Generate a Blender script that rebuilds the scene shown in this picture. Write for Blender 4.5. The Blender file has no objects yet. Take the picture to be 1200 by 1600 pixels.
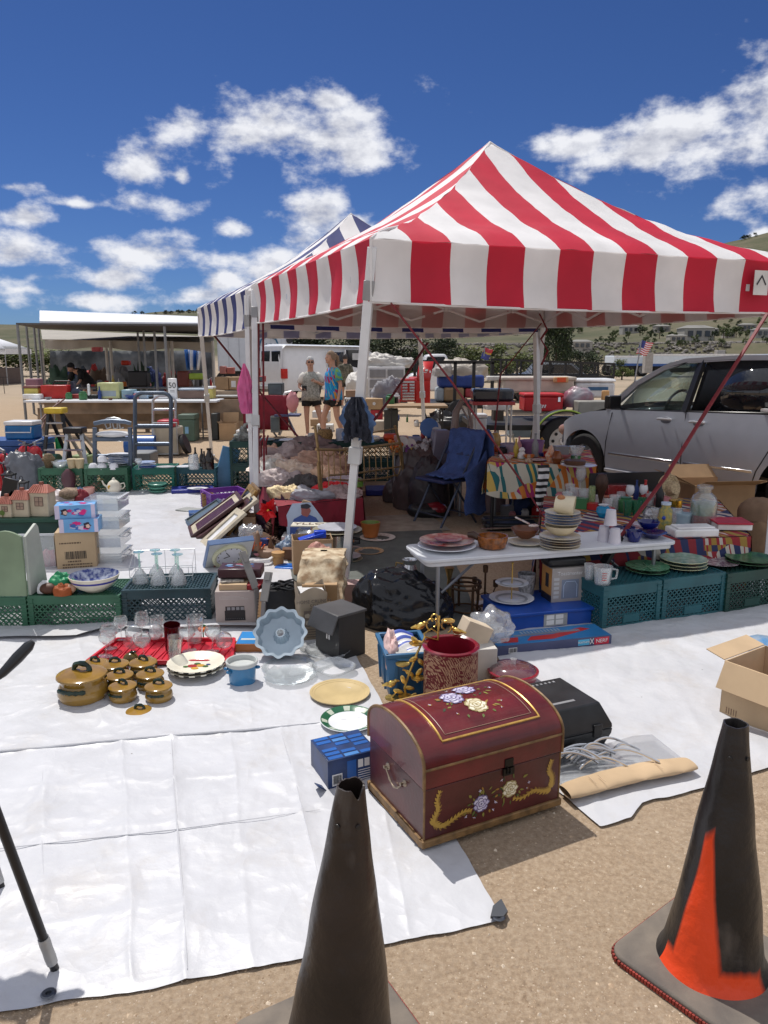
import bpy,bmesh,math,random
from math import sin,cos,pi,radians as R,sqrt,atan2
from mathutils import Vector,Matrix,noise as N3
C=bpy.context.scene.collection
SC=bpy.context.scene
CH=1.65;FOC=1200.0;PITCH=math.atan(246/1200)
cd=bpy.data.cameras.new('camera');cam=bpy.data.objects.new('camera',cd);C.objects.link(cam)
cam.location=(0,0,CH);cam.rotation_euler=(pi/2-PITCH,0,0)
cd.sensor_fit='VERTICAL';cd.sensor_height=24;cd.lens=18;cd.clip_end=4000;cd.clip_start=.05
SC.camera=cam
SC.cycles.transparent_max_bounces=40
SUN_EL=R(61);SH=Vector((.507,-.862))
sd=Vector((SH.x*cos(SUN_EL),SH.y*cos(SUN_EL),-sin(SUN_EL)))
ld=bpy.data.lights.new('sun','SUN');ld.energy=3.15;ld.angle=R(.55);ld.color=(1,.955,.89)
lo=bpy.data.objects.new('sun',ld);C.objects.link(lo);lo.rotation_euler=sd.to_track_quat('-Z','Y').to_euler()
SC.view_settings.view_transform='Standard';SC.view_settings.look='None'
SC.view_settings.exposure=0.35;SC.view_settings.gamma=1
PC_,PS_=cos(PITCH),sin(PITCH)
def ray(px,py):
 u=(800-py)/FOC;v=(px-600)/FOC
 return Vector((v,PC_+u*PS_,-PS_+u*PC_))
def A(px,py,z=0.0):
 d=ray(px,py);t=(z-CH)/d.z
 return Vector((d.x*t,d.y*t,z))
def AY(px,py,Y):
 d=ray(px,py);t=Y/d.y
 return Vector((d.x*t,Y,CH+d.z*t))
def S(n,px,py,z=0.0):
 d=ray(px,py);return n*((z-CH)/d.z)/FOC
W=bpy.data.worlds.new('World');SC.world=W;W.use_nodes=True
nt=W.node_tree;nt.nodes.clear()
def nd(t,**k):
 n=nt.nodes.new(t)
 for a,b in k.items():setattr(n,a,b)
 return n
def mth(op,a,b=None,c=None,cl=False):
 n=nd('ShaderNodeMath',operation=op);n.use_clamp=cl
 for i,x in enumerate((a,b,c)):
  if x is None:continue
  if isinstance(x,(int,float)):n.inputs[i].default_value=x
  else:nt.links.new(x,n.inputs[i])
 return n.outputs[0]
sky=nd('ShaderNodeTexSky',sky_type='NISHITA');sky.sun_disc=False
sky.sun_elevation=SUN_EL;sky.sun_rotation=R(-30.5);sky.altitude=1600;sky.air_density=1.0;sky.dust_density=.4;sky.ozone_density=3.0
tc=nd('ShaderNodeTexCoord');sep=nd('ShaderNodeSeparateXYZ');nt.links.new(tc.outputs['Generated'],sep.inputs[0])
az=mth('ARCTAN2',sep.outputs[0],sep.outputs[1]);el=mth('ARCSINE',sep.outputs[2])
CL=[(470,225,150,52),(400,215,70,38),(570,240,55,28),(515,160,32,14),(420,190,40,30),(296,198,38,24),(225,268,48,34),(283,278,14,14),(210,318,64,22),(120,318,30,8),
  (50,342,44,16),(18,292,32,10),(30,402,60,30),(245,402,84,26),(175,438,72,24),(60,432,60,16),(150,470,110,18),(300,462,80,24),(470,375,70,38),(495,345,48,38),(410,425,80,36),(375,362,34,18),(15,440,60,20),(430,405,90,38),(35,452,60,14),(350,440,50,20),(560,375,60,30),
  (1010,240,90,40),(900,228,60,22),(1110,225,110,62),(1180,175,90,50),(1190,305,76,34),(1195,375,20,14),
  (1500,260,160,60),(-300,300,160,60)]
cmb=nd('ShaderNodeCombineXYZ');nt.links.new(az,cmb.inputs[0]);nt.links.new(el,cmb.inputs[1])
def noi(scale,det,rough,off=0):
 mp=nd('ShaderNodeMapping');mp.inputs['Location'].default_value=(off,off*1.7,0);mp.inputs['Scale'].default_value=(1,1.7,1)
 nt.links.new(cmb.outputs[0],mp.inputs[0])
 n=nd('ShaderNodeTexNoise',noise_dimensions='2D');n.inputs['Scale'].default_value=scale;n.inputs['Detail'].default_value=det;n.inputs['Roughness'].default_value=rough
 nt.links.new(mp.outputs[0],n.inputs['Vector']);return n.outputs[0]
n1=noi(11,8,.58);n2=noi(11,8,.58,.012);n3=noi(60,4,.6,3)
best=None;hgt=None
for (x,y,rx,ry)in CL:
 if 0<x<1201:d=ray(x,y).normalized();a0=atan2(d.x,d.y);e0=math.asin(d.z)
 else:a0=(x-600)/1200;e0=(554-y)/1200
 ra=rx/1200*1.36*cos(a0)/cos(e0)*1.1;re=ry/1200*1.45
 da=mth('MULTIPLY',mth('SUBTRACT',az,a0),1/ra);de=mth('SUBTRACT',el,e0)
 de=mth('MAXIMUM',mth('MULTIPLY',de,1/re),mth('MULTIPLY',de,-1/(re*.75)))
 m=mth('SUBTRACT',1,mth('SQRT',mth('ADD',mth('MULTIPLY',da,da),mth('MULTIPLY',de,de))))
 best=m if best is None else mth('SMOOTH_MAX',best,m,.25)
far=mth('MAXIMUM',mth('MULTIPLY',mth('SUBTRACT',el,.52),3),mth('MULTIPLY',mth('SUBTRACT',mth('ABSOLUTE',az),.62),2))  # clouds added outside the view to brighten the fill on shaded things
best=mth('MAXIMUM',best,mth('MINIMUM',mth('SUBTRACT',far,.65),.85))
body=mth('ADD',best,mth('MULTIPLY',mth('SUBTRACT',n1,.5),2.7))
body2=mth('ADD',best,mth('MULTIPLY',mth('SUBTRACT',n2,.5),2.7))
mr=nd('ShaderNodeMapRange',interpolation_type='SMOOTHSTEP');nt.links.new(body,mr.inputs[0])
mr.inputs[1].default_value=.2;mr.inputs[2].default_value=.95
lit=mth('ADD',mth('MULTIPLY',mth('SUBTRACT',body,body2),1.1),.86)
lit=mth('SUBTRACT',lit,mth('MULTIPLY',mth('MAXIMUM',mth('SUBTRACT',body,.35),0),.42))
lit=mth('ADD',lit,mth('MULTIPLY',mth('SUBTRACT',n3,.5),.12),cl=True)
rmp=nd('ShaderNodeValToRGB');nt.links.new(lit,rmp.inputs[0])
rmp.color_ramp.elements[0].color=(.30,.32,.40,1);rmp.color_ramp.elements[1].color=(.68,.69,.73,1);rmp.color_ramp.elements[1].position=.85
sm=nd('ShaderNodeMix',data_type='RGBA',blend_type='MULTIPLY');sm.inputs[0].default_value=1
nt.links.new(sky.outputs[0],sm.inputs[6]);SKYT=sm.inputs[7];SKYT.default_value=(.021,.0305,.050,1)
mx=nd('ShaderNodeMix',data_type='RGBA');nt.links.new(mr.outputs[0],mx.inputs[0])
nt.links.new(sm.outputs[2],mx.inputs[6]);nt.links.new(rmp.outputs[0],mx.inputs[7])
bg=nd('ShaderNodeBackground');nt.links.new(mx.outputs[2],bg.inputs[0]);bg.inputs[1].default_value=1
ow=nd('ShaderNodeOutputWorld');nt.links.new(bg.outputs[0],ow.inputs[0])
def mat(name,col,rough=.6,metal=0,var=.12,vs=6,bump=0,bs=40,trans=0,transl=0,ior=1.45,coat=0,col2=None,dirt=None,fab=None):
 m=bpy.data.materials.new(name);m.use_nodes=True;t=m.node_tree;b=t.nodes['Principled BSDF']
 b.inputs['Roughness'].default_value=rough;b.inputs['Metallic'].default_value=metal;b.inputs['IOR'].default_value=ior
 if trans:b.inputs['Transmission Weight'].default_value=trans
 if coat:b.inputs['Coat Weight'].default_value=coat
 co=t.nodes.new('ShaderNodeTexCoord')
 n=t.nodes.new('ShaderNodeTexNoise');n.inputs['Scale'].default_value=vs;n.inputs['Detail'].default_value=6;t.links.new(co.outputs['Object'],n.inputs['Vector'])
 r=t.nodes.new('ShaderNodeValToRGB');t.links.new(n.outputs[0],r.inputs[0])
 c2=col2 or tuple(min(1,c*(1+var))for c in col);c1=col if col2 else tuple(c*(1-var)for c in col)
 r.color_ramp.elements[0].position=.35;r.color_ramp.elements[1].position=.65
 r.color_ramp.elements[0].color=(*c1,1);r.color_ramp.elements[1].color=(*c2,1)
 t.links.new(r.outputs[0],b.inputs['Base Color'])
 if bump:
  n2=t.nodes.new('ShaderNodeTexNoise');n2.inputs['Scale'].default_value=bs;n2.inputs['Detail'].default_value=5;t.links.new(co.outputs['Object'],n2.inputs['Vector'])
  bp=t.nodes.new('ShaderNodeBump');bp.inputs['Strength'].default_value=bump;bp.inputs['Distance'].default_value=.02
  t.links.new(n2.outputs[0],bp.inputs['Height']);t.links.new(bp.outputs[0],b.inputs['Normal'])
 if transl:
  tr=t.nodes.new('ShaderNodeBsdfTranslucent');t.links.new(r.outputs[0],tr.inputs[0]);ms=t.nodes.new('ShaderNodeMixShader');ms.inputs[0].default_value=transl
  o=t.nodes['Material Output'];t.links.new(b.outputs[0],ms.inputs[1]);t.links.new(tr.outputs[0],ms.inputs[2]);t.links.new(ms.outputs[0],o.inputs[0])
 return m
def glassy(name,col,alpha=.25,rough=.03,tint=None):
 m=bpy.data.materials.new(name);m.use_nodes=True;t=m.node_tree;b=t.nodes['Principled BSDF'];o=t.nodes['Material Output']
 b.inputs['Base Color'].default_value=(*col,1);b.inputs['Roughness'].default_value=.15
 tr=t.nodes.new('ShaderNodeBsdfTransparent');tr.inputs[0].default_value=(*(tint or ((.955,.965,.965)if min(col)>.6 else tuple(.55+.45*c for c in col))),1)
 gl=t.nodes.new('ShaderNodeBsdfGlossy');gl.inputs['Roughness'].default_value=rough
 lw=t.nodes.new('ShaderNodeLayerWeight');lw.inputs['Blend'].default_value=.5;pw=t.nodes.new('ShaderNodeMath');pw.operation='POWER';t.links.new(lw.outputs['Facing'],pw.inputs[0]);pw.inputs[1].default_value=2.4;fr=t.nodes.new('ShaderNodeMath');fr.operation='MULTIPLY_ADD';fr.use_clamp=True;t.links.new(pw.outputs[0],fr.inputs[0]);fr.inputs[1].default_value=.85;fr.inputs[2].default_value=.06
 ms=t.nodes.new('ShaderNodeMixShader');ms.inputs[0].default_value=alpha*.6;t.links.new(tr.outputs[0],ms.inputs[1]);t.links.new(b.outputs[0],ms.inputs[2])
 m2=t.nodes.new('ShaderNodeMixShader');t.links.new(fr.outputs[0],m2.inputs[0]);t.links.new(ms.outputs[0],m2.inputs[1]);t.links.new(gl.outputs[0],m2.inputs[2]);t.links.new(m2.outputs[0],o.inputs[0])
 return m
_mc={}
def mc(col,rough=.55,metal=0,**k):
 key=(tuple(col),rough,metal,tuple(sorted(k.items())))
 if key not in _mc:_mc[key]=mat('paint',col,rough,metal,**k)
 return _mc[key]
class MB:
 def __init__(s):s.v=[];s.f=[];s.m=[];s.k=0;s.T=None
 def add(s,vs,fs):
  o=len(s.v);T=s.T
  s.v+=[tuple(T@Vector(p))if T else tuple(p)for p in vs]
  s.f+=[tuple(i+o for i in f)for f in fs];s.m+=[s.k]*len(fs);return s
 def box(s,c,d,M=None,tp=1.0):
  x,y,z=d[0]/2,d[1]/2,d[2]/2;c=Vector(c)
  p=[Vector((a*x*(tp if e>0 else 1),b*y*(tp if e>0 else 1),e*z))for e in (-1,1)for a,b in ((-1,-1),(1,-1),(1,1),(-1,1))]
  if M:p=[M@q for q in p]
  return s.add([q+c for q in p],[(3,2,1,0),(4,5,6,7),(0,1,5,4),(1,2,6,5),(2,3,7,6),(3,0,4,7)])
 def b2(s,p,q):
  return s.box([(a+b)/2 for a,b in zip(p,q)],[abs(a-b)for a,b in zip(p,q)])
 def bar(s,p,q,w,h=None):
  p,q=Vector(p),Vector(q);d=q-p;h=h or w
  return s.box((p+q)/2,(w,h,d.length),d.to_track_quat('Z','Y').to_matrix())
 def tube(s,pts,r,n=8,closed=False,caps=True):
  pts=[Vector(p)for p in pts];L=len(pts);vs=[];up=None
  for i,p in enumerate(pts):
   a=pts[(i-1) % L]if (closed or i)else p;b=pts[(i+1) % L]if (closed or i<L-1)else p
   t=(b-a);t=t.normalized()if t.length>1e-9 else Vector((0,0,1))
   if up is None:up=t.orthogonal().normalized()
   up=(up-t*up.dot(t));up=up.normalized()if up.length>1e-6 else t.orthogonal().normalized()
   w=t.cross(up);rr=r[i]if isinstance(r,(list,tuple))else r
   vs+=[p+(up*cos(2*pi*j/n)+w*sin(2*pi*j/n))*rr for j in range(n)]
  fs=[(i*n+j,i*n+(j+1) % n,((i+1) % L)*n+(j+1) % n,((i+1) % L)*n+j)for i in range(L if closed else L-1)for j in range(n)]
  if caps and not closed:fs+=[tuple(range(n))[::-1],tuple((L-1)*n+j for j in range(n))]
  return s.add(vs,fs)
 def cyl(s,p,q,r,r2=None,n=16):return s.tube([p,q],[r,r if r2 is None else r2],n)
 def lathe(s,prof,c=(0,0,0),n=28,sx=1,sy=1,lob=0,nl=8,M=None,cap=True):
  vs=[];c=Vector(c)
  for r,z in prof:
   for j in range(n):
    a=2*pi*j/n;k=1+lob*cos(nl*a);q=Vector((r*cos(a)*sx*k,r*sin(a)*sy*k,z))
    vs.append((M@q if M else q)+c)
  L=len(prof)
  fs=[(i*n+j,i*n+(j+1) % n,(i+1)*n+(j+1) % n,(i+1)*n+j)for i in range(L-1)for j in range(n)]
  if cap and prof[0][0]>1e-6:fs.append(tuple(range(n))[::-1])
  if cap and prof[-1][0]>1e-6:fs.append(tuple((L-1)*n+j for j in range(n)))
  return s.add(vs,fs)
 def prism(s,poly,a,b,ax='y',M=None):
  n=len(poly)
  def P(u,v,w):q=Vector((u,w,v)if ax=='y' else ((u,v,w)if ax=='z' else (w,u,v)));return M@q if M else q
  vs=[P(u,v,a)for u,v in poly]+[P(u,v,b)for u,v in poly]
  return s.add(vs,[tuple(range(n)),tuple(range(n,2*n))[::-1]]+[(i,i+n,(i+1) % n+n,(i+1) % n)for i in range(n)])
 def ell(s,c,r,n=16,m=10,jit=0,M=None,seed=0):
  vs=[];c=Vector(c)
  for i in range(m+1):
   for j in range(n):
    a=pi*i/m;b=2*pi*j/n;q=Vector((sin(a)*cos(b),sin(a)*sin(b),cos(a)))
    if jit:q *= 1+jit*N3.noise(q*2.2+Vector((seed*3.1,seed,0)))*2
    q=Vector((q.x*r[0],q.y*r[1],q.z*r[2]));vs.append((M@q if M else q)+c)
  return s.add(vs,[(i*n+j,(i+1)*n+j,(i+1)*n+(j+1) % n,i*n+(j+1) % n)for i in range(m)for j in range(n)])
 def grid(s,fn,nu,nv,closed=False,mi=None):
  vs=[fn(i/nu,j/nv)for i in range(nu+(0 if closed else 1))for j in range(nv+1)];w=nv+1
  L=nu if closed else nu+1;o=s.k
  fs=[(i*w+j,((i+1) % L)*w+j,((i+1) % L)*w+j+1,i*w+j+1)for i in range(nu)for j in range(nv)]
  s.add(vs,fs)
  if mi:s.m[-len(fs):]=[mi((i+.5)/nu,(j+.5)/nv)for i in range(nu)for j in range(nv)]
  return s
 def build(s,name,mats,parent=None,loc=None,rz=0,bev=0,solid=0,ang=38,sub=0,flat=False,off=0):
  me=bpy.data.meshes.new(name);me.from_pydata([tuple(p)for p in s.v],[],s.f)
  for m in (mats if isinstance(mats,(list,tuple))else [mats]):me.materials.append(m)
  if len(set(s.m))>1 or (s.m and s.m[0]):me.polygons.foreach_set('material_index',s.m)
  me.validate();me.update()
  bm=bmesh.new();bm.from_mesh(me)
  if not solid and not off:bmesh.ops.remove_doubles(bm,verts=bm.verts,dist=1e-6)
  bmesh.ops.recalc_face_normals(bm,faces=bm.faces);bm.to_mesh(me);bm.free()
  if not flat:
   me.polygons.foreach_set('use_smooth',[True]*len(me.polygons));me.set_sharp_from_angle(angle=R(ang))
  o=bpy.data.objects.new(name,me);C.objects.link(o)
  if parent:o.parent=parent
  if loc is not None:o.location=loc;o.rotation_euler.z=rz
  if solid:q=o.modifiers.new('thickness','SOLIDIFY');q.thickness=solid;q.offset=off
  if bev:q=o.modifiers.new('edges','BEVEL');q.width=bev;q.segments=2;q.limit_method='ANGLE';q.angle_limit=R(40)
  if sub:q=o.modifiers.new('smoothing','SUBSURF');q.levels=q.render_levels=sub
  return o
def tag(o,label,cat,group=None,kind=None):
 o['label']=label;o['category']=cat
 if group:o['group']=group
 if kind:o['kind']=kind
 return o
def thing(name,label,cat,loc=(0,0,0),rz=0,group=None):
 o=bpy.data.objects.new(name,None);C.objects.link(o);o.location=loc;o.rotation_euler.z=rz;o.empty_display_size=.1
 return tag(o,label,cat,group)
def struct(o):o['kind']='structure';return o
def dup(src,loc,rz=0,label=None,group=None,sc=None):
 def cp(o,par):
  c=o.copy();C.objects.link(c)
  if par:c.parent=par
  for k in [x for x in bpy.data.objects if x.parent==o and x!=c]:cp(k,c)
  return c
 r=cp(src,None);r.location=loc;r.rotation_euler.z=rz
 if sc:r.scale=(sc,sc,sc)if isinstance(sc,(int,float))else sc
 if label:r['label']=label
 if group:r['group']=group
 return r
def text_mesh(txt,size,name,m,parent,loc,rot,ext=.0008,align='CENTER',sx=1):
 cu=bpy.data.curves.new(name,'FONT');cu.body=txt;cu.size=size;cu.extrude=ext;cu.align_x=align;cu.align_y='CENTER'
 o=bpy.data.objects.new(name,cu);C.objects.link(o)
 dg=bpy.context.evaluated_depsgraph_get();me=bpy.data.meshes.new_from_object(o.evaluated_get(dg))
 bpy.data.objects.remove(o);me.materials.clear();me.materials.append(m)
 t=bpy.data.objects.new(name,me);C.objects.link(t);t.parent=parent;t.location=loc;t.rotation_euler=rot;t.scale.x=sx
 return t
rnd=random.Random(7)
def fb(p,s=1.0,o=3):
 v=0;a=1
 for i in range(o):v+=a*N3.noise(Vector(p)*s*(2**i)+Vector((i*7.3,0,0)));a *= .5
 return v
def lerp(a,b,t):return a+(b-a)*t
def interp(tab,x):
 if x<=tab[0][0]:return tab[0][1]
 for (a,b),(c,d)in zip(tab,tab[1:]):
  if x<=c:t=(x-a)/(c-a);return b+(d-b)*t
 return tab[-1][1]
RIDGE=[(-1600,60),(-500,30),(0,44),(60,50),(205,60),(330,66),(500,60),(700,62),(850,75),(950,105),(1080,150),(1190,170),(1300,190),(1600,230),(2200,180),(4000,60)]
def terr(x,y):
 r=sqrt(x*x+y*y)
 if r<60 or y<0:return 0.0
 px=600+1200*math.tan(max(-1.35,min(1.35,atan2(x,y))))
 e=interp(RIDGE,px)/1200
 t=min(1,max(0,(r-70)/430));t=t*t*(3-2*t)*.75+t*.25
 st=max(0,min(1,(r-66)/10))*max(0,min(1,(px-540)/120));st=2.6*st*st*(3-2*st)
 return max(st*(1 if r<150 else max(0,1-(r-150)/200)),0)+e*.97*r*t*(1 if r<520 else 1-(r-520)/900)+fb((x,y,0),.012,4)*3.2*t*min(1,r/300)
mb=MB()
azs=[R(-180+8*i)for i in range(13)]+[R(-78+.75*i)for i in range(208)]+[R(84+8*i)for i in range(12)]
rs=[0.0]+[.4*(1.056**i)for i in range(142)];rs=[r for r in rs if r<900]
for r in rs:
 for a in azs:
  x,y=r*sin(a),r*cos(a);z=terr(x,y)
  mb.v.append((x,y,z + (fb((x,y,0),1.3,2)*.006-.004 if r<60 else 0)))
n=len(azs)
for i in range(len(rs)-1):
 for j in range(n):mb.f.append((i*n+j,i*n+(j+1) % n,(i+1)*n+(j+1) % n,(i+1)*n+j));mb.m.append(0)
gm=bpy.data.materials.new('sandy_ground');gm.use_nodes=True;t=gm.node_tree;b=t.nodes['Principled BSDF'];b.inputs['Roughness'].default_value=.95;b.inputs['Specular IOR Level'].default_value=.15
def N(ty,**k):
 q=t.nodes.new(ty)
 for a_,b_ in k.items():setattr(q,a_,b_)
 return q
def ramp(src,stops):
 q=N('ShaderNodeValToRGB');t.links.new(src,q.inputs[0]);e=q.color_ramp.elements
 while len(e)<len(stops):e.new(.5)
 for i,(p,c)in enumerate(stops):e[i].position=p;e[i].color=(*c,1)
 return q.outputs[0]
def tnoise(sc,det=6,ro=.6,vec=None):
 q=N('ShaderNodeTexNoise');q.inputs['Scale'].default_value=sc;q.inputs['Detail'].default_value=det;q.inputs['Roughness'].default_value=ro
 if vec is not None:t.links.new(vec,q.inputs['Vector'])
 return q.outputs[0]
def mixc(f,a_,b_,mode='MIX'):
 q=N('ShaderNodeMix',data_type='RGBA',blend_type=mode)
 for s_,v_ in ((0,f),(6,a_),(7,b_)):
  if isinstance(v_,(int,float)):q.inputs[s_].default_value=v_
  elif isinstance(v_,tuple):q.inputs[s_].default_value=(*v_,1)
  else:t.links.new(v_,q.inputs[s_])
 return q.outputs[2]
def mp(v,a_,b_,c_=0,d_=1):
 q=N('ShaderNodeMapRange');t.links.new(v,q.inputs[0])
 for i,x in enumerate((a_,b_,c_,d_)):q.inputs[i+1].default_value=x
 return q.outputs[0]
geo=N('ShaderNodeNewGeometry');pos=geo.outputs['Position'];sx=N('ShaderNodeSeparateXYZ');t.links.new(pos,sx.inputs[0])
sand=ramp(tnoise(55,8,.75,pos),[(.3,(.215,.152,.10)),(.5,(.375,.275,.185)),(.72,(.56,.445,.325))])
sand=mixc(mp(tnoise(2.2,7,.7,pos),.35,.7,0,.5),sand,(.41,.32,.23))
vor=N('ShaderNodeTexVoronoi');vor.inputs['Scale'].default_value=130;t.links.new(pos,vor.inputs['Vector'])
sand=mixc(mp(vor.outputs['Color'],.55,.95,0,.38),sand,(.43,.35,.27))
grass=ramp(tnoise(.035,8,.7,pos),[(.3,(.055,.065,.032)),(.48,(.095,.092,.055)),(.6,(.135,.118,.078)),(.75,(.06,.072,.036))])
grass=mixc(mp(tnoise(.5,6,.8,pos),.5,.7,0,.7),grass,(.07,.085,.04))
fld=ramp(tnoise(.12,8,.7,pos),[(.3,(.25,.21,.15)),(.55,(.36,.285,.21)),(.75,(.22,.21,.12))])
vl=N('ShaderNodeVectorMath',operation='LENGTH');t.links.new(pos,vl.inputs[0]);dist=vl.outputs['Value']
col=mixc(mp(dist,26,40),sand,fld);col=mixc(mp(sx.outputs[2],.3,1.6),col,grass)
t.links.new(col,b.inputs['Base Color'])
bp=N('ShaderNodeBump');bp.inputs['Strength'].default_value=.7;bp.inputs['Distance'].default_value=.012;t.links.new(tnoise(95,7,.8,pos),bp.inputs['Height']);t.links.new(bp.outputs[0],b.inputs['Normal'])
struct(mb.build('ground',gm,flat=False,ang=180))
def riprap(label,n,x0,x1,d0,d1,sz,seed):
 rr=random.Random(seed);mb=MB()
 for i in range(n):
  d=rr.uniform(d0,d1);x=rr.uniform(x0,x1)*d;s_=sz*rr.uniform(.35,1);y=d;mb.ell((x,y,terr(x,y)+s_*.1),(s_*.8,s_*.7,s_*.5),6,4,.25,seed=i)
 return tag(mb.build('riprap',mat('rock',(.17,.155,.14),.9,var=.4,vs=.8),flat=True),label,'rocks',kind='stuff')
riprap('grey loose rocks covering the embankment behind the flea market',1700,-.03,.44,66,77,.27,5)
riprap('band of grey boulders below the hillside houses',700,.02,.60,84,92,.42,6)
def tarpmat(nm,col):
 m=mat(nm,col,.40,var=.05,vs=3);t=m.node_tree;b=t.nodes['Principled BSDF'];old=b.inputs['Base Color'].links[0].from_socket
 def N_(ty):return t.nodes.new(ty)
 g_=N_('ShaderNodeNewGeometry');wn=N_('ShaderNodeTexNoise');wn.inputs['Scale'].default_value=2.2;wn.inputs['Detail'].default_value=3;t.links.new(g_.outputs['Position'],wn.inputs['Vector'])
 av=N_('ShaderNodeVectorMath');av.operation='MULTIPLY_ADD';t.links.new(wn.outputs['Color'],av.inputs[0]);av.inputs[1].default_value=(.45,.45,.45);t.links.new(g_.outputs['Position'],av.inputs[2])
 v1=N_('ShaderNodeTexVoronoi');v1.inputs['Scale'].default_value=3.2;t.links.new(av.outputs[0],v1.inputs['Vector']);v2=N_('ShaderNodeTexVoronoi');v2.inputs['Scale'].default_value=11;t.links.new(av.outputs[0],v2.inputs['Vector'])
 n1_=N_('ShaderNodeTexNoise');n1_.inputs['Scale'].default_value=26;n1_.inputs['Detail'].default_value=5;t.links.new(g_.outputs['Position'],n1_.inputs['Vector'])
 a1=N_('ShaderNodeMath');a1.operation='MULTIPLY_ADD';t.links.new(v2.outputs['Distance'],a1.inputs[0]);a1.inputs[1].default_value=.28;t.links.new(v1.outputs['Distance'],a1.inputs[2])
 a2=N_('ShaderNodeMath');a2.operation='MULTIPLY_ADD';t.links.new(n1_.outputs[0],a2.inputs[0]);a2.inputs[1].default_value=.16;t.links.new(a1.outputs[0],a2.inputs[2])
 bp_=N_('ShaderNodeBump');bp_.inputs['Strength'].default_value=.6;bp_.inputs['Distance'].default_value=.022;t.links.new(a2.outputs[0],bp_.inputs['Height']);t.links.new(bp_.outputs[0],b.inputs['Normal'])
 dn=N_('ShaderNodeTexNoise');dn.inputs['Scale'].default_value=1.7;dn.inputs['Detail'].default_value=9;dn.inputs['Roughness'].default_value=.75;t.links.new(g_.outputs['Position'],dn.inputs['Vector'])
 mr_=N_('ShaderNodeMapRange');t.links.new(dn.outputs[0],mr_.inputs[0]);mr_.inputs[1].default_value=.52;mr_.inputs[2].default_value=.78;mr_.inputs[4].default_value=.6
 sp_=N_('ShaderNodeTexVoronoi');sp_.inputs['Scale'].default_value=7;t.links.new(g_.outputs['Position'],sp_.inputs['Vector']);ms_=N_('ShaderNodeMapRange');t.links.new(sp_.outputs['Distance'],ms_.inputs[0]);ms_.inputs[1].default_value=.022;ms_.inputs[2].default_value=.03;ms_.inputs[3].default_value=.8;ms_.inputs[4].default_value=0
 x1=N_('ShaderNodeMix');x1.data_type='RGBA';t.links.new(mr_.outputs[0],x1.inputs[0]);t.links.new(old,x1.inputs[6]);x1.inputs[7].default_value=(.42,.37,.31,1)
 x2=N_('ShaderNodeMix');x2.data_type='RGBA';t.links.new(ms_.outputs[0],x2.inputs[0]);t.links.new(x1.outputs[2],x2.inputs[6]);x2.inputs[7].default_value=(.12,.10,.08,1);t.links.new(x2.outputs[2],b.inputs['Base Color']);return m
white=tarpmat('white_tarp',(.535,.54,.565))
def seg(p,a,b_):
 ab=b_-a;t_=max(0,min(1,(p-a).dot(ab)/ab.length_squared));return (p-(a+ab*t_)).length
def patch(name,front,back,nu,nv,z0,creases,m,label,amp=.012,lift=0):
 F=[A(*p)for p in front];B=[A(*p)for p in back]
 cr=[(A(*p).xy,A(*q).xy,h,w)for p,q,h,w in creases]
 def along(P,u):k=u*(len(P)-1);i=min(int(k),len(P)-2);return P[i].lerp(P[i+1],k-i)
 def fn(u,v):
  p=along(F,u).lerp(along(B,u),v);q=p.xy;e=min(1,min(u,v,1-u,1-v)*14)
  z=z0+.004+abs(fb((q.x,q.y,z0*40),1.6,4))*amp*(.25+.75*e)+abs(fb((q.x*3.2+q.y,q.y*2-q.x,3),2.4,3))*amp*.35*e
  for a_,b_,h,w in cr:
   dd=seg(q,a_,b_);z+=h*1.15*math.exp(-abs(dd/w))*(.6+.5*fb((q.x,q.y,5),3,2))
  if lift:z+=lift*max(0,1-v*22)
  return Vector((q.x+.01*fb((q.y*4,q.x*4,1),1),q.y+.012*fb((q.x*5,2,q.y),1),z))
 mb=MB();mb.grid(fn,nu,nv)
 return tag(mb.build(name,m,ang=180),label,'tarp')
fr=[(-700,1705),(-300,1637),(0,1582),(240,1545),(480,1498),(650,1468),(785,1441)]
bk=[(-260,975),(-130,975),(20,975),(160,975),(300,975),(430,975),(535,985)]
front_tarp=patch('white_tarp',fr,bk,430,250,0,[((-100,1186),(270,1152),.011,.012),((270,1152),(560,1126),.012,.012),((270,1150),(292,1540),.009,.02),((70,1180),(66,1420),.012,.05),
 ((440,1140),(500,1380),.010,.03),((120,1000),(160,1130),.008,.03),((330,1100),(345,1150),.006,.02),((-100,1330),(520,1255),.005,.012),((-50,1470),(600,1360),.005,.012),((380,1060),(395,1130),.006,.02),((-200,1085),(560,1050),.006,.010),((190,1160),(210,1530),.006,.012),((360,1145),(395,1520),.005,.012),((-60,1240),(560,1200),.005,.010),((600,1260),(640,1460),.005,.012),((-100,1400),(330,1380),.004,.01)],white,
 'large creased white tarp on the sand with ochre pots and plates set out on it')
for pts,r_ in ((((-150,1193),(-60,1183),(60,1173),(150,1164),(270,1153),(380,1145),(500,1133)),.0055),(((268,1156),(272,1230),(280,1330),(288,1430),(293,1520)),.0035),(((440,1150),(455,1200),(478,1290),(497,1370)),.0035),(((-120,1345),(100,1320),(270,1302),(500,1270)),.002),(((68,1190),(64,1280),(70,1400)),.003)):
 q=MB();q.tube([A(x,y)+Vector((0,0,.013))for x,y in pts],[r_*(.3 if i in (0,len(pts)-1)else 1)for i in range(len(pts))],6);q.build('raised_fold',white).parent=front_tarp
for (x,y)in ((76,1554),(779,1434)):
 c=A(x,y,.012);mb=MB();mb.lathe([(.006,0),(.017,.001),(.02,.004),(.016,.007),(.008,.006),(.006,0)],n=20)
 g=mb.build('grommet',mc((.12,.13,.15),.35,.9));g.location=c;g.parent=front_tarp
cp=MB();q=[A(766,1441),A(786,1441),A(793,1432),A(783,1413),A(770,1424)]
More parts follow.
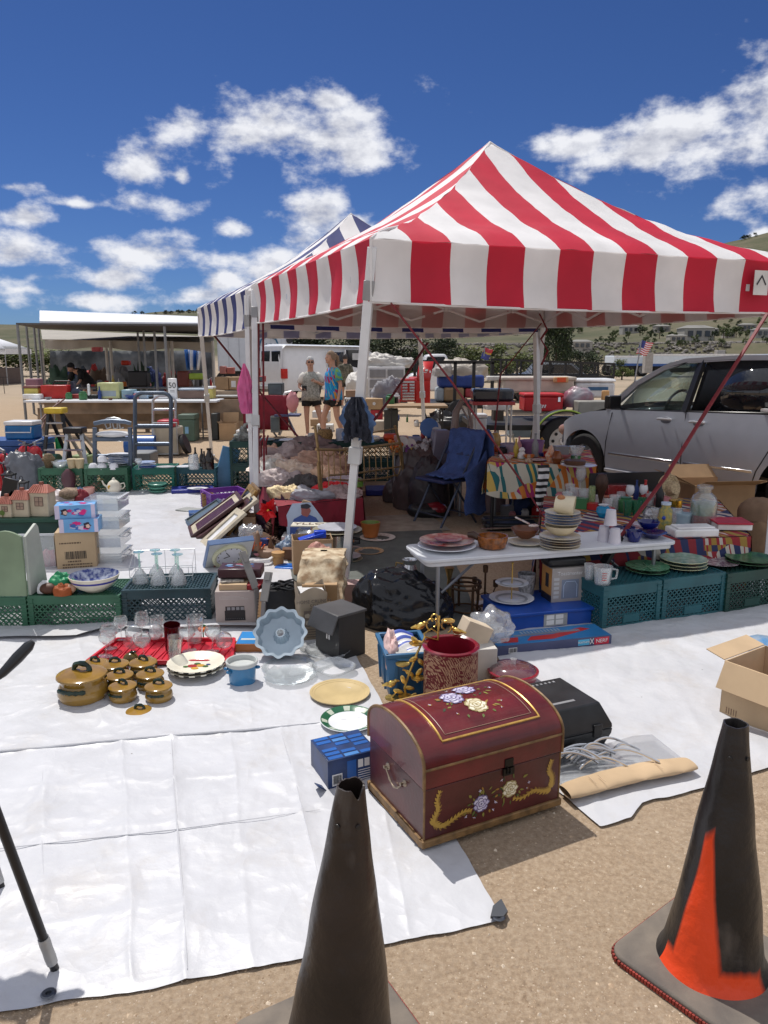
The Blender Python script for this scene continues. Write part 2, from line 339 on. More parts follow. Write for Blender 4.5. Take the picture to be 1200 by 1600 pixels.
cp.prism([(p.x,p.y)for p in q],.012,.02,'z');cp.build('corner_patch',mc((.05,.055,.065),.5)).parent=front_tarp
fr=[(-250,1010),(0,1003),(120,1001),(172,985),(240,990),(330,985),(480,985)]
bk=[(-60,770),(60,768),(120,767),(180,766),(240,766),(320,768),(420,772)]
patch('white_tarp',fr,bk,150,170,.008,[((150,790),(240,960),.012,.03),((300,780),(260,900),.01,.03)],white,'white tarp under the left aisle between the rows of green crates',.016,.02)
fr=[(868,1238),(938,1292),(986,1279),(1001,1256),(1100,1234),(1200,1200),(1330,1165),(1500,1120)]
bk=[(742,940),(790,935),(860,925),(900,920),(980,910),(1100,895),(1260,880),(1420,860)]
patch('white_tarp',fr,bk,170,130,0,[((860,1050),(1150,1010),.008,.02),((900,1080),(1180,1120),.008,.03),((1000,1000),(1120,1180),.007,.03),((960,990),(1190,1080),.006,.02)],white,'white tarp on the right in front of the shaded crates',.016)
tag(patch('ground_mat',[(400,948),(500,945),(600,930),(760,1000)],[(400,845),(500,840),(600,832),(690,829)],60,40,.004,[],mat('grey_mat',(.105,.115,.105),.85,var=.15,vs=9,bump=.2,bs=60),'dark grey woven mat on the ground under the canopy',.006),'dark grey woven mat on the ground under the canopy','mat')
tag(patch('ground_mat',[(555,836),(620,833),(705,829)],[(560,808),(600,806),(668,803)],30,20,.0,[],mat('beige_mat',(.33,.29,.235),.9,var=.15,vs=9,bump=.2,bs=60),'pale beige mat beside the dark grey mat',.006),'pale beige mat on the ground behind the dark grey mat','mat')
def inpoly(p,P):
 c=False
 for i in range(len(P)):
  a,b_=P[i],P[i-1]
  if (a.y>p.y)!=(b_.y>p.y)and p.x<(b_.x-a.x)*(p.y-a.y)/(b_.y-a.y)+a.x:c=not c
 return c
TP=[[A(*p)for p in ((-700,1705),(785,1441),(535,985),(-260,975))],[A(*p)for p in ((868,1238),(938,1292),(986,1279),(1001,1256),(1500,1120),(1420,860),(742,940))]]
mb=MB();rr=random.Random(3);mats4=[mc(c,.9)for c in ((.52,.40,.28),(.36,.26,.17),(.62,.52,.40),(.45,.33,.22))]
for i in range(14000):
 px,py=rr.uniform(-60,1260),830+790*rr.random()**.8;p=A(px,py)
 if any(inpoly(p,P)for P in TP):continue
 s_=rr.choice([.002,.0025,.0035,.0045,.009 if rr.random()<.12 else .003])*rr.uniform(.6,1.2);mb.k=rr.randrange(4)
 o=[Vector(v)*s_*rr.uniform(.6,1.2)for v in ((1,0,0),(0,1,0),(-1,0,0),(0,-1,0),(0,0,.7),(0,0,-.7))];a=rr.uniform(0,6);M=Matrix.Rotation(a,3,'Z')
 mb.add([M@q+p+Vector((0,0,fb((p.x,p.y,0),1.3,2)*.006-.004-s_*.05))for q in o],[(0,1,4),(1,2,4),(2,3,4),(3,0,4)])
tag(mb.build('gravel',mats4,flat=True),'fine gravel and pebbles scattered over the sandy ground','gravel',kind='stuff')
def fabric(nm,col,tr=.35,ro=.6):return mat(nm,col,ro,var=.09,vs=2.2,transl=tr,bump=.12,bs=9)
fw=fabric('white_fabric',(.86,.85,.85),.24);fred=fabric('red_fabric',(.60,.014,.045),.24);fnavy=fabric('navy_fabric',(.035,.045,.19),.25)
lin0=fabric('cream_lining',(.66,.62,.60),.55);linr=fabric('pink_lining',(.60,.38,.37),.55);linb=fabric('navy_lining',(.36,.37,.52),.4)
steel=mat('white_enamel',(.66,.67,.68),.35,.1,var=.06,vs=8);strapm=mat('maroon_strap',(.16,.012,.02),.6,var=.2,vs=30);blackp=mc((.012,.012,.014),.45)
def canopy(name,label,o,ang,s,v,vt,pk,nF,nL,mA,mB,firstF,firstL,legs,mL,sag=.175):
 th=thing(name,label,'canopy',(o[0],o[1],0),ang)
 mb=MB();nm=30
 def panel(ns,first,P):
  for k in range(ns):
   mb.k=(k+first) % 2
   def fn(a_,w):
    u=(k+a_)/ns;u=max(w/2,min(1-w/2,u));h=vt+(pk-vt)*(w-sag*4*w*(1-w)*(.55+.45*abs(2*u-1)))
    h+=.014*fb((u*16+w*2,w*3.5,ns),1,3)*(1-w)+.010*fb((u*5,w*9,ns+2),1,2)*min(1,w*6);h+=.008*sin(u*ns*pi*2)*(1-w)*(w>0) - .05*max(0,1-w*9)**2
    return P(u*s,w*s/2,h)
   mb.grid(fn,3,nm)
   def fv(a_,q):
    u=(k+a_)/ns;z=vt-.05-(vt-.05-v)*q;b_=.022*sin(u*ns*pi*1.0+.6)*q+.012*fb((u*9,q*2,ns),1,2)*q - .02*sin(min(1,q*1.0)*pi)
    return P(u*s,-b_-.004,z+.01*sin(u*pi)*0-.02*sin(u*pi*1)*q)
   mb.grid(fv,4,8)
 sides=((nF,firstF,lambda a_,d,h:Vector((a_,d,h))),(nL,firstL,lambda a_,d,h:Vector((d,a_,h))),(nF,firstF,lambda a_,d,h:Vector((a_,s-d,h))),(nL,firstL,lambda a_,d,h:Vector((s-d,a_,h))))
 for q_ in sides:panel(*q_)
 mb.build('canopy_top',[mA,mB],th,ang=60)
 mb=MB()
 for a3,b3,P3 in sides:panel(a3,b3,lambda a_,d,h,P3=P3:P3(a_,d+.018,h-.006))
 mb.build('canopy_lining',[lin0,mL],th,ang=60);mb=MB()
 hem=MB()
 for (x0,y0,x1,y1)in ((0,-.003,s,-.003),(-.003,0,-.003,s),(0,s+.003,s,s+.003),(s+.003,0,s+.003,s)):
  hem.tube([(lerp(x0,x1,i/24),lerp(y0,y1,i/24),v-.004-.02*sin(pi*i/24))for i in range(25)],.008,6)
 for (x,y)in ((0,0),(s,0),(0,s),(s,s)):
  hem.tube([(lerp(x,s/2,w),lerp(y,s/2,w),vt+(pk-vt)*(w-sag*4*w*(1-w))+.004-.05*max(0,1-w*9)**2)for w in [i/20 for i in range(21)]],.008,6)
  hem.tube([(x,y,vt-.05),(x,y,v)],.009,6)
 hem.build('hem',fw,th)
 fr=MB();inv=Matrix.Rotation(-ang,3,'Z')
 for (ax,ay,bx,by)in ((.04,.04,s-.04,.04),(.04,.04,.04,s-.04),(s-.04,.04,s-.04,s-.04),(.04,s-.04,s-.04,s-.04)):
  a_,b_=Vector((ax,ay,0)),Vector((bx,by,0));nn=4
  for i in range(nn):
   p,q=a_.lerp(b_,i/nn),a_.lerp(b_,(i+1)/nn);z0,z1=v+.05,vt-.12
   fr.bar(p+Vector((0,0,z0)),q+Vector((0,0,z1)),.012,.024);fr.bar(p+Vector((0,0,z1)),q+Vector((0,0,z0)),.012,.024)
   fr.box((p+q)/2+Vector((0,0,(z0+z1)/2)),(.035,.035,.05))
 for (x,y)in ((.04,.04),(s-.04,.04),(.04,s-.04),(s-.04,s-.04)):
  fr.bar((x,y,v+.1),(lerp(x,s/2,.45),lerp(y,s/2,.45),vt+.12),.014,.026)
  fr.bar((lerp(x,s/2,.45),lerp(y,s/2,.45),vt+.12),(s/2,s/2,pk-.12),.012,.02)
 fr.build('truss_frame',steel,th)
 for i,(cx,cy,base)in enumerate(legs):
  b_=inv@(Vector(base)-Vector((o[0],o[1],0)));top=Vector((cx*s+(.02 if cx==0 else -.02),cy*s+(.02 if cy==0 else -.02),vt-.1));b_.z=0
  lg=MB();mid=b_.lerp(top,.42);ax=(top-b_).normalized()
  lg.bar(mid,top,.058);lg.bar(b_,mid+ax*.1,.05)
  L_=lg.build('leg',steel,th,bev=.004)
  q=MB();q.bar(mid-ax*.02,mid+ax*.09,.08);q.build('slider',mc((.55,.56,.56),.5),L_,bev=.004)
  q=MB();q.box(b_+Vector((0,0,.006)),(.1,.1,.012));q.build('foot_plate',steel,L_,bev=.002)
  q=MB();q.bar(top-ax*.32,top-ax*.2,.068);q.build('bracket',mc((.3,.3,.3),.4,.6),L_,bev=.003)
 return th
AG=.371;s_=3.566;n0=Vector((-.081,4.974,0));Rv=Vector((cos(AG),sin(AG),0));Lv=Vector((-sin(AG),cos(AG),0))
V0,VT,PK=1.975,2.40,3.48
def leanpt(c,px,py):p=A(px,py);return (p.x,p.y,0)
red=canopy('market_canopy','red and white striped canopy in front, sheltering the tables beside the grey minivan',n0,AG,s_,V0,VT,PK,13,12,fw,fred,0,1,
 [(0,0,leanpt(0,536,938)),(0,1,leanpt(0,401,828)),(1,1,leanpt(0,829,752)),(1,0,leanpt(0,1198,884))],linr)
def patch_label():
 u=AY(1196,462,6.0);q=MB();a3=3.08;q.b2((a3,-.045,V0+.12),(a3+.14,-.040,V0+.30));l=q.build('maker_label',mc((.62,.62,.6)),red);q=MB();q.add([(a3+.02,-.047,V0+.20),(a3+.07,-.047,V0+.27),(a3+.12,-.047,V0+.20),(a3+.11,-.047,V0+.19),(a3+.07,-.047,V0+.25),(a3+.03,-.047,V0+.19)],[(0,1,4,5),(1,2,3,4)]);q.build('tent_emblem',mc((.03,.03,.04)),l)
patch_label()
n1=n0+Lv*(s_+.04)+Vector((-.06,.02,0))
blue=canopy('market_canopy','navy and white striped canopy standing behind the red striped one',n1,AG,s_,V0-.055,VT-.04,PK-.02,14,12,fw,fnavy,0,1,
 [(0,0,tuple(n1)),(0,1,leanpt(0,331,712)),(1,1,leanpt(0,664,705)),(1,0,tuple(n1+Rv*s_+Vector((.1,.1,0))))],linb)
def strap(label,pts,w=.022,hook=None,par=None):
 th=thing('tie_down_strap',label,'strap',(0,0,0))
 mb=MB();
 for a_,b_ in zip(pts,pts[1:]):mb.bar(a_,b_,w,w*.5)
 mb.build('webbing',strapm,th)
 if hook is not None:
  a_,b_=Vector(hook[0]),Vector(hook[1]);q=MB();q.bar(a_,b_,.055,.03);q.bar(a_.lerp(b_,.2),a_.lerp(b_,.5),.085,.02);q.tube([b_,b_+Vector((.02,0,-.03)),b_+Vector((.05,0,-.03)),b_+Vector((.06,0,.01))],.006);q.build('ratchet_buckle',blackp,th,bev=.003)
 return th
p0=AY(610,473,5.02);p1=AY(708,600,5.1);p2=AY(820,760,5.2);p3=AY(868,838,5.2)
strap('maroon strap from the near canopy leg to a black buckle by the cream plates',[p0,p1,p2,p3],.02,(p3,AY(884,866,5.18)))
q0=n0+Rv*(s_-.12)+Vector((0,0,V0-.02));q1=AY(1108,635,5.45);q2=AY(965,845,4.9)
strap('maroon strap slanting across the minivan to a black buckle over the white table',[AY(1199,490,5.7),q1,AY(1040,745,5.15),q2,AY(925,925,4.75)],.024,(AY(968,838,4.88),AY(944,880,4.8)))
t0=n1+Lv*s_+Rv*s_+Vector((-.1,.1,V0-.05))
strap('maroon strap slanting left from the far pole of the blue canopy',[AY(668,536,12.0),AY(612,620,11),AY(560,690,10.4)],.035)
strap('dark maroon strap slanting down right from the left corner of the blue canopy',[AY(333,522,11.4),AY(400,606,10.8),AY(467,684,10.4)],.03)
strap('maroon strap hanging straight down beside the left leg of the red canopy',[AY(404,505,8.25),AY(404,800,8.0)],.022,(AY(407,745,8.0),AY(409,780,8.0)))
strap('second maroon strap hanging beside the left canopy leg, in front of the folded stand',[AY(411,505,8.2),AY(413,790,7.95)],.02)
strap('maroon strap hanging from the far canopy leg beside the white step ladder',[AY(846,505,9.3),AY(782,585,9.2),AY(772,688,9.1)],.018)
strap('maroon strap wound around the top of the far canopy leg',[AY(843,490,9.25),AY(855,515,9.22),AY(845,530,9.2),AY(856,548,9.18),AY(846,570,9.16)],.03)
class F:pass
def frame(x0,y0,x1,y1,yt,z=0.0):
 f=F();a,b_=A(x0,y0,z),A(x1,y1,z);d=b_-a;f.o=a;f.w=d.length;f.rz=atan2(d.y,d.x);f.h=AY(x0,yt,a.y).z-z;return f
def ft(name,label,cat,f,group=None):return thing(name,label,cat,f.o,f.rz,group)
def loc2(f,p):
 q=Matrix.Rotation(-f.rz,3,'Z')@(Vector(p)-f.o);return q
card=mat('cardboard',(.40,.265,.15),.85,var=.1,vs=5,bump=.1,bs=80);card2=mat('faded_cardboard',(.50,.36,.22),.85,var=.1,vs=4)
wht=mc((.72,.72,.72),.3);cream=mc((.62,.55,.40),.3);crm2=mc((.70,.66,.55),.3);blk=mc((.014,.014,.016),.4);gry=mc((.25,.25,.26),.5);porc=mc((.74,.75,.78),.15)
glass=glassy('clear_glass',(.9,.95,.95),.16);cut=glassy('cut_glass',(.85,.88,.9),.42,.10);pla=glassy('clear_plastic',(.80,.83,.86),.40,.15)
gold=mat('gold_metal',(.62,.42,.12),.3,.9,var=.3,vs=25,bump=.2,bs=60);brass=mat('old_brass',(.30,.21,.09),.4,.8,var=.3,vs=20)
chrome=mat('bright_metal',(.62,.63,.65),.2,.95,var=.05);gm_=mc((.30,.31,.33),.4,.7)
def diag(mb,P,w,h,step,t_,n):
 k=-h
 while k<w:
  for sgn in (1,-1):
   a_,b_=(max(k,0),min(k+h,w))
   if b_-a_>step*.25:
    va,vb=a_-k,b_-k
    if sgn<0:va,vb=h-va,h-vb
    p,q=P(a_,va),P(b_,vb);d=(q-p).normalized();s2=n.cross(d)*t_;n2=n*t_*.9
    vs=[p-s2-n2,p+s2-n2,p+s2+n2,p-s2+n2,q-s2-n2,q+s2-n2,q+s2+n2,q-s2+n2]
    mb.add(vs,[(0,1,5,4),(1,2,6,5),(2,3,7,6),(3,0,4,7)])
  k+=step
def crate(label,f,d,m,group='plastic milk crates',step=.034,band=.27,hole=False,lid=True,name='milk_crate'):
 th=ft(name,label,'crate',f,group);w,h=f.w,f.h;mb=MB();c_=.03
 for x in (0,w):
  for y in (0,d):
   sx_=1 if x==0 else -1;sy_=1 if y==0 else -1
   mb.b2((x,y,0),(x+sx_*c_,y+sy_*c_,h))
   for i in range(7):z=h*(.06+.135*i);mb.b2((x-sx_*.004,y-sy_*.004,z),(x+sx_*(c_+.003),y+sy_*(c_+.003),z+.008))
 for y in (0,d):
  s2=1 if y==0 else -1
  mb.b2((c_,y+s2*.003,h*(1-band)),(w-c_,y+s2*.012,h-.002));mb.b2((c_,y+s2*.003,0),(w-c_,y+s2*.012,h*.07));mb.b2((c_,y,h-.014),(w-c_,y+s2*.016,h+.001))
 for x in (0,w):
  s2=1 if x==0 else -1
  mb.b2((x+s2*.003,c_,h*(1-band)),(x+s2*.012,d-c_,h-.002));mb.b2((x+s2*.003,c_,0),(x+s2*.012,d-c_,h*.07));mb.b2((x,c_,h-.014),(x+s2*.016,d-c_,h+.001))
 if hole:
  mb.b2((w*.36,.000,h*.09),(w*.64,.010,h*.28))
 mb.build('frame',m,th)
 z0,z1=h*.07,h*(1-band);t_=.0036
 for (P,L,nn)in ((lambda u,v:Vector((c_+u,.008,z0+v)),w-2*c_,Vector((0,1,0))),(lambda u,v:Vector((c_+u,d-.008,z0+v)),w-2*c_,Vector((0,1,0))),
      (lambda u,v:Vector((.008,c_+u,z0+v)),d-2*c_,Vector((1,0,0))),(lambda u,v:Vector((w-.008,c_+u,z0+v)),d-2*c_,Vector((1,0,0)))):
  q=MB();diag(q,P,L,z1-z0,step,t_,nn)
  for k in (.33,.66):p_,q_=P(0,(z1-z0)*k),P(L,(z1-z0)*k);q.bar(p_,q_,.006)
  q.build('lattice_panel',m,th,flat=True)
 if lid:
  q=MB();diag(q,lambda u,v:Vector((.014+u,.014+v,h-.008)),w-.028,d-.028,step*1.15,.005,Vector((0,0,1)));q.build('crate_base',m,th,flat=True)
 return th
CG=mat('green_crate_plastic',(.035,.125,.07),.45,var=.15,vs=5);CD=mat('dark_teal_crate_plastic',(.014,.045,.055),.4,var=.2,vs=5);CT=mat('teal_crate_plastic',(.012,.16,.115),.45,var=.1,vs=5)
CB=mat('blue_green_crate_plastic',(.018,.10,.12),.45,var=.2,vs=5);CV=mat('violet_crate_plastic',(.16,.035,.30),.45,var=.2,vs=5);CK=mat('bottle_green_crate_plastic',(.010,.05,.04),.45,var=.2,vs=5)
PLATE=[(0,.015),(.27,.015),(.30,.022),(.485,.062),(.50,.072),(.495,.078),(.32,.04),(.28,.034),(0,.034)]
FLAT=[(0,.01),(.34,.01),(.48,.045),(.50,.05),(.49,.056),(.36,.026),(0,.024)]
BOWL=[(0,.01),(.2,.01),(.22,.03),(.36,.12),(.46,.25),(.5,.36),(.49,.37),(.44,.25),(.33,.13),(.2,.05),(0,.04)]
CUPP=[(0,.02),(.3,.02),(.33,.06),(.44,.45),(.5,.95),(.47,.96),(.41,.45),(.29,.09),(0,.08)]
def sc_(prof,w,hz=1):return [(r*w,z*w*hz)for r,z in prof]
def lt(name,label,cat,px,py,w,prof,m,z=0.0,hz=1,group=None,n=32,sx=1,sy=1,lob=0,nl=8,rz=0,ring=None,M=None):
 up=0
 if isinstance(z,tuple):z,up=z
 W_=S(w,px,py,z);mb=MB();mb.lathe(sc_(prof,W_,hz),n=n,sx=sx,sy=sy,lob=lob,nl=nl,M=M)
 if ring:
  L=len(prof);
  for i in range(L-1):
   for j in range(n):
    if ring[0]<=i<ring[1]:mb.m[i*n+j]=ring[2](i,j)
 return tag(mb.build(name,m,None,A(px,py,z)+Vector((0,0,up)),rz),label,cat,group)
def stack(name,base,cat,px,py,w,prof,ms,k,dz,z=0.0,group=None,**kw):
 up=0
 if isinstance(z,tuple):z,up=z
 W_=S(w,px,py,z);nm=['bottom','second from the bottom','third from the bottom','fourth from the bottom','fifth from the bottom','sixth from the bottom','seventh from the bottom'];o=[]
 for i in range(k):
  q='topmost' if i==k-1 else nm[i].replace(' from the bottom',' from bottom')
  mb=MB();mb.lathe(sc_(prof,W_*rnd.uniform(.985,1.0)),n=32,**{a:b for a,b in kw.items()if a in ('lob','nl','sx','sy')})
  p=A(px,py,z)+Vector((rnd.uniform(-.004,.004),rnd.uniform(-.004,.004),up+i*dz))
  m=ms[i % len(ms)]if isinstance(ms,list)else ms
  o.append(tag(mb.build(name,m,None,p,rnd.uniform(0,1)),(q+' '+base)if k>1 else base,cat,group))
 return o
def cardbox(label,f,d,m=card,flaps=(),t_=.006,name='cardboard_box',group=None,closed=False,cat='box'):
 th=ft(name,label,cat,f,group);w,h=f.w,f.h;mb=MB()
 if closed:mb.b2((0,0,0),(w,d,h))
 else:
  mb.b2((0,0,0),(w,d,t_));mb.b2((0,0,t_),(w,t_,h));mb.b2((0,d-t_,t_),(w,d,h));mb.b2((0,t_,t_),(t_,d-t_,h));mb.b2((w-t_,t_,t_),(w,d-t_,h))
 mb.build('carton',m,th,bev=.002)
 for (side,L,ang)in flaps:
  q=MB();a_=R(ang);
  if side in 'fb':
   y=0 if side=='f' else d;s2=-1 if side=='f' else 1
   q.bar((w/2,y+s2*.004,h),(w/2,y+s2*(L*cos(a_)),h+L*sin(a_)),w*.98,.004)
  else:
   x=0 if side=='l' else w;s2=-1 if side=='l' else 1
   q.prism([(x+s2*.003,h),(x+s2*L*cos(a_),h+L*sin(a_)),(x+s2*L*cos(a_),h+L*sin(a_)+.004),(x+s2*.003,h+.004)],.004,d-.004,'y')
  q.build('flap',m,th)
 return th
def label_on(th,x0,x1,z0,z1,m,y=-.0015,name='printed_label',ax='y'):
 q=MB()
 if ax=='y':q.b2((x0,y,z0),(x1,y+.0012,z1))
 elif ax=='x':q.b2((y,x0,z0),(y+.0012,x1,z1))
 else:q.b2((x0,z0,y),(x1,z1,y+.0012))
 return q.build(name,m,th)
def bars(th,x0,x1,z0,z1,y,n,m=blk,name='barcode',ax='y',seed=1):
 rr=random.Random(seed);q=MB();x=x0
 while x<x1:
  w=(x1-x0)/n*rr.uniform(.3,1.1)
  if ax=='y':q.b2((x,y-.0006,z0),(min(x+w,x1),y+.0004,z1))
  else:q.b2((x,z0,y-.0004),(min(x+w,x1),z1,y+.0006))
  x+=w+(x1-x0)/n*rr.uniform(.4,1)
 return q.build(name,m,th)
def cloth_pile(name,label,cat,c,r,h,m,seed,n=48,fold=.35,parent=None,flatb=True,sharp=3.0):
 mb=MB()
 def fn(u,v):
  a_=2*pi*u;k=sin(v*pi/2*1.25)if v<.8 else sin(pi/2*(1.25*v));rr=min(1,sin(min(1,v*1.15)*pi/2))
  z=h*cos(min(1,v)*pi/2)**.8
  q=Vector((cos(a_)*rr,sin(a_)*rr,z*3));f_=fb(q+Vector((seed,0,0)),sharp*.5,4);g=abs(fb(q*1.7+Vector((0,seed,0)),sharp,3))
  s2=1+fold*.45*f_-fold*.3*g
  return Vector((c[0]+r[0]*rr*cos(a_)*s2,c[1]+r[1]*rr*sin(a_)*s2,c[2]+max(.003,z*(1+fold*.6*f_-fold*.35*g))))
 mb.grid(fn,n,n//2,closed=True)
 o=mb.build(name,m,parent,ang=60)
 return tag(o,label,cat)if parent is None else o
front_crates=[(-75,984,44,981,936,CG,'green milk crate at the left edge under the tall sage green panel'),(47,981,190,979,932,CG,'green milk crate under the blue patterned bowl and the stuffed doll'),(193,977,331,973,923,CD,'dark teal milk crate carrying upside-down glasses in a wire rack')]
for (x0,y0,x1,y1,yt,m,lb)in front_crates:crate(lb,frame(x0,y0,x1,y1,yt),.36,m)
ztop=frame(47,981,190,979,932).h
och=mat('ochre_glaze',(.29,.165,.03),.12,var=.25,vs=7,coat=.5);dkg=mat('dark_green_glaze',(.012,.03,.02),.15,var=.4,vs=40)
def handle(q,W_,z,r=.055):
 pts=[(W_*.17*cos(t_)*-1,W_*.02*sin(t_*3),z+W_*.16*sin(t_))for t_ in [pi*i/8 for i in range(9)]]
 q.tube(pts,[W_*r*(.8+.35*((i*7) % 3)/2)for i in range(9)],7)
def potlid(parent,W_,z):
 mb=MB();mb.lathe([(0,z),(.46*W_,z),(.5*W_,z+.02*W_),(.49*W_,z+.05*W_),(.38*W_,z+.09*W_),(.33*W_,z+.085*W_),(.15*W_,z+.13*W_),(0,z+.135*W_)],n=32)
 l=mb.build('lid',och,parent);q=MB();handle(q,W_,z+.12*W_);q.build('knob',dkg,l);return l
def pot(label,px,py,w,k=.52):
 W_=S(w,px,py);th=thing('casserole_pot',label,'pot',A(px,py),rnd.uniform(-.4,.4),'ochre casserole set');mb=MB()
 mb.lathe([(0,0),(.33*W_,0),(.45*W_,.07*W_),(.5*W_,.2*W_),(.47*W_,.33*W_),(.42*W_,k*.8*W_),(.44*W_,k*W_),(.41*W_,k*W_),(.4*W_,k*.8*W_),(0,.06*W_)],n=32);b_=mb.build('pot_body',och,th)
 for s2 in (-1,1):
  q=MB();n_=11
  pts=[(W_*.50*sin(.62*(i/(n_-1)*2-1))*1,s2*-W_*.50*cos(.62*(i/(n_-1)*2-1)),W_*.36)for i in range(n_)]
  q.tube(pts,[W_*(.035+.02*(i % 2))for i in range(n_)],7);q.build('handle',dkg,th)
 potlid(th,W_,k*W_);return th
pot('large ochre casserole pot with green twisted handles, biggest of the set',131,1093,76)
for (x,y,lb)in ((150,1059,'small ochre lidded pot half hidden behind the large casserole'),(181,1060,'small ochre lidded pot at the back of the group touching the red tray'),(225,1057,'small ochre lidded pot in the back right corner of the pot group'),
    (188,1077,'small ochre lidded pot in the middle row just right of the large casserole'),(236,1075,'small ochre lidded pot in the middle row behind the front right pot'),(193,1094,'small ochre lidded pot in front, right beside the large casserole'),(249,1094,'small ochre lidded pot at the right front, casting a shadow on open tarp')):
 pot(lb,x,y,43)
W_=S(42,218,1110);th=thing('spare_cover','loose ochre pot lid lying alone on the tarp in front of the pots','lid',A(218,1112));potlid(th,W_,0)
W_=S(24,205,1040);th=thing('ceramic_pear','small olive brown ceramic fruit with a leafy stem by the red tray','ornament',A(205,1040));mb=MB();mb.ell((0,0,W_*.45),(W_*.5,W_*.5,W_*.45),14,10);mb.build('fruit',mat('olive_glaze',(.13,.09,.02),.2,var=.4,vs=20),th);mb=MB();mb.tube([(0,0,W_*.8),(.01,0,W_*1.1)],.003,6);mb.ell((.015,0,W_*.95),(.02,.008,.006),8,6);mb.build('leaf',dkg,th)
redp=mat('red_plastic',(.50,.012,.03),.35,var=.15,vs=8)
f=frame(137,1043,362,1043,1036);th=ft('serving_tray','red ridged plastic tray full of drinking glasses','tray',f);w,d=f.w,.33;mb=MB()
th.location.z=.016
P4=[(0,0),(w,0),(w*.94,d),(w*.06,d)]
mb.prism([(0,0),(w,0),(w*.97,d),(w*.05,d)],.002,.008,'z')
for a_,b_ in zip(P4,P4[1:]+P4[:1]):mb.bar((*a_,.016),(*b_,.016),.016,.024)
mb.build('tray_body',redp,th,bev=.002)
mb=MB()
for i in range(24):
 x=.02+w*.9*i/24;mb.bar((x+.01,.02,.011),(x+.05 if i % 2 else x+.018,d-.03,.011),.010,.006)
mb.build('ribs',redp,th,bev=.001)
def goblet(label,pos,h,r,m=glass,tilt=None,stem=.45,group='glasses in the red tray',kind=0,name='drinking_glass'):
 th=thing(name,label,'glass',pos,0,group)
 if tilt:th.rotation_euler=tilt
 if kind==0:
  mb=MB();mb.lathe([(r*.1,h*stem),(r*.45,h*(stem+.06)),(r*.9,h*(stem+.2)),(r,h*(stem+.36)),(r*.82,h),(r*.79,h),(r*.96,h*(stem+.36)),(r*.85,h*(stem+.21)),(r*.4,h*(stem+.075)),(0,h*(stem+.05))],n=20);mb.build('glass_bowl',m,th)
  mb=MB();mb.lathe([(0,0),(r*.8,0),(r*.8,.002),(r*.25,.006),(r*.09,h*.08),(r*.07,h*(stem-.08)),(r*.14,h*stem),(0,h*stem)],n=18);mb.build('stem',m,th)
 else:
  mb=MB();mb.lathe([(0,0),(r*.72,0),(r*.74,.004),(r,h),(r*.96,h),(r*.70,.012),(0,.01)],n=20);mb.build('tumbler',m,th)
 return th
words=['back row at the left end','back row, second from the left','back row in the middle','back row beside the red-tinted glass','back row near the orange blossom','back row at the right end','middle row at the left end','middle row, second from the left','middle row beside the dark glass','middle row right of centre','middle row at the right end','front row at the left','front row near the olive fruit','front row right of centre']
gp=[(190,1000,0),(222,998,0),(250,998,1),(278,1000,0),(305,1004,1),(340,1006,0),(172,1014,0),(205,1016,0),(268,1014,1),(296,1018,0),(332,1018,0),(165,1026,0),(226,1030,0),(272,1032,1)]
rr=random.Random(4)
for (x,y,k),wd in zip(gp,words):
 t3=(R(rr.uniform(-8,8)),R(rr.uniform(-8,8)),0)if rr.random()<.6 else (R(82),0,rr.uniform(0,6))
 p=A(x,y,.03);p.z=.034 if t3[0]<1 else .075
 goblet('clear glass in the red tray, '+wd,p,rr.uniform(.13,.165),rr.uniform(.042,.052),glass if not (x==268)else mat('dark_red_glass',(.05,.002,.004),.1),t3,kind=k)
orn=mc((.75,.19,.02),.4);th=thing('glass_ornament','small orange blossom ornament with green leaf among the tray glasses','ornament',A(318,998,.015));mb=MB()
for i in range(6):mb.ell((.018*cos(i),.018*sin(i),.06),(.014,.014,.012),8,6)
mb.build('petals',orn,th);mb=MB();mb.tube([(0,0,0),(0,0,.06)],.004,6);mb.ell((0,0,.08),(.02,.006,.008),8,6);mb.build('stalk',mc((.03,.16,.05)),th)
ivory=mc((.74,.70,.58),.2)
for i,lb in enumerate(('cream scalloped plate with black check rim, bottom of the pair','cream scalloped plate painted with fruit and black check rim, top of the pair')):
 W_=S(88,307,1052);mb=MB();n_=64;mb.lathe([(0,.01),(.27*W_,.01),(.30*W_,.014),(.47*W_,.036),(.50*W_,.040),(.50*W_,.047),(.47*W_,.046),(.31*W_,.024),(.27*W_,.02),(0,.02)],n=n_,lob=.012,nl=24)
 for j in range(n_):
  for ii in (4,3):mb.m[ii*n_+j]=1 if ((j//2)+ii) % 2 else 0
 th=thing('dinner_plate',lb,'plate',A(307,1052)+Vector((0,0,.02*i)),0,'checkered plates');mb.build('plate_body',[ivory,blk],th)
 if i:
  q=MB();k_=[((-.02,0),.028,0),((.022,.006),.024,1),((.0,-.03),.02,1),((.05,-.004),.016,2),((-.052,-.01),.015,2),((.0,.03),.018,2),((.06,.02),.012,3)]
  for (c_,r_,mm)in k_:q.k=mm;q.lathe([(0,.0),(r_,.0),(r_*.9,.0025),(0,.003)],c=(c_[0],c_[1],.0205),n=14,sy=.7)
  q.build('painted_fruit',[mc((.35,.02,.02),.3),mc((.55,.30,.03),.3),mc((.06,.13,.03),.3),mc((.05,.07,.2),.3)],th)
th=thing('saucepan','blue enamel pot with pale grey rim and small side knobs','pot',A(379,1066));W_=S(47,379,1066);mb=MB()
mb.lathe([(0,0),(.40*W_,0),(.43*W_,.03*W_),(.46*W_,.62*W_)],n=32,cap=False);mb.build('pot_body',mc((.035,.19,.38),.2,coat=.4),th)
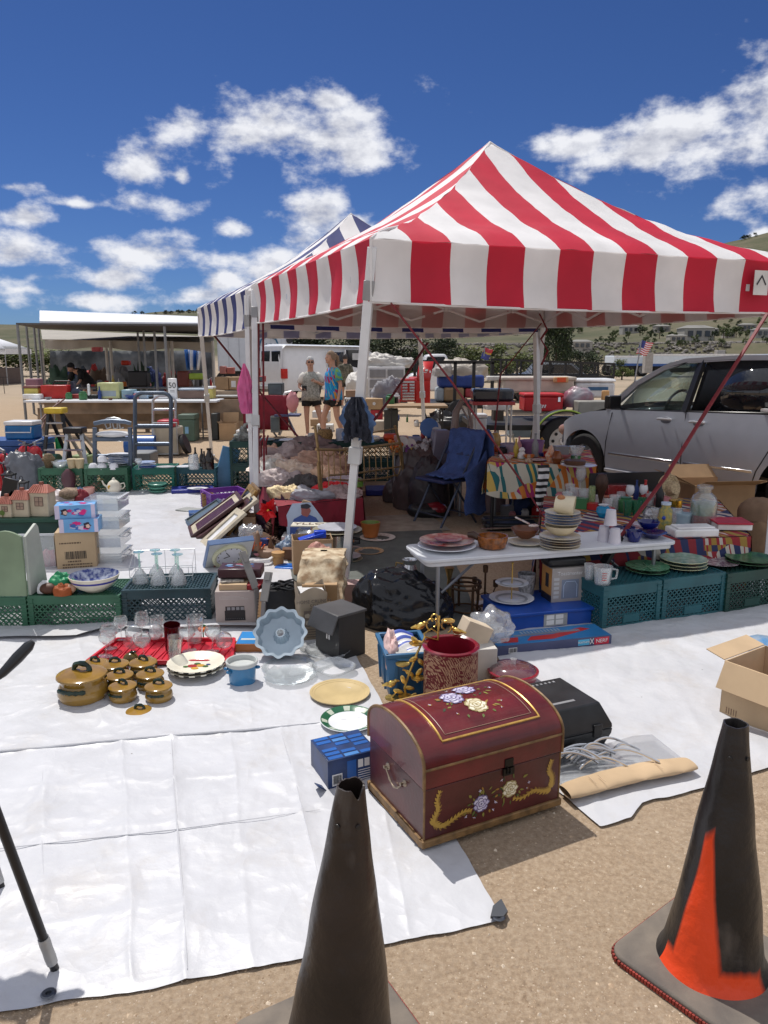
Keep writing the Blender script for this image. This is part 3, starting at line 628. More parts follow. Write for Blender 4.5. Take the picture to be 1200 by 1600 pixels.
mb=MB();mb.lathe([(.46*W_,.62*W_),(.52*W_,.66*W_),(.53*W_,.78*W_),(.50*W_,.80*W_),(.47*W_,.78*W_),(.44*W_,.62*W_),(.40*W_,.05*W_),(0,.04*W_)],n=32);mb.build('rim',mc((.52,.54,.52),.2),th)
for a_ in (.2,pi*1.25,pi+.1):
 q=MB();c_=Vector((cos(a_)*.5*W_,sin(a_)*.5*W_,.5*W_));q.ell(c_,(.016,.012,.009),10,8);q.build('handle',mc((.03,.16,.33),.2),th)
pan=mat('cast_aluminium',(.42,.50,.56),.35,.35,var=.06,vs=6);W_=S(78,441,1018);c_=A(441,1022)
M=Matrix.Rotation(R(50),3,'X');th=thing('bundt_pan','pale grey fluted bundt cake pan propped up on edge','cake pan',(c_.x,c_.y,W_*.36));mb=MB()
mb.lathe([(.13*W_,-.02*W_),(.36*W_,-.03*W_),(.43*W_,.02*W_),(.47*W_,.26*W_),(.51*W_,.27*W_),(.51*W_,.285*W_),(.45*W_,.275*W_),(.40*W_,.03*W_),(.3*W_,.0),(.16*W_,.03*W_),(.09*W_,.24*W_),(.07*W_,.24*W_),(.09*W_,-.02*W_)],n=96,lob=.05,nl=12,M=M,cap=False);mb.build('fluted_pan',pan,th)
lt('glass_platter','round cut glass platter with scalloped rim left of the glass bowls','platter',452,1045,86,FLAT,cut,n=48,lob=.02,nl=24,group='cut glass dishes')
lt('glass_platter','round cut glass platter in front, overlapping another and nearest the beige plate','platter',454,1058,82,FLAT,cut,z=.012,n=48,lob=.02,nl=24,group='cut glass dishes')
lt('glass_dish','fluted oval glass dish in front of the black file box','dish',512,1026,72,BOWL,cut,hz=.5,n=48,lob=.03,nl=20,group='cut glass dishes')
lt('glass_dish','oval cut glass tray standing behind the fluted glass dish','dish',500,1016,64,FLAT,cut,hz=1.5,n=40,group='cut glass dishes')
lt('glass_dish','square-lobed cut glass bowl just behind the beige plate','dish',522,1052,66,BOWL,cut,hz=.55,n=48,lob=.06,nl=4,group='cut glass dishes')
lt('dinner_plate','plain beige plate with ringed rim above the green rimmed plate','plate',531,1087,94,[(0,.01),(.27,.01),(.36,.03),(.5,.07),(.5,.085),(.46,.08),(.455,.074),(.42,.068),(.415,.062),(.37,.055),(.3,.03),(0,.026)],mc((.56,.43,.22),.25),n=48)
W_=S(90,545,1131);mb=MB();n_=72;mb.lathe([(0,.008),(.3*W_,.008),(.48*W_,.024),(.50*W_,.027),(.49*W_,.030),(.47*W_,.029),(.37*W_,.018),(.355*W_,.016),(0,.014)],n=n_)
for j in range(n_):
 for ii in (4,5,6):mb.m[ii*n_+j]=1
 if (j//3) % 3==0:mb.m[5*n_+j]=2
tag(mb.build('dinner_plate',[mc((.76,.78,.80),.12),mc((.02,.11,.055),.2),mc((.5,.55,.45),.2)],None,A(545,1131)),'white plate with dark green patterned rim beside the chest','plate')
bluebx=mat('dark_blue_print',(.015,.04,.13),.35,var=.3,vs=12);bl2=mc((.02,.11,.38),.3);bl3=mc((.07,.22,.52),.3)
f=frame(513,1236,590,1216,1190);th=ft('carton','torn blue printed carton lying on the tarp against the chest','box',f);w,h,d=f.w,f.h,.19
mb=MB();mb.b2((0,0,0),(w,d,h));mb.build('carton_body',bluebx,th,bev=.002)
mb=MB()
for i in range(3):
 for j in range(6):
  if (i+j) % 4==3:continue
  mb.k=(i*j+i) % 2;mb.b2((w*(.04+.32*i),d*(.03+.165*j),h),(w*(.32+.32*i),d*(.14+.165*j),h+.0015))
mb.build('printed_tiles',[bl2,bl3],th)
label_on(th,w*.08,w*.28,h*.12,h*.5,wht);bars(th,w*.1,w*.26,h*.18,h*.46,-.0022,16)
mb=MB();mb.b2((w*.38,-.0015,h*.2),(w*.56,0,h*.85));mb.build('blue_panel',bl2,th)
mb=MB();[mb.b2((w*(.6+.13*i),-.0015,h*.55),(w*(.7+.13*i),0,h*.82))for i in range(3)];[mb.b2((w*.6,-.0015,h*(.12+.08*i)),(w*(.85+.03*(i % 2)),0,h*(.14+.08*i)))for i in range(5)];mb.build('printed_text',wht,th)
mb=MB();mb.add([(-.002,0,0),(-.002,d*.2,0),(-.045,.03,.03),(-.05,-.02,h*.35)],[(0,1,2,3)]);mb.build('torn_flap',bluebx,th,solid=.003)
burg=mat('burgundy_paint',(.120,.011,.013),.32,var=.35,vs=5,bump=.05,bs=60,coat=.25);burd=mat('dark_burgundy_paint',(.070,.011,.011),.4,var=.4,vs=5,bump=.05,bs=60,coat=.2)
trim=mat('worn_gold_trim',(.20,.115,.045),.55,.1,var=.35,vs=22);gline=mat('gold_line',(.62,.38,.10),.35,.4,var=.2,vs=30)
f=frame(661,1334,874,1264,1237);W3,D3=f.w,.425;z1=AY(671,1237,f.o.y).z;z2=AY(674,1206,f.o.y).z
th=ft('wooden_chest','burgundy dome-lidded wooden chest painted with roses and gold scrolls','chest',f);zb=.018
mb=MB();mb.b2((.004,.004,zb+.024),(W3-.004,D3-.004,z1-.001));mb.build('chest_body',burd,th,bev=.003)
mb=MB()
g_=.005
mb.b2((-g_,-g_,zb),(W3+g_,.016,zb+.027));mb.b2((-g_,D3-.016,zb),(W3+g_,D3+g_,zb+.027));mb.b2((-g_,.016,zb),(.016,D3-.016,zb+.027));mb.b2((W3-.016,.016,zb),(W3+g_,D3-.016,zb+.027))
mb.build('base_moulding',trim,th,bev=.004)
for x in (.05,W3-.05):
 for y in (.05,D3-.05):q=MB();q.lathe([(0,0),(.022,0),(.030,.008),(.022,.018),(.015,.022),(0,.022)],c=(x,y,0),n=16);q.build('foot',burd,th)
zc=AY(589,1112,(f.o+Vector((-sin(f.rz),cos(f.rz),0))*D3).y).z
def arch(t_):
 a_=pi*(1-t_);e=.94;y=D3/2+(D3/2)*cos(a_)*1.0;return y,z2+(.105)*max(0,sin(a_))**.85
NA=26;prof=[(0,z1+.002)]+[arch(i/NA)for i in range(NA+1)]+[(D3,z1+.002)]
mb=MB();mb.prism([(y,z)for y,z in prof],0,W3,'x');mb.build('lid',burg,th,bev=.003,ang=30)
def edge(x,m=trim,r=.006,nm='lid_edge_trim'):
 q=MB();q.tube([(x,y,z)for y,z in prof],r,6);return q.build(nm,m,th)
edge(.001);edge(W3-.001)
q=MB();q.tube([(0,0,z2),(W3,0,z2)],.005,6);q.tube([(0,0,z1+.004),(0,0,z2)],.005,6);q.tube([(W3,0,z1+.004),(W3,0,z2)],.005,6)
for x in (.005,W3-.005):q.tube([(x,.005,zb+.03),(x,.005,z1-.002)],.004,6)
q.build('corner_trim',trim,th)
def AS(x,t_,o=.0012):
 y,z=arch(t_);y2,z2_=arch(t_+.01);y1,z1_=arch(t_-.01);n_=Vector((0,-(z2_-z1_),y2-y1)).normalized();return Vector((x,y,z))+n_*o
ta,tb=.20,.80;xa,xb=W3*.16,W3*.86
q=MB();L=[AS(lerp(xa,xb,i/20),ta)for i in range(21)]+[AS(xb,lerp(ta,tb,i/20))for i in range(1,21)]+[AS(lerp(xb,xa,i/20),tb)for i in range(1,21)]+[AS(xa,lerp(tb,ta,i/20))for i in range(1,20)]
q.tube(L,.0042,6,closed=True);q.build('gold_border',gline,th)
q=MB();xa2,xb2,ta2,tb2=xa+.022,xb-.022,ta+.045,tb-.045
L=[AS(lerp(xa2,xb2,i/20),ta2)for i in range(21)]+[AS(xb2,lerp(ta2,tb2,i/20))for i in range(1,21)]+[AS(lerp(xb2,xa2,i/20),tb2)for i in range(1,21)]+[AS(xa2,lerp(tb2,ta2,i/20))for i in range(1,20)]
q.tube(L,.0013,5,closed=True);q.build('thin_border',mc((.35,.22,.16),.4),th)
def leafpoly(P,q,c,L_,w_,a_,o,k):
 q.k=k;n_=8;pts=[]
 for i in range(n_+1):t_=i/n_;pts.append((t_*L_,w_*sin(pi*t_**.8)*.5))
 for i in range(n_-1,0,-1):t_=i/n_;pts.append((t_*L_,-w_*sin(pi*t_**.8)*.5))
 vs=[P(c[0]+u*cos(a_)-v*sin(a_),c[1]+u*sin(a_)+v*cos(a_),o)for u,v in pts];q.add(vs,[tuple(range(len(vs)))])
def disc(P,q,c,r,o,k,sq=1,n_=14,a0=0,wob=.1):
 q.k=k;vs=[P(c[0]+r*cos(2*pi*i/n_)*(1+wob*cos(5*2*pi*i/n_+a0)),c[1]+sq*r*sin(2*pi*i/n_)*(1+wob*cos(5*2*pi*i/n_+a0)),o)for i in range(n_)];q.add(vs,[tuple(range(n_))])
def rose(P,q,c,r,k0,seed):
 rr=random.Random(seed);disc(P,q,c,r,.0014,k0+2,wob=.08)
 for ring,(rad,pr,cnt)in enumerate(((.72,.42,7),(.45,.36,5),(.2,.26,4))):
  for i in range(cnt):
   a_=2*pi*i/cnt+ring*.5;cc_=(c[0]+r*rad*cos(a_),c[1]+r*rad*sin(a_))
   disc(P,q,cc_,r*pr,.0018+ring*.0007+.00008*i,k0+2,.8,a0=a_);disc(P,q,(cc_[0]-.07*r*cos(a_),cc_[1]-.07*r*sin(a_)),r*pr*.84,.0021+ring*.0007+.00008*i,k0+(i % 2),.8,a0=a_)
 disc(P,q,c,r*.12,.0046,k0+2)
FM=[mc((.52,.48,.66),.4),mc((.66,.63,.76),.4),mc((.14,.11,.22),.5),mc((.74,.70,.55),.4),mc((.60,.54,.36),.4),mc((.34,.27,.12),.5),mc((.10,.13,.03),.5),mc((.22,.20,.04),.5),mc((.30,.16,.03),.5),mc((.03,.05,.02),.5)]
def bouquet(P,cs,nm,seed,spread):
 q=MB();rr=random.Random(seed)
 for i in range(46):
  c_=rr.choice(cs);a_=rr.uniform(0,2*pi);rad=rr.uniform(.5,spread);c0=(c_[0][0]+c_[1]*rad*cos(a_)*1.25,c_[0][1]+c_[1]*rad*sin(a_)*.8)
  leafpoly(P,q,c0,rr.uniform(.012,.026),rr.uniform(.005,.010),a_+rr.uniform(-.6,.6),.0010+.00002*i,rr.choice((6,7,7,8,9)))
 for i in range(9):
  c_=rr.choice(cs);a_=rr.uniform(0,2*pi);c0=(c_[0][0]+c_[1]*1.9*cos(a_)*1.4,c_[0][1]+c_[1]*1.6*sin(a_))
  for j in range(4):leafpoly(P,q,c0,.007,.003,a_+j*1.57,.0016,rr.choice((1,0,8)))
 for i,(c_,r_,k0)in enumerate(cs):rose(P,q,c_,r_,k0,seed+i)
 q.build(nm,FM,th,flat=True)
arc=D3*1.25
bouquet(lambda u,v,o:AS(u,v/arc,o),[((W3*.44,arc*.55),.040,0),((W3*.585,arc*.63),.040,0),((W3*.53,arc*.42),.038,3)],'painted_roses',11,2.1)
FP=lambda u,v,o:Vector((u,.004-o,v))
bouquet(FP,[((W3*.40,z1*.52),.031,0),((W3*.61,z1*.62),.031,3)],'painted_roses',22,2.0)
QS=[]
GM=[mc((.42,.26,.05),.45),mc((.25,.14,.03),.45)]
def scroll(pts,w0,fl):
 q=MB();n_=24
 def B(t_):
  k=t_*(len(pts)-1);i=min(int(k),len(pts)-2);s3=k-i;p0_,p1_=Vector(pts[max(i-1,0)]),Vector(pts[i]);p2_,p3_=Vector(pts[i+1]),Vector(pts[min(i+2,len(pts)-1)])
  return .5*((2*p1_)+(-p0_+p2_)*s3+(2*p0_-5*p1_+4*p2_-p3_)*s3**2+(-p0_+3*p1_-3*p2_+p3_)*s3**3)
 L2=[B(i/n_)for i in range(n_+1)]
 for i in range(n_):
  a_,b_=L2[i],L2[i+1];d=b_-a_;ang_=atan2(d.y,d.x);w_=1.7*w0*(1-.7*i/n_)
  leafpoly(FP,q,a_,d.length*1.6,w_,ang_,.0012+.00003*i,i % 2 and 0)
  if i % 2==0:
   for s2 in (-1,1):leafpoly(FP,q,a_,.024*(1-.4*i/n_),.008,ang_+s2*.75,.0011+.00003*i,0 if s2>0 else 1)
 q.build('gold_scroll',GM,th,flat=True)
x0,h0=W3*.055,z1
scroll([(x0+.01,zb+.075),(x0-.001+.012,h0*.50),(x0+.028,h0*.64),(x0+.022,h0*.78),(x0+.034,h0*.93)],.010,1)
scroll([(x0+.01,zb+.08),(x0+.045,zb+.06),(x0+.09,zb+.075),(x0+.13,zb+.09),(x0+.16,zb+.085)],.010,1)
x0=W3*.945
scroll([(x0-.01,h0*.42),(x0-.006,h0*.60),(x0-.022,h0*.74),(x0-.012,h0*.90)],.010,1)
scroll([(x0-.01,h0*.40),(x0-.045,zb+.075),(x0-.09,zb+.09),(x0-.14,zb+.075),(x0-.18,zb+.085)],.010,1)
q=MB();q.b2((W3*.55,-.004,z1-.028),(W3*.63,.006,z1-.002));q.b2((W3*.56,-.004,z1+.004),(W3*.62,.002,z1+.034));q.tube([(W3*.575,-.006,z1+.006),(W3*.575,-.008,z1-.02),(W3*.60,-.008,z1-.02),(W3*.60,-.006,z1+.0)],.003,6)
q.build('latch',mc((.02,.018,.016),.4,.6),th)
q=MB()
for s2 in (0,1):q.lathe([(0,0),(.014,0),(.012,.004),(.005,.008),(.005,.014),(.007,.018),(0,.02)],n=12,M=Matrix.Rotation(R(-90),3,'Y'),c=(.004,D3*(.33+.30*s2),z1-.045))
q.tube([(-.006,D3*(.33+.30*i/12),z1-.045-.045*sin(pi*i/12))for i in range(13)],[.003+.002*(i % 3==0)for i in range(13)],8)
q.build('handle',mc((.30,.24,.18),.35,.8),th)
def cone_mat(nm,seed,orange):
 m=mat(nm,(.013,.012,.013)if orange else (.020,.014,.012),.36,var=.45,vs=5,bump=.35,bs=16);t=m.node_tree;b=t.nodes['Principled BSDF'];old=b.inputs['Base Color'].links[0].from_socket
 co=t.nodes.new('ShaderNodeTexCoord');n_=t.nodes.new('ShaderNodeTexNoise');n_.inputs['Scale'].default_value=9;n_.inputs['Detail'].default_value=7;mp_=t.nodes.new('ShaderNodeMapping');mp_.inputs['Scale'].default_value=(1,1,.35);mp_.inputs['Location'].default_value=(seed,0,0)
 t.links.new(co.outputs['Object'],mp_.inputs[0]);t.links.new(mp_.outputs[0],n_.inputs['Vector']);r_=t.nodes.new('ShaderNodeValToRGB');t.links.new(n_.outputs[0],r_.inputs[0])
 r_.color_ramp.elements[0].position=.58;r_.color_ramp.elements[1].position=.70;r_.color_ramp.elements[0].color=(0,0,0,1)
 mx_=t.nodes.new('ShaderNodeMix');mx_.data_type='RGBA';t.links.new(r_.outputs[0],mx_.inputs[0]);t.links.new(old,mx_.inputs[6]);mx_.inputs[7].default_value=(.075,.066,.060,1)
 t.links.new(mx_.outputs[2],b.inputs['Base Color'])
 if orange:
  sp=t.nodes.new('ShaderNodeSeparateXYZ');t.links.new(co.outputs['Object'],sp.inputs[0])
  def mt(op,a_,b_=None,c_=None):
   q=t.nodes.new('ShaderNodeMath');q.operation=op
   for i,v in enumerate((a_,b_,c_)):
    if v is None:continue
    if isinstance(v,(int,float)):q.inputs[i].default_value=v
    else:t.links.new(v,q.inputs[i])
   return q.outputs[0]
  X,Y,Z=sp.outputs;ang_=mt('ARCTAN2',Y,X)
  wob=mt('MULTIPLY',mt('SUBTRACT',n_.outputs[0],.5),.5)
  lo_=mt('ADD',-1.78,mt('MULTIPLY',mt('SUBTRACT',Z,.05),-1.35))
  right=mt('SUBTRACT',mt('ADD',lo_,mt('MULTIPLY',wob,.6)),ang_)
  left=mt('SUBTRACT',ang_,mt('ADD',-2.98,mt('MULTIPLY',Z,.7)))
  top=mt('SUBTRACT',mt('ADD',.47,mt('MULTIPLY',wob,.05)),mt('ADD',Z,mt('MULTIPLY',mt('ABSOLUTE',mt('ADD',ang_,2.25)),.08)))
  a_=mt('MINIMUM',mt('MINIMUM',mt('MULTIPLY',right,9),mt('MULTIPLY',left,14)),mt('MULTIPLY',top,30))
  low=mt('MULTIPLY',mt('SUBTRACT',mt('ADD',.085,mt('MULTIPLY',wob,.14)),Z),45);low=mt('MINIMUM',low,mt('MULTIPLY',mt('SUBTRACT',-.85,ang_),6))
  al=t.nodes.new('ShaderNodeClamp');t.links.new(mt('MAXIMUM',a_,low),al.inputs[0])
  m2=t.nodes.new('ShaderNodeMix');m2.data_type='RGBA';t.links.new(al.outputs[0],m2.inputs[0]);t.links.new(mx_.outputs[2],m2.inputs[6]);m2.inputs[7].default_value=(.80,.065,.012,1);t.links.new(m2.outputs[2],b.inputs['Base Color'])
 return m
basem=mat('dusty_rubber',(.115,.10,.088),.85,var=.4,vs=7,bump=.2,bs=30,col2=(.21,.175,.14));redrub=mat('red_rubber',(.24,.03,.02),.6,var=.4,vs=20)
def cone(label,px,py,hpx,orange,seed,rzb,torn=False,bw=.36,lean=0):
 c_=A(px,py);th=thing('traffic_cone',label,'traffic cone',c_,0,'old traffic cones');H=AY(*hpx,c_.y).z;mb=MB();n_=64;rb,rt=.135,.030;L=40
 def top(a_):return H-(.004*max(0,cos(a_-2.6))**2+.024*max(0,cos(a_+.9))**14+.002*fb((cos(a_)*2,sin(a_)*2,1),2,2)if torn else 0)
 vs=[]
 for i in range(L+1):
  for j in range(n_):
   a_=2*pi*j/n_;z=.02+(top(a_)-.02)*i/L;k=(z-.02)/(H-.02);r=lerp(rb,rt,k)+.004*(fb((cos(a_),sin(a_),z*5),1.1,2))+(.012*max(0,1-k*14)**2)
   vs.append((r*cos(a_)+lean*z,r*sin(a_),z))
 for i in range(12):
  for j in range(n_):x,y,z=vs[(L-i)*n_+j];vs.append(((x-lean*z)*.87+lean*z,y*.87,z))
 fs=[(i*n_+j,i*n_+(j+1) % n_,(i+1)*n_+(j+1) % n_,(i+1)*n_+j)for i in range(L+12)for j in range(n_)]
 mb.add(vs,fs);mb.build('cone_body',cone_mat('worn_black_cone',seed,orange),th,ang=60)
 mb=MB()
 for a_ in (-1.05,-2.15):r=lerp(rb,rt,.88)+.0015;mb.lathe([(0,0),(.0065,0),(.006,.0015),(0,.002)],n=12,M=Matrix.Rotation(a_+pi/2,3,'Z')@Matrix.Rotation(R(90),3,'X'),c=(r*cos(a_)+lean*H*.89,r*sin(a_),H*.89))
 mb.build('hole',blk,th)
 mb=MB();K=bw/2;P=[]
 for (cx,cy)in ((1,1),(-1,1),(-1,-1),(1,-1)):
  for i in range(7):a_=atan2(cy,cx)-pi/4+pi/2*i/6;P.append((cx*(K-.05)+.05*cos(a_),cy*(K-.05)+.05*sin(a_)))
 M=Matrix.Rotation(rzb,3,'Z');mb.prism(P,.006,.024,'z',M=M);b_=mb.build('base',basem,th,bev=.006)
 q=MB()
 for i in range(len(P)):
  p_,q_=Vector((*P[i],.004)),Vector((*P[(i+1) % len(P)],.004));L_=(q_-p_).length;k=max(1,int(L_/.009))
  for j in range(k):c2=M@p_.lerp(q_,(j+.5)/k);q.box((c2.x*1.012,c2.y*1.012,.007),(.007,.007,.012),M)
 q.build('rubber_teeth',redrub,b_)
 return th
cone('faded black traffic cone with a large orange painted patch',1112,1508,(1148,1130),True,3,R(38),bw=.40)
cone('black traffic cone with a torn open top standing nearest the camera',530,1658,(548,1225),False,9,R(30),torn=True,bw=.42,lean=.046)
f=frame(835,1184,939,1172,1100);zt=.215;a1,a2,a3=A(869,1108,zt),A(947,1091,zt),A(898,1058,zt);dd=(a3-a2);
th=thing('tool_case','black plastic clamshell tool case behind the chest','case',A(939,1171),atan2((a2-a1).y,(a2-a1).x));w,d=.40,.30
mb=MB();pl=lambda z,i:[(-w-.0+i,i),(0-i+.0,i),(0-i,d-i),(-w+i,d-i)]
def loft(mb,rings):
 vs=[ (x,y,z)for z,P in rings for x,y in P];n_=len(rings[0][1]);fs=[(i*n_+j,i*n_+(j+1) % n_,(i+1)*n_+(j+1) % n_,(i+1)*n_+j)for i in range(len(rings)-1)for j in range(n_)]+[tuple(range(n_))[::-1],tuple((len(rings)-1)*n_+j for j in range(n_))];mb.add(vs,fs)
loft(mb,[(0,pl(0,0)),(.085,pl(0,-.028)),(.108,pl(0,-.030))]);mb.build('lower_shell',mat('case_plastic',(.016,.017,.019),.38,var=.3,vs=10),th,bev=.005)
mb=MB();loft(mb,[(.110,pl(0,-.030)),(.128,pl(0,-.028)),(zt,pl(0,.012))]);mb.build('upper_shell',bpy.data.materials['case_plastic'],th,bev=.005)
for x in (-.05,-.34):q=MB();q.b2((x-.022,-.036,.085),(x+.022,-.028,.14));q.build('latch',blk,th,bev=.003)
q=MB();q.b2((-.28,-.045,.05),(-.15,-.022,.075));q.b2((-.28,-.03,.06),(-.265,-.0,.08));q.b2((-.165,-.03,.06),(-.15,-.0,.08));q.build('carry_handle',blk,th,bev=.004)
q=MB();q.b2((-.30,.06,zt),(-.10,.075,zt+.002));[q.b2((-.34+.022*i,.25,zt),(-.33+.022*i,.262,zt+.0025))for i in range(13)];q.build('embossed_marks',gry,th)
pts=[(868,1225),(868,1196),(990,1160),(1018,1158),(1070,1200),(895,1258)]
q=MB();c0=A(960,1210);P=[A(*p)-c0 for p in pts];th=thing('plastic_sheet','clear plastic bag spread flat under the bundle of metal tubes','bag',c0)
q.prism([(p.x,p.y)for p in P],.028,.032,'z');q.build('film',glassy('plastic_film',(.85,.87,.9),.35,.25),th)
th=thing('tube_bundle','bundle of bent chrome tubes lying in clear plastic beside the cardboard sleeve','tubes',A(950,1215));q=MB();rr=random.Random(12);o0=A(950,1215)
for i in range(16):
 p=A(rr.uniform(885,985),rr.uniform(1195,1222))-o0;a_=rr.uniform(-.2,.5);L_=rr.uniform(.07,.13);z=.045+.003*i;ht=rr.uniform(.02,.05)
 q.tube([(p.x+L_*(2*t_/10-1)*cos(a_)-.02*sin(a_)*sin(pi*t_/10),p.y+L_*(2*t_/10-1)*sin(a_)+ht*sin(pi*t_/10),z+.02*sin(pi*t_/10))for t_ in range(11)],.0055,7)
q.build('tubes',chrome,th)
f=frame(893,1258,1092,1212,1232,.008);th=ft('cardboard_sleeve','long flattened tan cardboard sleeve beside the chrome tubes','cardboard',f);w=f.w;mb=MB();rr=random.Random(2)
def fs_(u,v):
 a_=2*pi*v;ed=1-.25*abs(2*u-1)**6;return Vector((u*w,.045+.055*cos(a_)*ed+.02*sin(u*3),.028+.024*sin(a_)*(.75+.12*sin(u*19)+.1*sin(u*41))*ed))
mb.grid(fs_,60,18);mb.build('sleeve',card2,th,ang=70)
q=MB();[q.b2((w*x,.02,.052),(w*x+.002,.07,.054))for x in (.2,.27,.72)];q.build('crease',mc((.6,.45,.3),.8),th)
lt('blue_parcel','blue and grey parcel at the right edge behind the open cardboard box','parcel',1190,1018,60,[(0,0),(.45,0),(.5,.06),(.46,.26),(.3,.36),(0,.4)],mat('blue_grey_film',(.06,.22,.45),.35,col2=(.35,.38,.4),vs=9),n=8)
f=frame(1128,1118,1300,1210,1040);f2=F();f2.o=A(1124,1116);a_=A(1230,1160)-f2.o;f2.rz=atan2(a_.y,a_.x);f2.w=.62;f2.h=AY(1118,1032,f2.o.y).z
th=cardbox('large open tan cardboard box at the right edge beside the orange patched cone',f2,.34,card2,flaps=(('f',.13,-62),('l',.10,12)),t_=.007)
mb=MB();mb.b2((.2,.04,.02),(.36,.2,.12));q=mb.build('packed_item',mc((.45,.46,.47)),th);mb=MB();mb.b2((.1,.05,.01),(.19,.22,.09));mb.build('packed_item',mc((.4,.05,.03)),th)
q=MB();[q.b2((.03+.012*i,-.0012,.02),(.034+.012*i,0,.05))for i in range(5)];q.build('printed_marks',mc((.2,.12,.07)),th)
gt=mat('duct_tape',(.42,.42,.41),.45,.3,var=.1,vs=14)
th=thing('camp_stand','black tube stand with grey taped feet cut off by the left edge','stand',A(86,1516))
o0=A(86,1516);b_=Vector((0,0,.0));t_=AY(-6,1268,1.72)-o0;d=t_.normalized()
mb=MB();mb.tube([d*.04,t_*1.8],.0125,14);mb.build('leg',blk,th);q=MB();q.tube([d*.028,d*.05,d*.08,d*.1,d*.12],[.0145,.0155,.0148,.0158,.0145],14);q.build('tape_wrap',gt,th);q=MB();q.tube([d*0+Vector((0,0,.004)),d*.03],.0115,14);q.build('rubber_tip',blk,th)
o2=A(2,1388)-o0;t2=o2+Vector((-.20,.05,.9));d2=(t2-o2).normalized()
mb=MB();mb.tube([o2+d2*.04,t2],.0125,14);mb.build('leg',blk,th);q=MB();q.tube([o2+d2*.02,o2+d2*.10],.0148,14);q.build('tape_wrap',gt,th);q=MB();q.tube([o2+Vector((0,0,.004)),o2+d2*.03],.0115,14);q.build('rubber_tip',blk,th)
tip=AY(50,1004,2.12)-o0;tl=AY(4,1052,2.06)-o0;dd=(tl-tip);up=tip+dd*2.6
mb=MB();mb.tube([tip+Vector((.004,0,.004)),tip+dd*.12,tip+dd*.5,tl,tip+dd*1.15,tip+dd*1.25],[.008,.016,.0175,.013,.008,.005],12);mb.build('arm_paddle',mc((.02,.022,.026),.3),th)
mb=MB();mb.tube([tip+dd*1.2,up],.005,8);mb.build('arm_rod',gm_,th)
mb=MB();hb=Vector((-1.31,2.34,1.30))-o0;mb.ell(hb,(.075,.065,.07),18,12,.1);mb.tube([hb+Vector((-.35,.15,.0)),hb,hb+Vector((-.3,-.2,.0))],.02,8);mb.tube([up,hb],.012,8);mb.tube([t_*1.8,hb],.0125,8);mb.build('hub',blk,th)
sage=mat('sage_paint',(.20,.27,.17),.6,var=.12,vs=5)
f=frame(-60,932,42,932,832,ztop);th=ft('headboard_panel','tall sage green curved wooden panel standing on the leftmost front crate','panel',f);w,h=f.w,f.h
mb=MB();mb.prism([(0,0),(w,0),(w,h*.93)]+[(w-w*.5*i/8,h*(.93+.09*sin(pi*i/8)))for i in range(1,9)]+[(0,h*.95)],0,.02,'y');mb.build('front_panel',sage,th,bev=.003)
mb=MB();mb.prism([(.02,0),(.26,0),(.20,h*.98),(.17,h*1.05),(.02,h*.92)],w,w+.018,'x');mb.build('side_panel',mat('sage_edge',(.42,.45,.40),.6,var=.1),th,bev=.003)
th=thing('stuffed_doll','stuffed doll with orange hair and green dress lying on the green crate','doll',A(92,928,ztop));mb=MB()
mb.ell((-.06,0,.035),(.055,.045,.035),12,8);mb.build('legs',mc((.08,.03,.015)),th)
cloth_pile('dress','','',(.0,.06,0),(.09,.07),.11,mc((.01,.22,.09),.5),4,28,.5,th);cloth_pile('collar','','',(-.10,.04,0),(.05,.05),.07,wht,6,20,.5,th)
cloth_pile('hair','','',(.035,-.02,0),(.055,.05),.07,mc((.30,.07,.015),.7),9,28,.6,th);mb=MB();mb.ell((.075,-.0,.035),(.035,.03,.03),12,8);mb.build('face',mc((.5,.3,.2)),th)
pat=mat('blue_floral_glaze',(.03,.05,.22),.15,vs=38,col2=(.50,.54,.62));W_=S(76,149,922,ztop);th=thing('serving_bowl','large white bowl with blue floral inside and two blue bands on the green crate','bowl',A(149,922,ztop));mb=MB()
pr=[(.0,.0),(.2,.0),(.22,.02),(.33,.08),(.44,.19),(.455,.215),(.475,.26),(.5,.33),(.49,.34)]
mb.lathe(sc_(pr,W_),n=36,cap=False)
for j in range(36):mb.m[5*36+j]=1
mb.build('bowl_body',[crm2,mc((.05,.05,.28),.2)],th);mb=MB();mb.lathe(sc_([(.49,.34),(.47,.27),(.42,.18),(.3,.07),(.2,.03),(0,.025)],W_),n=36,cap=False);mb.build('painted_inside',pat,th)
f=frame(204,918,302,914,862,ztop-.012);th=ft('wire_rack','white wire rack holding upside-down glasses on the dark teal crate','rack',f);w,h,d=f.w,f.h*.55,.20;mb=MB()
for z in (.012,h*.5,h):mb.tube([(0,0,z),(w,0,z),(w,d,z+(.06 if z==h else 0)),(0,d,z+(.06 if z==h else 0))],.0028,6,closed=True)
for i in range(9):x=w*i/8;mb.tube([(x,0,.0),(x,0,h*.5 if i % 4 else h)],.002,5);mb.tube([(x,0,.012),(x,d,.012)],.002,5);mb.tube([(x,d,.0),(x,d,h+.06 if i % 4==0 else h*.5)],.002,5)
mb.build('wire_frame',mc((.62,.64,.66),.3,.3),th)
gfoot=glassy('green_tint_glass',(.55,.85,.75),.3)
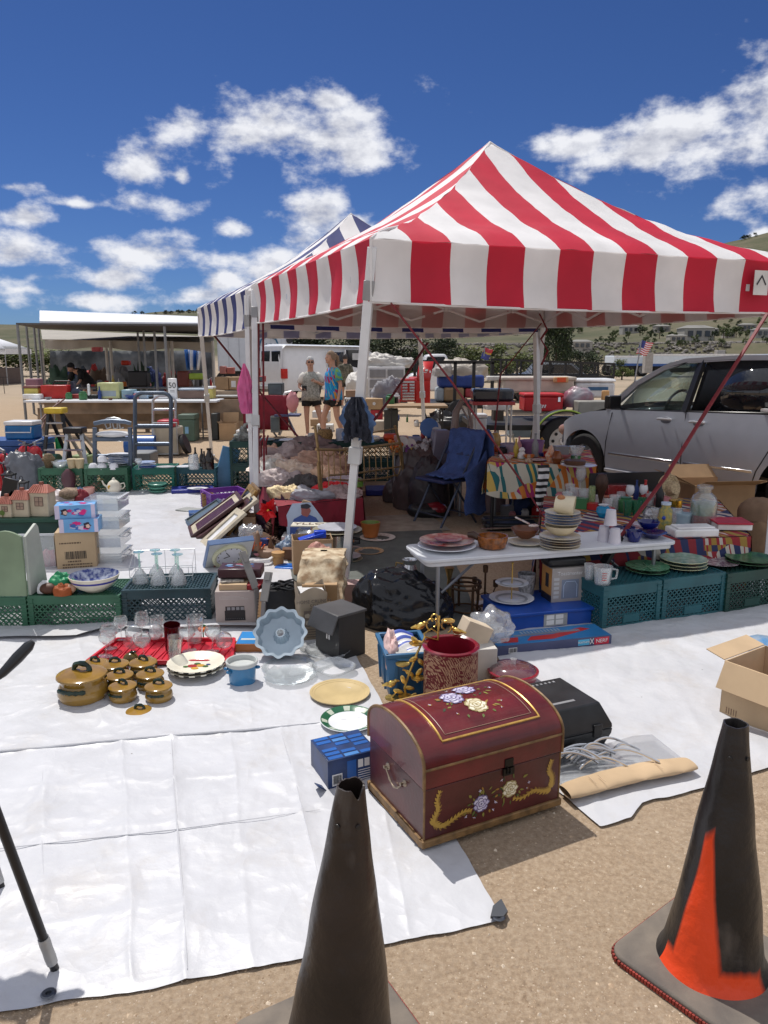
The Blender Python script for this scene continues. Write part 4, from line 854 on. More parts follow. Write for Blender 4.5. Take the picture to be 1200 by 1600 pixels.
for (x,y,fy,lb)in ((220,914,862,'at the left of the rack'),(245,905,859,'at the back middle of the rack'),(248,916,865,'at the front middle of the rack'),(276,905,859,'at the back right of the rack'),(280,916,866,'at the front right of the rack')):
 p=A(x,y,ztop);H=AY(x,fy,p.y).z-ztop;g=thing('stemmed_glass','green-footed stemmed glass turned upside down '+lb,'glass',p,0,'upside-down glasses in the wire rack');r=.055
 mb=MB();mb.lathe([(r,.0),(r*1.02,.012),(r*.75,H*.3),(r*.3,H*.47),(.005,H*.54),(0,H*.52),(r*.27,H*.45),(r*.72,H*.29),(r*.98,.012),(r*.97,0)],n=24,cap=False);mb.build('glass_bowl',cut,g)
 mb=MB();mb.lathe([(0,H*.53),(.007,H*.54),(.0055,H*.8),(.007,H*.95),(.034,H*.985),(.035,H),(0,H)],n=20);mb.build('stem',gfoot,g)
f=frame(90,893,152,889,833);th=cardbox('brown cardboard box with a barcode under two doll boxes',f,.25,card2,closed=True);w,h=f.w,f.h
bars(th,w*.22,w*.76,h*.30,h*.50,-.001,26);mb=MB();rr=random.Random(1)
for k,(z,x0,x1)in enumerate(((.70,.1,.62),(.22,.28,.62),(.14,.14,.86),(.07,.14,.88))):
 x=w*x0
 while x<w*x1:q=rr.uniform(.006,.02);mb.b2((x,-.0015,h*z),(x+q,0,h*(z+.035)));x+=q+.005
mb.build('printed_text',mc((.12,.08,.05)),th)
dollm=[mc((.16,.38,.68),.35),mc((.70,.03,.22),.35),mc((.62,.55,.70),.35),mc((.03,.015,.03),.4),mc((.75,.5,.42),.4),mc((.05,.14,.45),.35)]
zb0=f.h
for k,(x0,x1,yb,yt,lb)in enumerate(((93,154,833,813,'lower pink and blue doll box resting on the cardboard box'),(88,150,811,786,'upper pink and blue doll box on top of another doll box'))):
 f2=frame(x0,833,x1,831,812,zb0);f2.o.z=zb0+k*(f2.h+.001);f2.rz+=.1*k;t2=ft('doll_box',lb,'box',f2,'pink and blue doll boxes');w,h=f2.w,f2.h;mb=MB();mb.b2((0,0,0),(w,.17,h));mb.build('carton_body',dollm[0],t2,bev=.002)
 q=MB();rr=random.Random(40+k)
 def sh(c,r,kk,o_,top=False,sq=1):disc((lambda u,v,o:Vector((u,v,h+o)))if top else (lambda u,v,o:Vector((u,-o,v))),q,c,r,o_,kk,sq,12,wob=.25)
 hx=w*(.24 if k else .72)
 q.k=2;q.b2((w*.0,-.0008,0),(w*.12,0,h));q.b2((w*.9,-.0008,0),(w,0,h))
 for i in range(9):sh((w*rr.uniform(.3,.75),h*rr.uniform(.3,.7)),h*rr.uniform(.16,.26),(1,1,2,5)[i % 4],.0012+.0001*i,sq=.6)
 sh((hx,h*.5),h*.25,3,.0026);sh((hx+h*.05,h*.46),h*.15,4,.003)
 for i in range(12):sh((w*rr.uniform(.15,.9),.17*rr.uniform(.15,.85)),.025*rr.uniform(.6,1.2),(1,5,2,1,0)[i % 5],.0012+.0001*i,True,sq=.6)
 q.build('printed_picture',dollm,t2,flat=True)
for k in range(4):
 f2=frame(120,895-0,172,893,870);f2.o=f2.o+Vector((.02,.20,k*(f2.h+.02)));f2.rz=.05;t2=ft('drawer_box','clear plastic drawer box behind the cardboard box, '+('lowest of the stack','second from the ground','third from the ground','highest of the stack')[k],'drawer',f2,'stacked clear drawers')
 w,h,d=.26,.10,.30;mb=MB();mb.b2((0,0,0),(w,d,.004));mb.b2((0,0,.004),(w,.004,h));mb.b2((0,d-.004,.004),(w,d,h));mb.b2((0,.004,.004),(.004,d-.004,h));mb.b2((w-.004,.004,.004),(w,d-.004,h));mb.build('drawer_body',pla,t2)
 mb=MB();mb.tube([(w,.06,h*.75),(w+.03,.08,h*.7),(w+.03,.2,h*.7),(w,.22,h*.75)],.006,6);mb.b2((w-.01,0,h-.012),(w+.012,d,h));mb.build('handle',mc((.6,.62,.64),.3),t2)
f=frame(-70,893,88,890,836);th=ft('storage_tote','clear plastic tote with pink and white things behind the sage green panel','tote',f);w,h,d=f.w,f.h,.34
mb=MB();mb.b2((0,0,0),(w,d,.005));mb.b2((0,0,.005),(w,.005,h));mb.b2((0,d-.005,.005),(w,d,h));mb.b2((0,.005,.005),(.005,d-.005,h));mb.b2((w-.005,.005,.005),(w,d-.005,h));mb.build('tote_body',pla,th)
mb=MB();mb.b2((-.01,-.01,h-.015),(w+.01,.006,h));mb.b2((-.01,d-.006,h-.015),(w+.01,d+.01,h));mb.build('rim',mc((.55,.57,.6),.3),th)
rr=random.Random(8);cs=[mc((.62,.20,.22)),mc((.70,.66,.66)),mc((.55,.04,.10)),mc((.25,.28,.20)),mc((.70,.45,.45))]
for i in range(16):cloth_pile('packed_toy','','',(w*rr.uniform(.45,.93),d*rr.uniform(.15,.7),.01),(.05,.045),rr.uniform(.07,.16),cs[i % 5],i,14,.5,th)
f=frame(-90,862,82,862,822,.0);f.o.y+=.25;f.o.z=.02;th=ft('grey_tray','long grey translucent bin behind the clear tote','bin',f);mb=MB();mb.b2((0,0,0),(f.w,.3,.24));mb.build('bin_body',mc((.20,.22,.24),.4),th,bev=.01);mb=MB();[mb.b2((f.w*i/14,-.006,.01),(f.w*i/14+.01,0,.2))for i in range(1,14)];mb.build('ribs',mc((.3,.32,.34),.4),th)
ztt=.36
f=frame(-90,850,86,846,830,0);yy=f.o.y
f=F();a_=AY(-90,812,5.9);b_=AY(88,808,5.95);f.o=Vector((a_.x,a_.y,0));f.w=(b_-a_).xy.length;f.rz=atan2(b_.y-a_.y,b_.x-a_.x);f.h=a_.z
th=ft('display_crate','dark green lidded bin under the three pink-roofed house canisters','bin',f);mb=MB();mb.b2((0,.02,0),(f.w,.42,f.h-.03));mb.build('bin_body',mc((.012,.05,.04),.4),th,bev=.006);mb=MB();mb.b2((-.01,0,f.h-.035),(f.w+.01,.44,f.h));mb.build('lid',mc((.014,.07,.045),.4),th,bev=.006);zl=f.h
hw=mat('house_canister_glaze',(.52,.44,.32),.3,var=.12,vs=9,bump=.1,bs=30);hr=mat('pink_roof_glaze',(.48,.19,.14),.35,var=.15,vs=12)
for (x0,x1,yb,yt,ry,lb)in ((3,24,807,786,776,'smallest house-shaped canister with pink roof and painted tree'),(25,51,806,779,766,'middle-sized house-shaped canister with pink roof and arched window'),(54,84,805,768,757,'tallest house-shaped canister with pink roof and square window')):
 p=A((x0+x1)/2,yb,zl);W_=S(x1-x0,x0,yb,zl);H=AY(x0,yt,p.y).z-zl;Hr=AY(x0,ry,p.y).z-zl;th=thing('house_canister',lb,'canister',p,rnd.uniform(-.1,.05),'house canisters')
 mb=MB();mb.b2((-W_/2,-W_*.4,0),(W_/2,W_*.4,H));mb.build('house_body',hw,th,bev=.006)
 l=MB();e=W_*.56;l.add([(-e,-e*.85,H),(e,-e*.85,H),(e,e*.85,H),(-e,e*.85,H),(-e*.62,-e*.15,Hr),(e*.62,-e*.15,Hr),(e*.62,e*.15,Hr),(-e*.62,e*.15,Hr)],[(3,2,1,0),(4,5,6,7),(0,1,5,4),(1,2,6,5),(2,3,7,6),(3,0,4,7)])
 for i in range(9):x=-e+2*e*i/8;l.bar((x,-e*.86,H+.003),(x*.62,-e*.16,Hr+.002),.005,.006)
 lo_=l.build('roof_lid',hr,th);q=MB();q.box((0,0,Hr+.012),(.03,.024,.024));q.build('chimney',mc((.25,.08,.05)),lo_,bev=.004)
 q=MB();q.b2((-W_*.22,-W_*.4-.002,H*.45),(W_*.22,-W_*.4,H*.82));wi=q.build('window',mc((.36,.25,.19),.3),th);q=MB();[q.b2((x-.0015,-W_*.4-.0035,H*.45),(x+.0015,-W_*.4-.001,H*.82))for x in (-W_*.22,0,W_*.22)];[q.b2((-W_*.22,-W_*.4-.0037,z-.0015),(W_*.22,-W_*.4-.0012,z+.0015))for z in (H*.45,H*.63,H*.82)];q.build('window_frame',mc((.10,.06,.05)),wi)
 if x0==3:q=MB();disc(lambda u,v,o:Vector((u,-W_*.4-o,v)),q,(-W_*.2,H*.35),W_*.2,.0045,0);q.k=1;q.b2((-W_*.23,-W_*.4-.003,0),(-W_*.17,-W_*.4,H*.25));q.build('painted_tree',[mc((.10,.16,.03)),mc((.15,.09,.04))],th)
cloth_pile('white_cloths','pile of white and pink cloths behind the house canisters','cloth',tuple(A(22,800,zl)+Vector((-.1,.28,0))),(.5,.16),.13,mc((.66,.60,.60)),3,60,.5)
th=thing('black_bracket','black plastic chair-like bracket at the left edge above the canisters','bracket',A(8,800,zl)+Vector((0,.12,0)));mb=MB();mb.bar((-.05,0,.0),(.02,0,.26),.03,.12);mb.bar((-.02,0,.12),(.09,0,.03),.03,.12);mb.build('bracket_body',blk,th,bev=.005)
th=thing('wooden_wreath','brown basket knob and dark red cloth at the right end of the bin','basket',A(88,800,zl)+Vector((.06,.2,0)));mb=MB();mb.ell((-.02,0,.12),(.09,.06,.05),16,10,.1);mb.build('basket',mat('wicker',(.28,.20,.14),.8,var=.4,vs=60),th);cloth_pile('red_cloth','','',(.08,0,0),(.07,.06),.15,mc((.20,.01,.02)),8,24,.4,th)
back=[(62,770,131,770,732,CG,'green milk crate in the back row, leftmost, with bowl and beige cups on top'),(134,772,201,771,732,CG,'green milk crate in the back row carrying white cups and a plate stack'),(208,768,273,767,732,CT,'bright teal milk crate in the back row carrying blue-rimmed plates'),(277,765,339,765,731,CB,'blue green milk crate in the back row carrying dark bottles and a jar')]
bz=[]
for (x0,y0,x1,y1,yt,m,lb)in back:f=frame(x0,y0,x1,y1,yt);bz.append(f.h);crate(lb,f,.42,m,step=.05,lid=True)
zb1=sum(bz)/4
lt('glass_bowl','clear glass bowl with blue lid on the leftmost back crate','bowl',94,731,26,BOWL,cut,zb1,1.2)
lt('storage_bowl','blue-lidded dish standing behind the clear glass bowl','bowl',100,727,18,[(0,0),(.5,0),(.5,.3),(.52,.3),(.52,.38),(0,.4)],mc((.3,.38,.62),.3),zb1)
for i,x in enumerate((113,125)):lt('beige_cup',('left beige cup on the leftmost back crate','right beige cup on the leftmost back crate')[i],'cup',x,732,14,[(0,0),(.4,0),(.52,1.05),(.48,1.1),(0,1.05)],mc((.50,.40,.24),.5),zb1,group='beige cups')
lt('potted_plant','small potted plant with rust leaves at the left end of the back crate','plant',77,731,18,[(0,0),(.3,0),(.4,.5),(.55,.8),(.3,1.2),(0,1.3)],mat('leafy',(.08,.07,.03),.8,vs=60,col2=(.2,.12,.07)),zb1,n=12)
for i,(x,y,z)in enumerate(((146,733,0),(160,733,0),(161,733,.095),(178,733,0),(154,728,.0))):
 if z==0 or 1:lt('white_cup',('leftmost white cup turned over on the second back crate','middle white cup turned over on the second back crate','white cup stacked on top of the middle cups','right-hand white cup turned over in front of the plate stack','white cup turned over behind the front cups')[i],'cup',x,y,15,[(.5,0),(.5,.1),(.42,.45),(.25,.62),(0,.65),(0,.6),(.2,.56)],porc,(zb1,z),group='overturned white cups')
for o_ in stack('dinner_plate','white plate in the stack on the second back crate','plate',186,728,34,PLATE,porc,7,.022,zb1,'white plate stack',lob=0):pass
goblet('small wine glass at the left end of the teal back crate',A(217,733,zb1),.13,.045,cut,group=None)
for i,lb in enumerate(('blue-rimmed plate, lowest of the pile on the teal back crate','blue-rimmed plate in the middle of the pile on the teal crate','blue-rimmed plate on top of the pile on the teal crate')):lt('dinner_plate',lb,'plate',231-i,731,28,PLATE,(mc((.06,.09,.35),.2),porc,mc((.35,.42,.6),.2))[i],(zb1,.03*i),group='blue-rimmed plates')
lt('oval_platter','grey oval platter lying near the right end of the teal crate','platter',259,731,30,PLATE,mc((.42,.42,.42),.3),zb1,sy=.7)
lt('dinner_plate','white plate on the blue green back crate beside the handled jar','plate',288,730,24,PLATE,porc,zb1)
lt('jar_mug','clear glass jar mug with handle beside the dark bottles','jar',303,733,17,[(0,0),(.45,0),(.5,.1),(.5,1.0),(.38,1.2),(.42,1.35),(.4,1.35),(.36,1.2),(.46,1.0),(.46,.1),(0,.06)],cut,zb1)
bot=mat('dark_bottle',(.012,.008,.006),.1,coat=.3);BT=[(0,0),(.45,0),(.5,.1),(.5,1.9),(.2,2.6),(.16,3.3),(.2,3.32),(.2,3.5),(0,3.5)]
for i,(x,y,w)in enumerate(((306,727,8),(316,729,8),(320,733,8))):lt('glass_bottle',('dark slim bottle behind the glass jar mug','dark slim bottle in the middle of the back crate','dark slim bottle just left of the brown jug')[i],'bottle',x,y,w,BT,bot,zb1,n=16,group='dark slim bottles')
lt('glass_jug','dark brown glass growler at the right end of the back crate','jug',328,733,14,[(0,0),(.46,0),(.5,.1),(.5,1.3),(.24,1.9),(.2,2.1),(.28,2.15),(.28,2.35),(0,2.35)],bot,zb1,n=20)
th=thing('table_lamp','dark metal candle lantern with purple glass in front of the leftmost crate','lantern',A(109,771));mb=MB();mb.lathe([(0,0),(.09,0),(.09,.02),(.06,.05),(0,.05)],n=16);mb.build('base',blk,th);mb=MB();mb.lathe([(0,.05),(.06,.06),(.085,.15),(.075,.24),(.02,.3),(0,.3)],n=18);mb.build('shade',mc((.10,.04,.05),.3),th)
th=thing('wine_bottle_holder','clear glass vases standing left of the purple lantern','vase',A(98,768));mb=MB();mb.lathe([(0,0),(.05,0),(.055,.2),(.05,.2),(.045,.01),(0,.01)],n=16);mb.build('vase_body',cut,th)
for i,(x,y,w,m,lb)in enumerate(((128,771,14,mc((.30,.42,.62),.3),'pale blue cup lying at the left of the cup cluster'),(142,765,16,mc((.25,.52,.45),.3),'mint green cup standing against the second back crate'),(140,774,18,mc((.62,.33,.28),.3),'pink bowl in front of the second back crate'),(148,768,18,mc((.60,.34,.28),.3),'pink cup stacked behind the pink bowl'))):lt('ceramic_cup',lb,'cup',x,y,w,CUPP,m,0,.75)
th=thing('teapot','cream floral teapot on an oval brown tray before the back crates','teapot',A(179,770,.03));mb=MB();mb.lathe([(0,0),(.05,0),(.085,.04),(.09,.08),(.06,.13),(.05,.14),(.02,.16),(.015,.18),(0,.185)],n=20);mb.build('pot_body',crm2,th)
mb=MB();mb.tube([(-.08,0,.07),(-.12,0,.1),(-.14,0,.15)],[.015,.012,.008],8);mb.build('spout',crm2,th);mb=MB();mb.tube([(.08,0,.11),(.12,0,.12),(.13,0,.08),(.1,0,.05),(.085,0,.05)],.008,8);mb.build('handle',crm2,th);mb=MB();mb.ell((-.03,-.075,.08),(.022,.012,.025),8,6);mb.build('painted_flower',mc((.55,.30,.03)),th)
lt('oval_tray','oval brown tray under the floral teapot','tray',178,771,38,FLAT,mc((.36,.24,.13),.4),0,1,sy=.6)
lt('dinner_plate','white saucer plates lying right of the teapot','plate',213,769,34,PLATE,mc((.55,.58,.6),.3))
stack('green_bowl','mint green bowl in the stack on the tarp by the teal crate','bowl',247,771,30,[(0,.01),(.25,.01),(.4,.12),(.5,.2),(.48,.21),(.36,.13),(0,.06)],mc((.16,.42,.32),.3),3,.04,0,'mint green bowls')
f=frame(268,774,335,771,764);th=ft('blue_tray','shallow dark blue plastic tray with white plates at the end of the row','tray',f);mb=MB();mb.b2((0,0,0),(f.w,.3,.06));mb.build('tray_body',mc((.02,.03,.25),.35),th,bev=.01);lt('dinner_plate','white oval plate lying on the dark blue tray','plate',309,765,34,PLATE,porc,.06,sy=.6)
exr=mat('extinguisher_red',(.42,.008,.012),.25,var=.1,coat=.3)
def extinguisher(label,x,y,h):
 p=A(x,y);H=S(h,x,y);r=.085;th=thing('fire_extinguisher',label,'fire extinguisher',p,rnd.uniform(0,6),'fire extinguishers');mb=MB();mb.lathe([(0,0),(r*.95,0),(r,.02),(r,H*.72),(r*.75,H*.8),(.03,H*.84),(0,H*.84)],n=20);mb.build('cylinder',exr,th)
 q=MB();q.tube([(0,0,H*.83),(0,0,H*.92)],.02,8);q.bar((-.02,0,H*.9),(.11,0,H*.97),.02,.012);q.bar((-.02,0,H*.88),(.1,0,H*.88),.02,.012);q.build('valve',gm_,th)
 q=MB();q.tube([(-.02,0,H*.88),(-.09,.03,H*.85),(-.11,.04,H*.6),(-.1,.03,H*.35)],.012,8);q.build('hose',blk,th);q=MB();q.b2((-.03,-r-.003,H*.3),(.03,-r+.002,H*.6));q.build('label_plate',crm2,th)
for i,(x,y,h,lb)in enumerate(((-14,764,64,'red fire extinguisher cut off by the left edge'),(11,760,62,'red fire extinguisher left of the grey bag'),(44,760,76,'red fire extinguisher right behind the grey bag'),(60,762,78,'red fire extinguisher beside the leftmost back crate'),(2,768,52,'short red fire extinguisher at the far left behind lanterns'))):extinguisher(lb,x,y,h)
cloth_pile('grey_bag','crumpled grey plastic bag standing among the fire extinguishers','bag',tuple(A(38,765)),(.30,.16),.50,mat('grey_plastic_bag',(.13,.14,.16),.35,var=.2,vs=9),12,44,.35)
def lantern(label,x,y,h):
 p=A(x,y);H=S(h,x,y);th=thing('candle_lantern',label,'lantern',p,0,'dark candle lanterns');q=MB();q.box((0,0,.01),(.12,.12,.02));q.box((0,0,H*.7),(.13,.13,.02))
 for a_ in (-1,1):
  for b_ in (-1,1):q.bar((a_*.035,b_*.035,.01),(a_*.055,b_*.055,H*.7),.01)
 q.lathe([(.08,H*.71),(.03,H*.82),(0,H*.84)],n=4);q.tube([(0.02*cos(t_*pi/4),0,H*.86+.03*sin(t_*pi/4))for t_ in range(9)],.004,5);q.build('lantern_frame',blk,th);mb=MB();mb.cyl((0,0,.02),(0,0,H*.4),.03);mb.build('candle',crm2,th)
lantern('tall dark lantern in front of the grey bag',17,776,50);lantern('short dark lantern right of the tall dark lantern',36,780,38)
lt('wicker_basket','small brown wicker basket left of the purple crate','basket',325,796,19,[(0,0),(.42,0),(.5,1.35),(.44,1.35),(.38,.1),(0,.08)],mat('wicker_brown',(.22,.12,.05),.8,var=.5,vs=60),n=16)
f=frame(331,803,391,797,773);th=crate('purple and blue plastic milk crate beside the left canopy leg',f,.40,CV,step=.045,lid=False)
for i,(x,y,w,m,lb,z)in enumerate(((300,800,44,mc((.30,.31,.30)),'grey green magazine at the bottom of the pile by the frames',0),(318,812,34,crm2,'cream paperback book in the pile by the wicker basket',0),(316,803,40,mc((.04,.10,.28),.3),'blue book cover on top of the pile left of the frames',.035),(325,808,30,mc((.45,.5,.55),.3),'shiny plastic bag of booklets in the pile by the frames',.03))):
 c_=A(x,y,z);W_=S(w,x,y);q=MB();q.b2((-W_/2,-W_*.3,0),(W_/2,W_*.3,.03));tag(q.build('book',m,None,c_,rnd.uniform(-.5,.5),bev=.003),lb,'book','books on the white tarp')
def pframe(label,bl,L,th_,wdt,mf,mi,yaw=0.0,t_=.05,mount=None):
 u=Vector((cos(R(th_)),0,sin(R(th_))));v=Vector((.30+yaw,-.95,0)).normalized();n_=u.cross(v).normalized();n_=n_ if n_.z>0 else -n_;o=A(*bl)-v*wdt;th=thing('framed_picture',label,'picture frame',o,0,'leaning picture frames')
 M=Matrix((u,v,n_)).transposed();q=MB()
 def bx(a0,a1,b0,b1,c0,c1):q.box(M@Vector(((a0+a1)/2,(b0+b1)/2,(c0+c1)/2)),(a1-a0,b1-b0,c1-c0),M)
 bx(0,L,0,t_,0,.028);bx(0,L,wdt-t_,wdt,0,.028);bx(0,t_,t_,wdt-t_,0,.028);bx(L-t_,L,t_,wdt-t_,0,.028);q.build('frame_moulding',mf,th,bev=.003)
 q=MB();bx(t_-.002,L-t_+.002,t_-.002,wdt-t_+.002,.004,.016);q.build('picture',mi,th)
 if mount:q=MB();m_=t_+.05;bx(t_,m_,t_,wdt-t_,.017,.019);bx(L-m_,L-t_,t_,wdt-t_,.017,.019);bx(m_,L-m_,t_,m_,.017,.019);bx(m_,L-m_,wdt-m_,wdt-t_,.017,.019);q.build('mount',mount,th)
fmw=mat('limed_wood',(.50,.44,.33),.5,var=.15,vs=14);fmd=mat('dark_frame_wood',(.07,.03,.03),.4,var=.3,vs=10);fmg=mat('gilt_frame',(.33,.20,.06),.4,.3,var=.3,vs=20);gs=mc((.09,.11,.12),.1)
pm_=mat('print_maroon',(.08,.025,.04),.2,vs=8)
pframe('flat grey glazed picture frame at the far left of the leaning row',(300,829),.42,33,.40,gs,mc((.13,.16,.17),.1),.1,.03)
pframe('wide picture frame with cream mount and maroon print',(301,842),.60,36,.44,fmd,pm_,0,.03,fmw)
pframe('dark maroon picture frame behind the cream mounted one',(310,845),.50,34,.40,fmd,mat('print_pink',(.22,.12,.12),.15,vs=8),0)
pframe('beige thick picture frame right of the cream mounted one',(322,849),.62,38,.36,fmw,fmd,.05)
pframe('pale wood picture frame lowest in front of the leaning row',(327,858),.46,42,.24,fmw,wht,.2,.06)
pframe('dark picture frame with black glass in the middle of the row',(343,846),.50,48,.42,mc((.03,.03,.035),.3),gs,0,.03)
pframe('gilt picture frame right of the black glass one',(356,842),.52,56,.42,fmg,gs,0)
pframe('brown picture frame last in the leaning row by the canopy leg',(368,838),.50,60,.42,mat('brown_frame',(.22,.14,.07),.5),gs,0)
f=frame(330,868,372,886,876);c0=A(352,884);th=thing('boxed_clock','white round wall clock in a blue cardboard box beside the picture frames','clock',c0,R(28));M=Matrix.Rotation(R(38),3,'X');w=.36;q=MB();q.box(M@Vector((0,0,.17)),(w,.05,.30),M);q.build('carton',mc((.10,.17,.33),.5),th,bev=.003)
q=MB();q.box(M@Vector((0,-.027,.17)),(w-.012,.006,.288),M);q.build('carton_front',mc((.42,.44,.45),.5),th);M2=M@Matrix.Rotation(R(90),3,'X');q=MB();q.lathe([(.108,0),(.138,.0),(.138,.02),(.125,.026),(.108,.02),(.108,0)],n=32,cap=False,M=M2,c=M@Vector((0,-.03,.17)));q.build('clock_rim',mc((.52,.52,.36),.3),th)
q=MB();q.lathe([(0,0),(.109,0),(.109,.008),(0,.008)],n=28,M=M2,c=M@Vector((0,-.031,.17)));face=q.build('clock_face',mc((.66,.67,.74),.3),th)
q=MB();c_=M@Vector((0,-.0405,.17))
for (a_,L_)in ((2.2,.06),(3.5,.05)):q.bar(c_,c_+(M@Vector((cos(a_)*L_,0,sin(a_)*L_))),.004)
q.build('clock_hand',blk,face)
q=MB()
for i in range(12):a_=i*pi/6;q.box(c_+(M@Vector((cos(a_)*.09,.001,sin(a_)*.09))),(.006,.003,.012),M)
q.build('hour_marks',blk,face)
q=MB();q.box(M@Vector((0,-.0315,.045)),(w*.6,.004,.05),M);q.build('printed_band',mc((.35,.12,.12)),th)
pcm=mat('pine_cone',(.075,.035,.02),.8,var=.5,vs=40)
def pinecone(label,x,y,r,z=0,gr='pine cones'):
 q=MB();rr=random.Random(x)
 for i in range(90):
  t_=i/90;a_=i*2.399;rad=r*sin(pi*(.12+.8*t_));zz=r*2.0*t_;d=Vector((cos(a_),sin(a_),.25));p=Vector((cos(a_)*rad*.7,sin(a_)*rad*.7,zz));q.add([p+Vector((-sin(a_),cos(a_),0))*r*.17,p-Vector((-sin(a_),cos(a_),0))*r*.17,p+d*r*.42+Vector((-sin(a_),cos(a_),0))*r*.1+Vector((0,0,.1*r)),p+d*r*.42-Vector((-sin(a_),cos(a_),0))*r*.1+Vector((0,0,.1*r))],[(0,1,3,2)])
 q.ell((0,0,r),(r*.5,r*.5,r),10,8);tag(q.build('pine_cone',pcm,None,A(x,y,z),flat=True),label,'pine cone',gr)
pinecone('pine cone left of the red poinsettia',393,838,.06);pinecone('big pine cone below the red poinsettia',428,846,.085,0);pinecone('pine cone in front of the big one by the white handle',426,862,.06);pinecone('dark pine cone behind the wooden arch',386,822,.07);pinecone('pine cone beside the crumpled clear bag',400,828,.06)
th=thing('poinsettia','bright red artificial poinsettia flower standing above the pine cones','flower',A(420,850)+Vector((0,.1,.30)));q=MB()
for i in range(11):
 a_=i*pi*2/11*1.0;tl=.1+.15*(i % 2);d=Vector((cos(a_),-.5+.3*sin(a_*2),sin(a_))).normalized();L_=.12-.03*(i % 2);s2=d.cross(Vector((0,1,.2))).normalized()*L_*.28;q.add([Vector((0,-.01*i,0)),d*L_*.5+s2-Vector((0,.01*i,0)),d*L_-Vector((0,.005*i,0)),d*L_*.5-s2-Vector((0,.01*i,0))],[(0,1,2,3)])
q.build('petals',mc((.62,.01,.015),.5),th,flat=True);q=MB();q.ell((0,-.08,0),(.012,.012,.012),8,6);q.build('flower_centre',mc((.6,.4,.05)),th);q=MB();q.tube([(0,0,0),(0.01,.05,-.32)],.006,6);q.build('stem',mc((.03,.06,.02)),th)
f=frame(380,842,400,842,808);cardbox('small tan box holding a crumpled clear bag behind the pine cones',f,.2,card2)
cloth_pile('clear_bag','crumpled clear plastic bag sitting in the small tan box','bag',tuple(A(391,838,.14)),(.10,.09),.12,pla,5,30,.6)
cloth_pile('dark_garland','dark purple artificial leaf garland behind the red poinsettia','garland',tuple(A(457,838,.0)),(.30,.16),.30,mat('purple_leaves',(.035,.012,.035),.6,var=.6,vs=30),5,60,1.0,sharp=7)
c0=A(481,852);th=thing('photo_print','photo print of a smiling figure in a blue shirt propped beside the poinsettia','print',c0+Vector((0,0,.02)),R(8));M=Matrix.Rotation(R(-14),3,'X');q=MB()
q.prism([(x*.36,z*.36)for x,z in ((-.5,0),(.5,0),(.38,.6),(.1,1.0),(-.35,.98),(-.5,.7))],0,.008,'y',M=M);q.build('print_card',mc((.42,.50,.62),.3),th)
q=MB();PP=lambda u,v,o:M@Vector((u,-o,v));q.k=0;q.add([PP(u*.36,v*.36,.002)for u,v in ((-.44,.02),(.38,.02),(.34,.42),(.22,.62),(.05,.70),(-.12,.70),(-.32,.6),(-.42,.4))],[tuple(range(8))]);disc(PP,q,(-.01,.285),.042,.003,1,1.25);disc(PP,q,(-.01,.325),.045,.0035,2,.5);q.build('printed_figure',[mc((.035,.08,.30),.4),mc((.34,.10,.08),.4),mc((.02,.02,.03),.4)],th,flat=True)
woodp=mat('pale_wood',(.42,.28,.17),.6,var=.15,vs=10);th=thing('wooden_arch','pale wooden arch-shaped basket handle lying among the pine cones','ornament',A(406,862)+Vector((0,0,.01)),R(20));q=MB();M=Matrix.Rotation(R(-25),3,'X')
q.prism([(.15*cos(pi*i/14),.17*sin(pi*i/14))for i in range(15)]+[(.105*cos(pi*i/14),.115*sin(pi*i/14))for i in range(14,-1,-1)],0,.05,'y',M=M);q.box((0,.02,.05),(.26,.05,.03));q.build('arch',woodp,th,bev=.003)
th=thing('bent_bar','white bent plastic handle bar lying before the wooden arch','handle',A(380,884));q=MB();q.tube([A(374,893,.03)-A(380,884),A(384,880,.04)-A(380,884),A(420,876,.05)-A(380,884),A(447,860,.06)-A(380,884)],.018,10);q.build('handle_bar',wht,th)
th=thing('orange_ribbon','orange and brown wooden toy beside the white handle bar','toy',A(392,872));q=MB();[q.bar((.02*i-.06,.02*(i % 3),0),(.03*i-.06,-.02,.12+.02*(i % 2)),.02,.008)for i in range(7)];q.build('ribbon_strips',mc((.60,.10,.02),.5),th);q=MB();q.lathe([(0,0),(.035,.0),(.02,.2),(0,.24)],n=10,c=(.06,0,0));q.lathe([(0,0),(.09,0),(.10,.07),(.08,.08),(0,.08)],n=16,c=(.15,.02,0));q.build('wooden_piece',mc((.22,.13,.08),.6),th)
lt('spice_jar','clear jar with a wooden lid right of the white handle bar','jar',435,884,17,[(0,0),(.5,0),(.5,.9),(.6,.95),(.6,1.3),(0,1.4)],mat('jar_wood_lid',(.45,.25,.09),.5),n=18)
th=thing('plastic_cover','bright blue plastic container lid on the dark mat','lid',A(459,888),R(-8));q=MB();q.b2((-.14,-.07,0),(.14,.07,.022));q.build('lid_body',mc((.01,.14,.55),.3),th,bev=.008);q=MB();q.b2((-.09,-.035,.022),(.03,-.0,.026));q.build('lid_recess_shade',mc((.008,.08,.35),.3),th)  # darker blue slab imitates shade in the lid recess
cloth_pile('blue_patterned_packet','blue and white patterned packets piled behind the bright blue lid','packets',tuple(A(452,868)),(.12,.10),.16,mat('blue_packets',(.03,.07,.16),.4,vs=20,col2=(.35,.42,.5)),15,30,.6)
q=MB();q.b2((-.11,-.1,0),(.11,.1,.10));tag(q.build('white_carton',wht,None,A(462,852)),'small white carton under the photo print','box')
f=frame(459,900,521,897,845);th=cardbox('open brown cardboard box with white labels and a blue rack inside',f,.22,card);w,h=f.w,f.h
label_on(th,w*.25,w*.50,h*.52,h*.72,wht);bars(th,w*.28,w*.47,h*.55,h*.68,-.0022,14);label_on(th,w*.62,w*.96,h*.5,h*.88,mc((.6,.6,.58)))
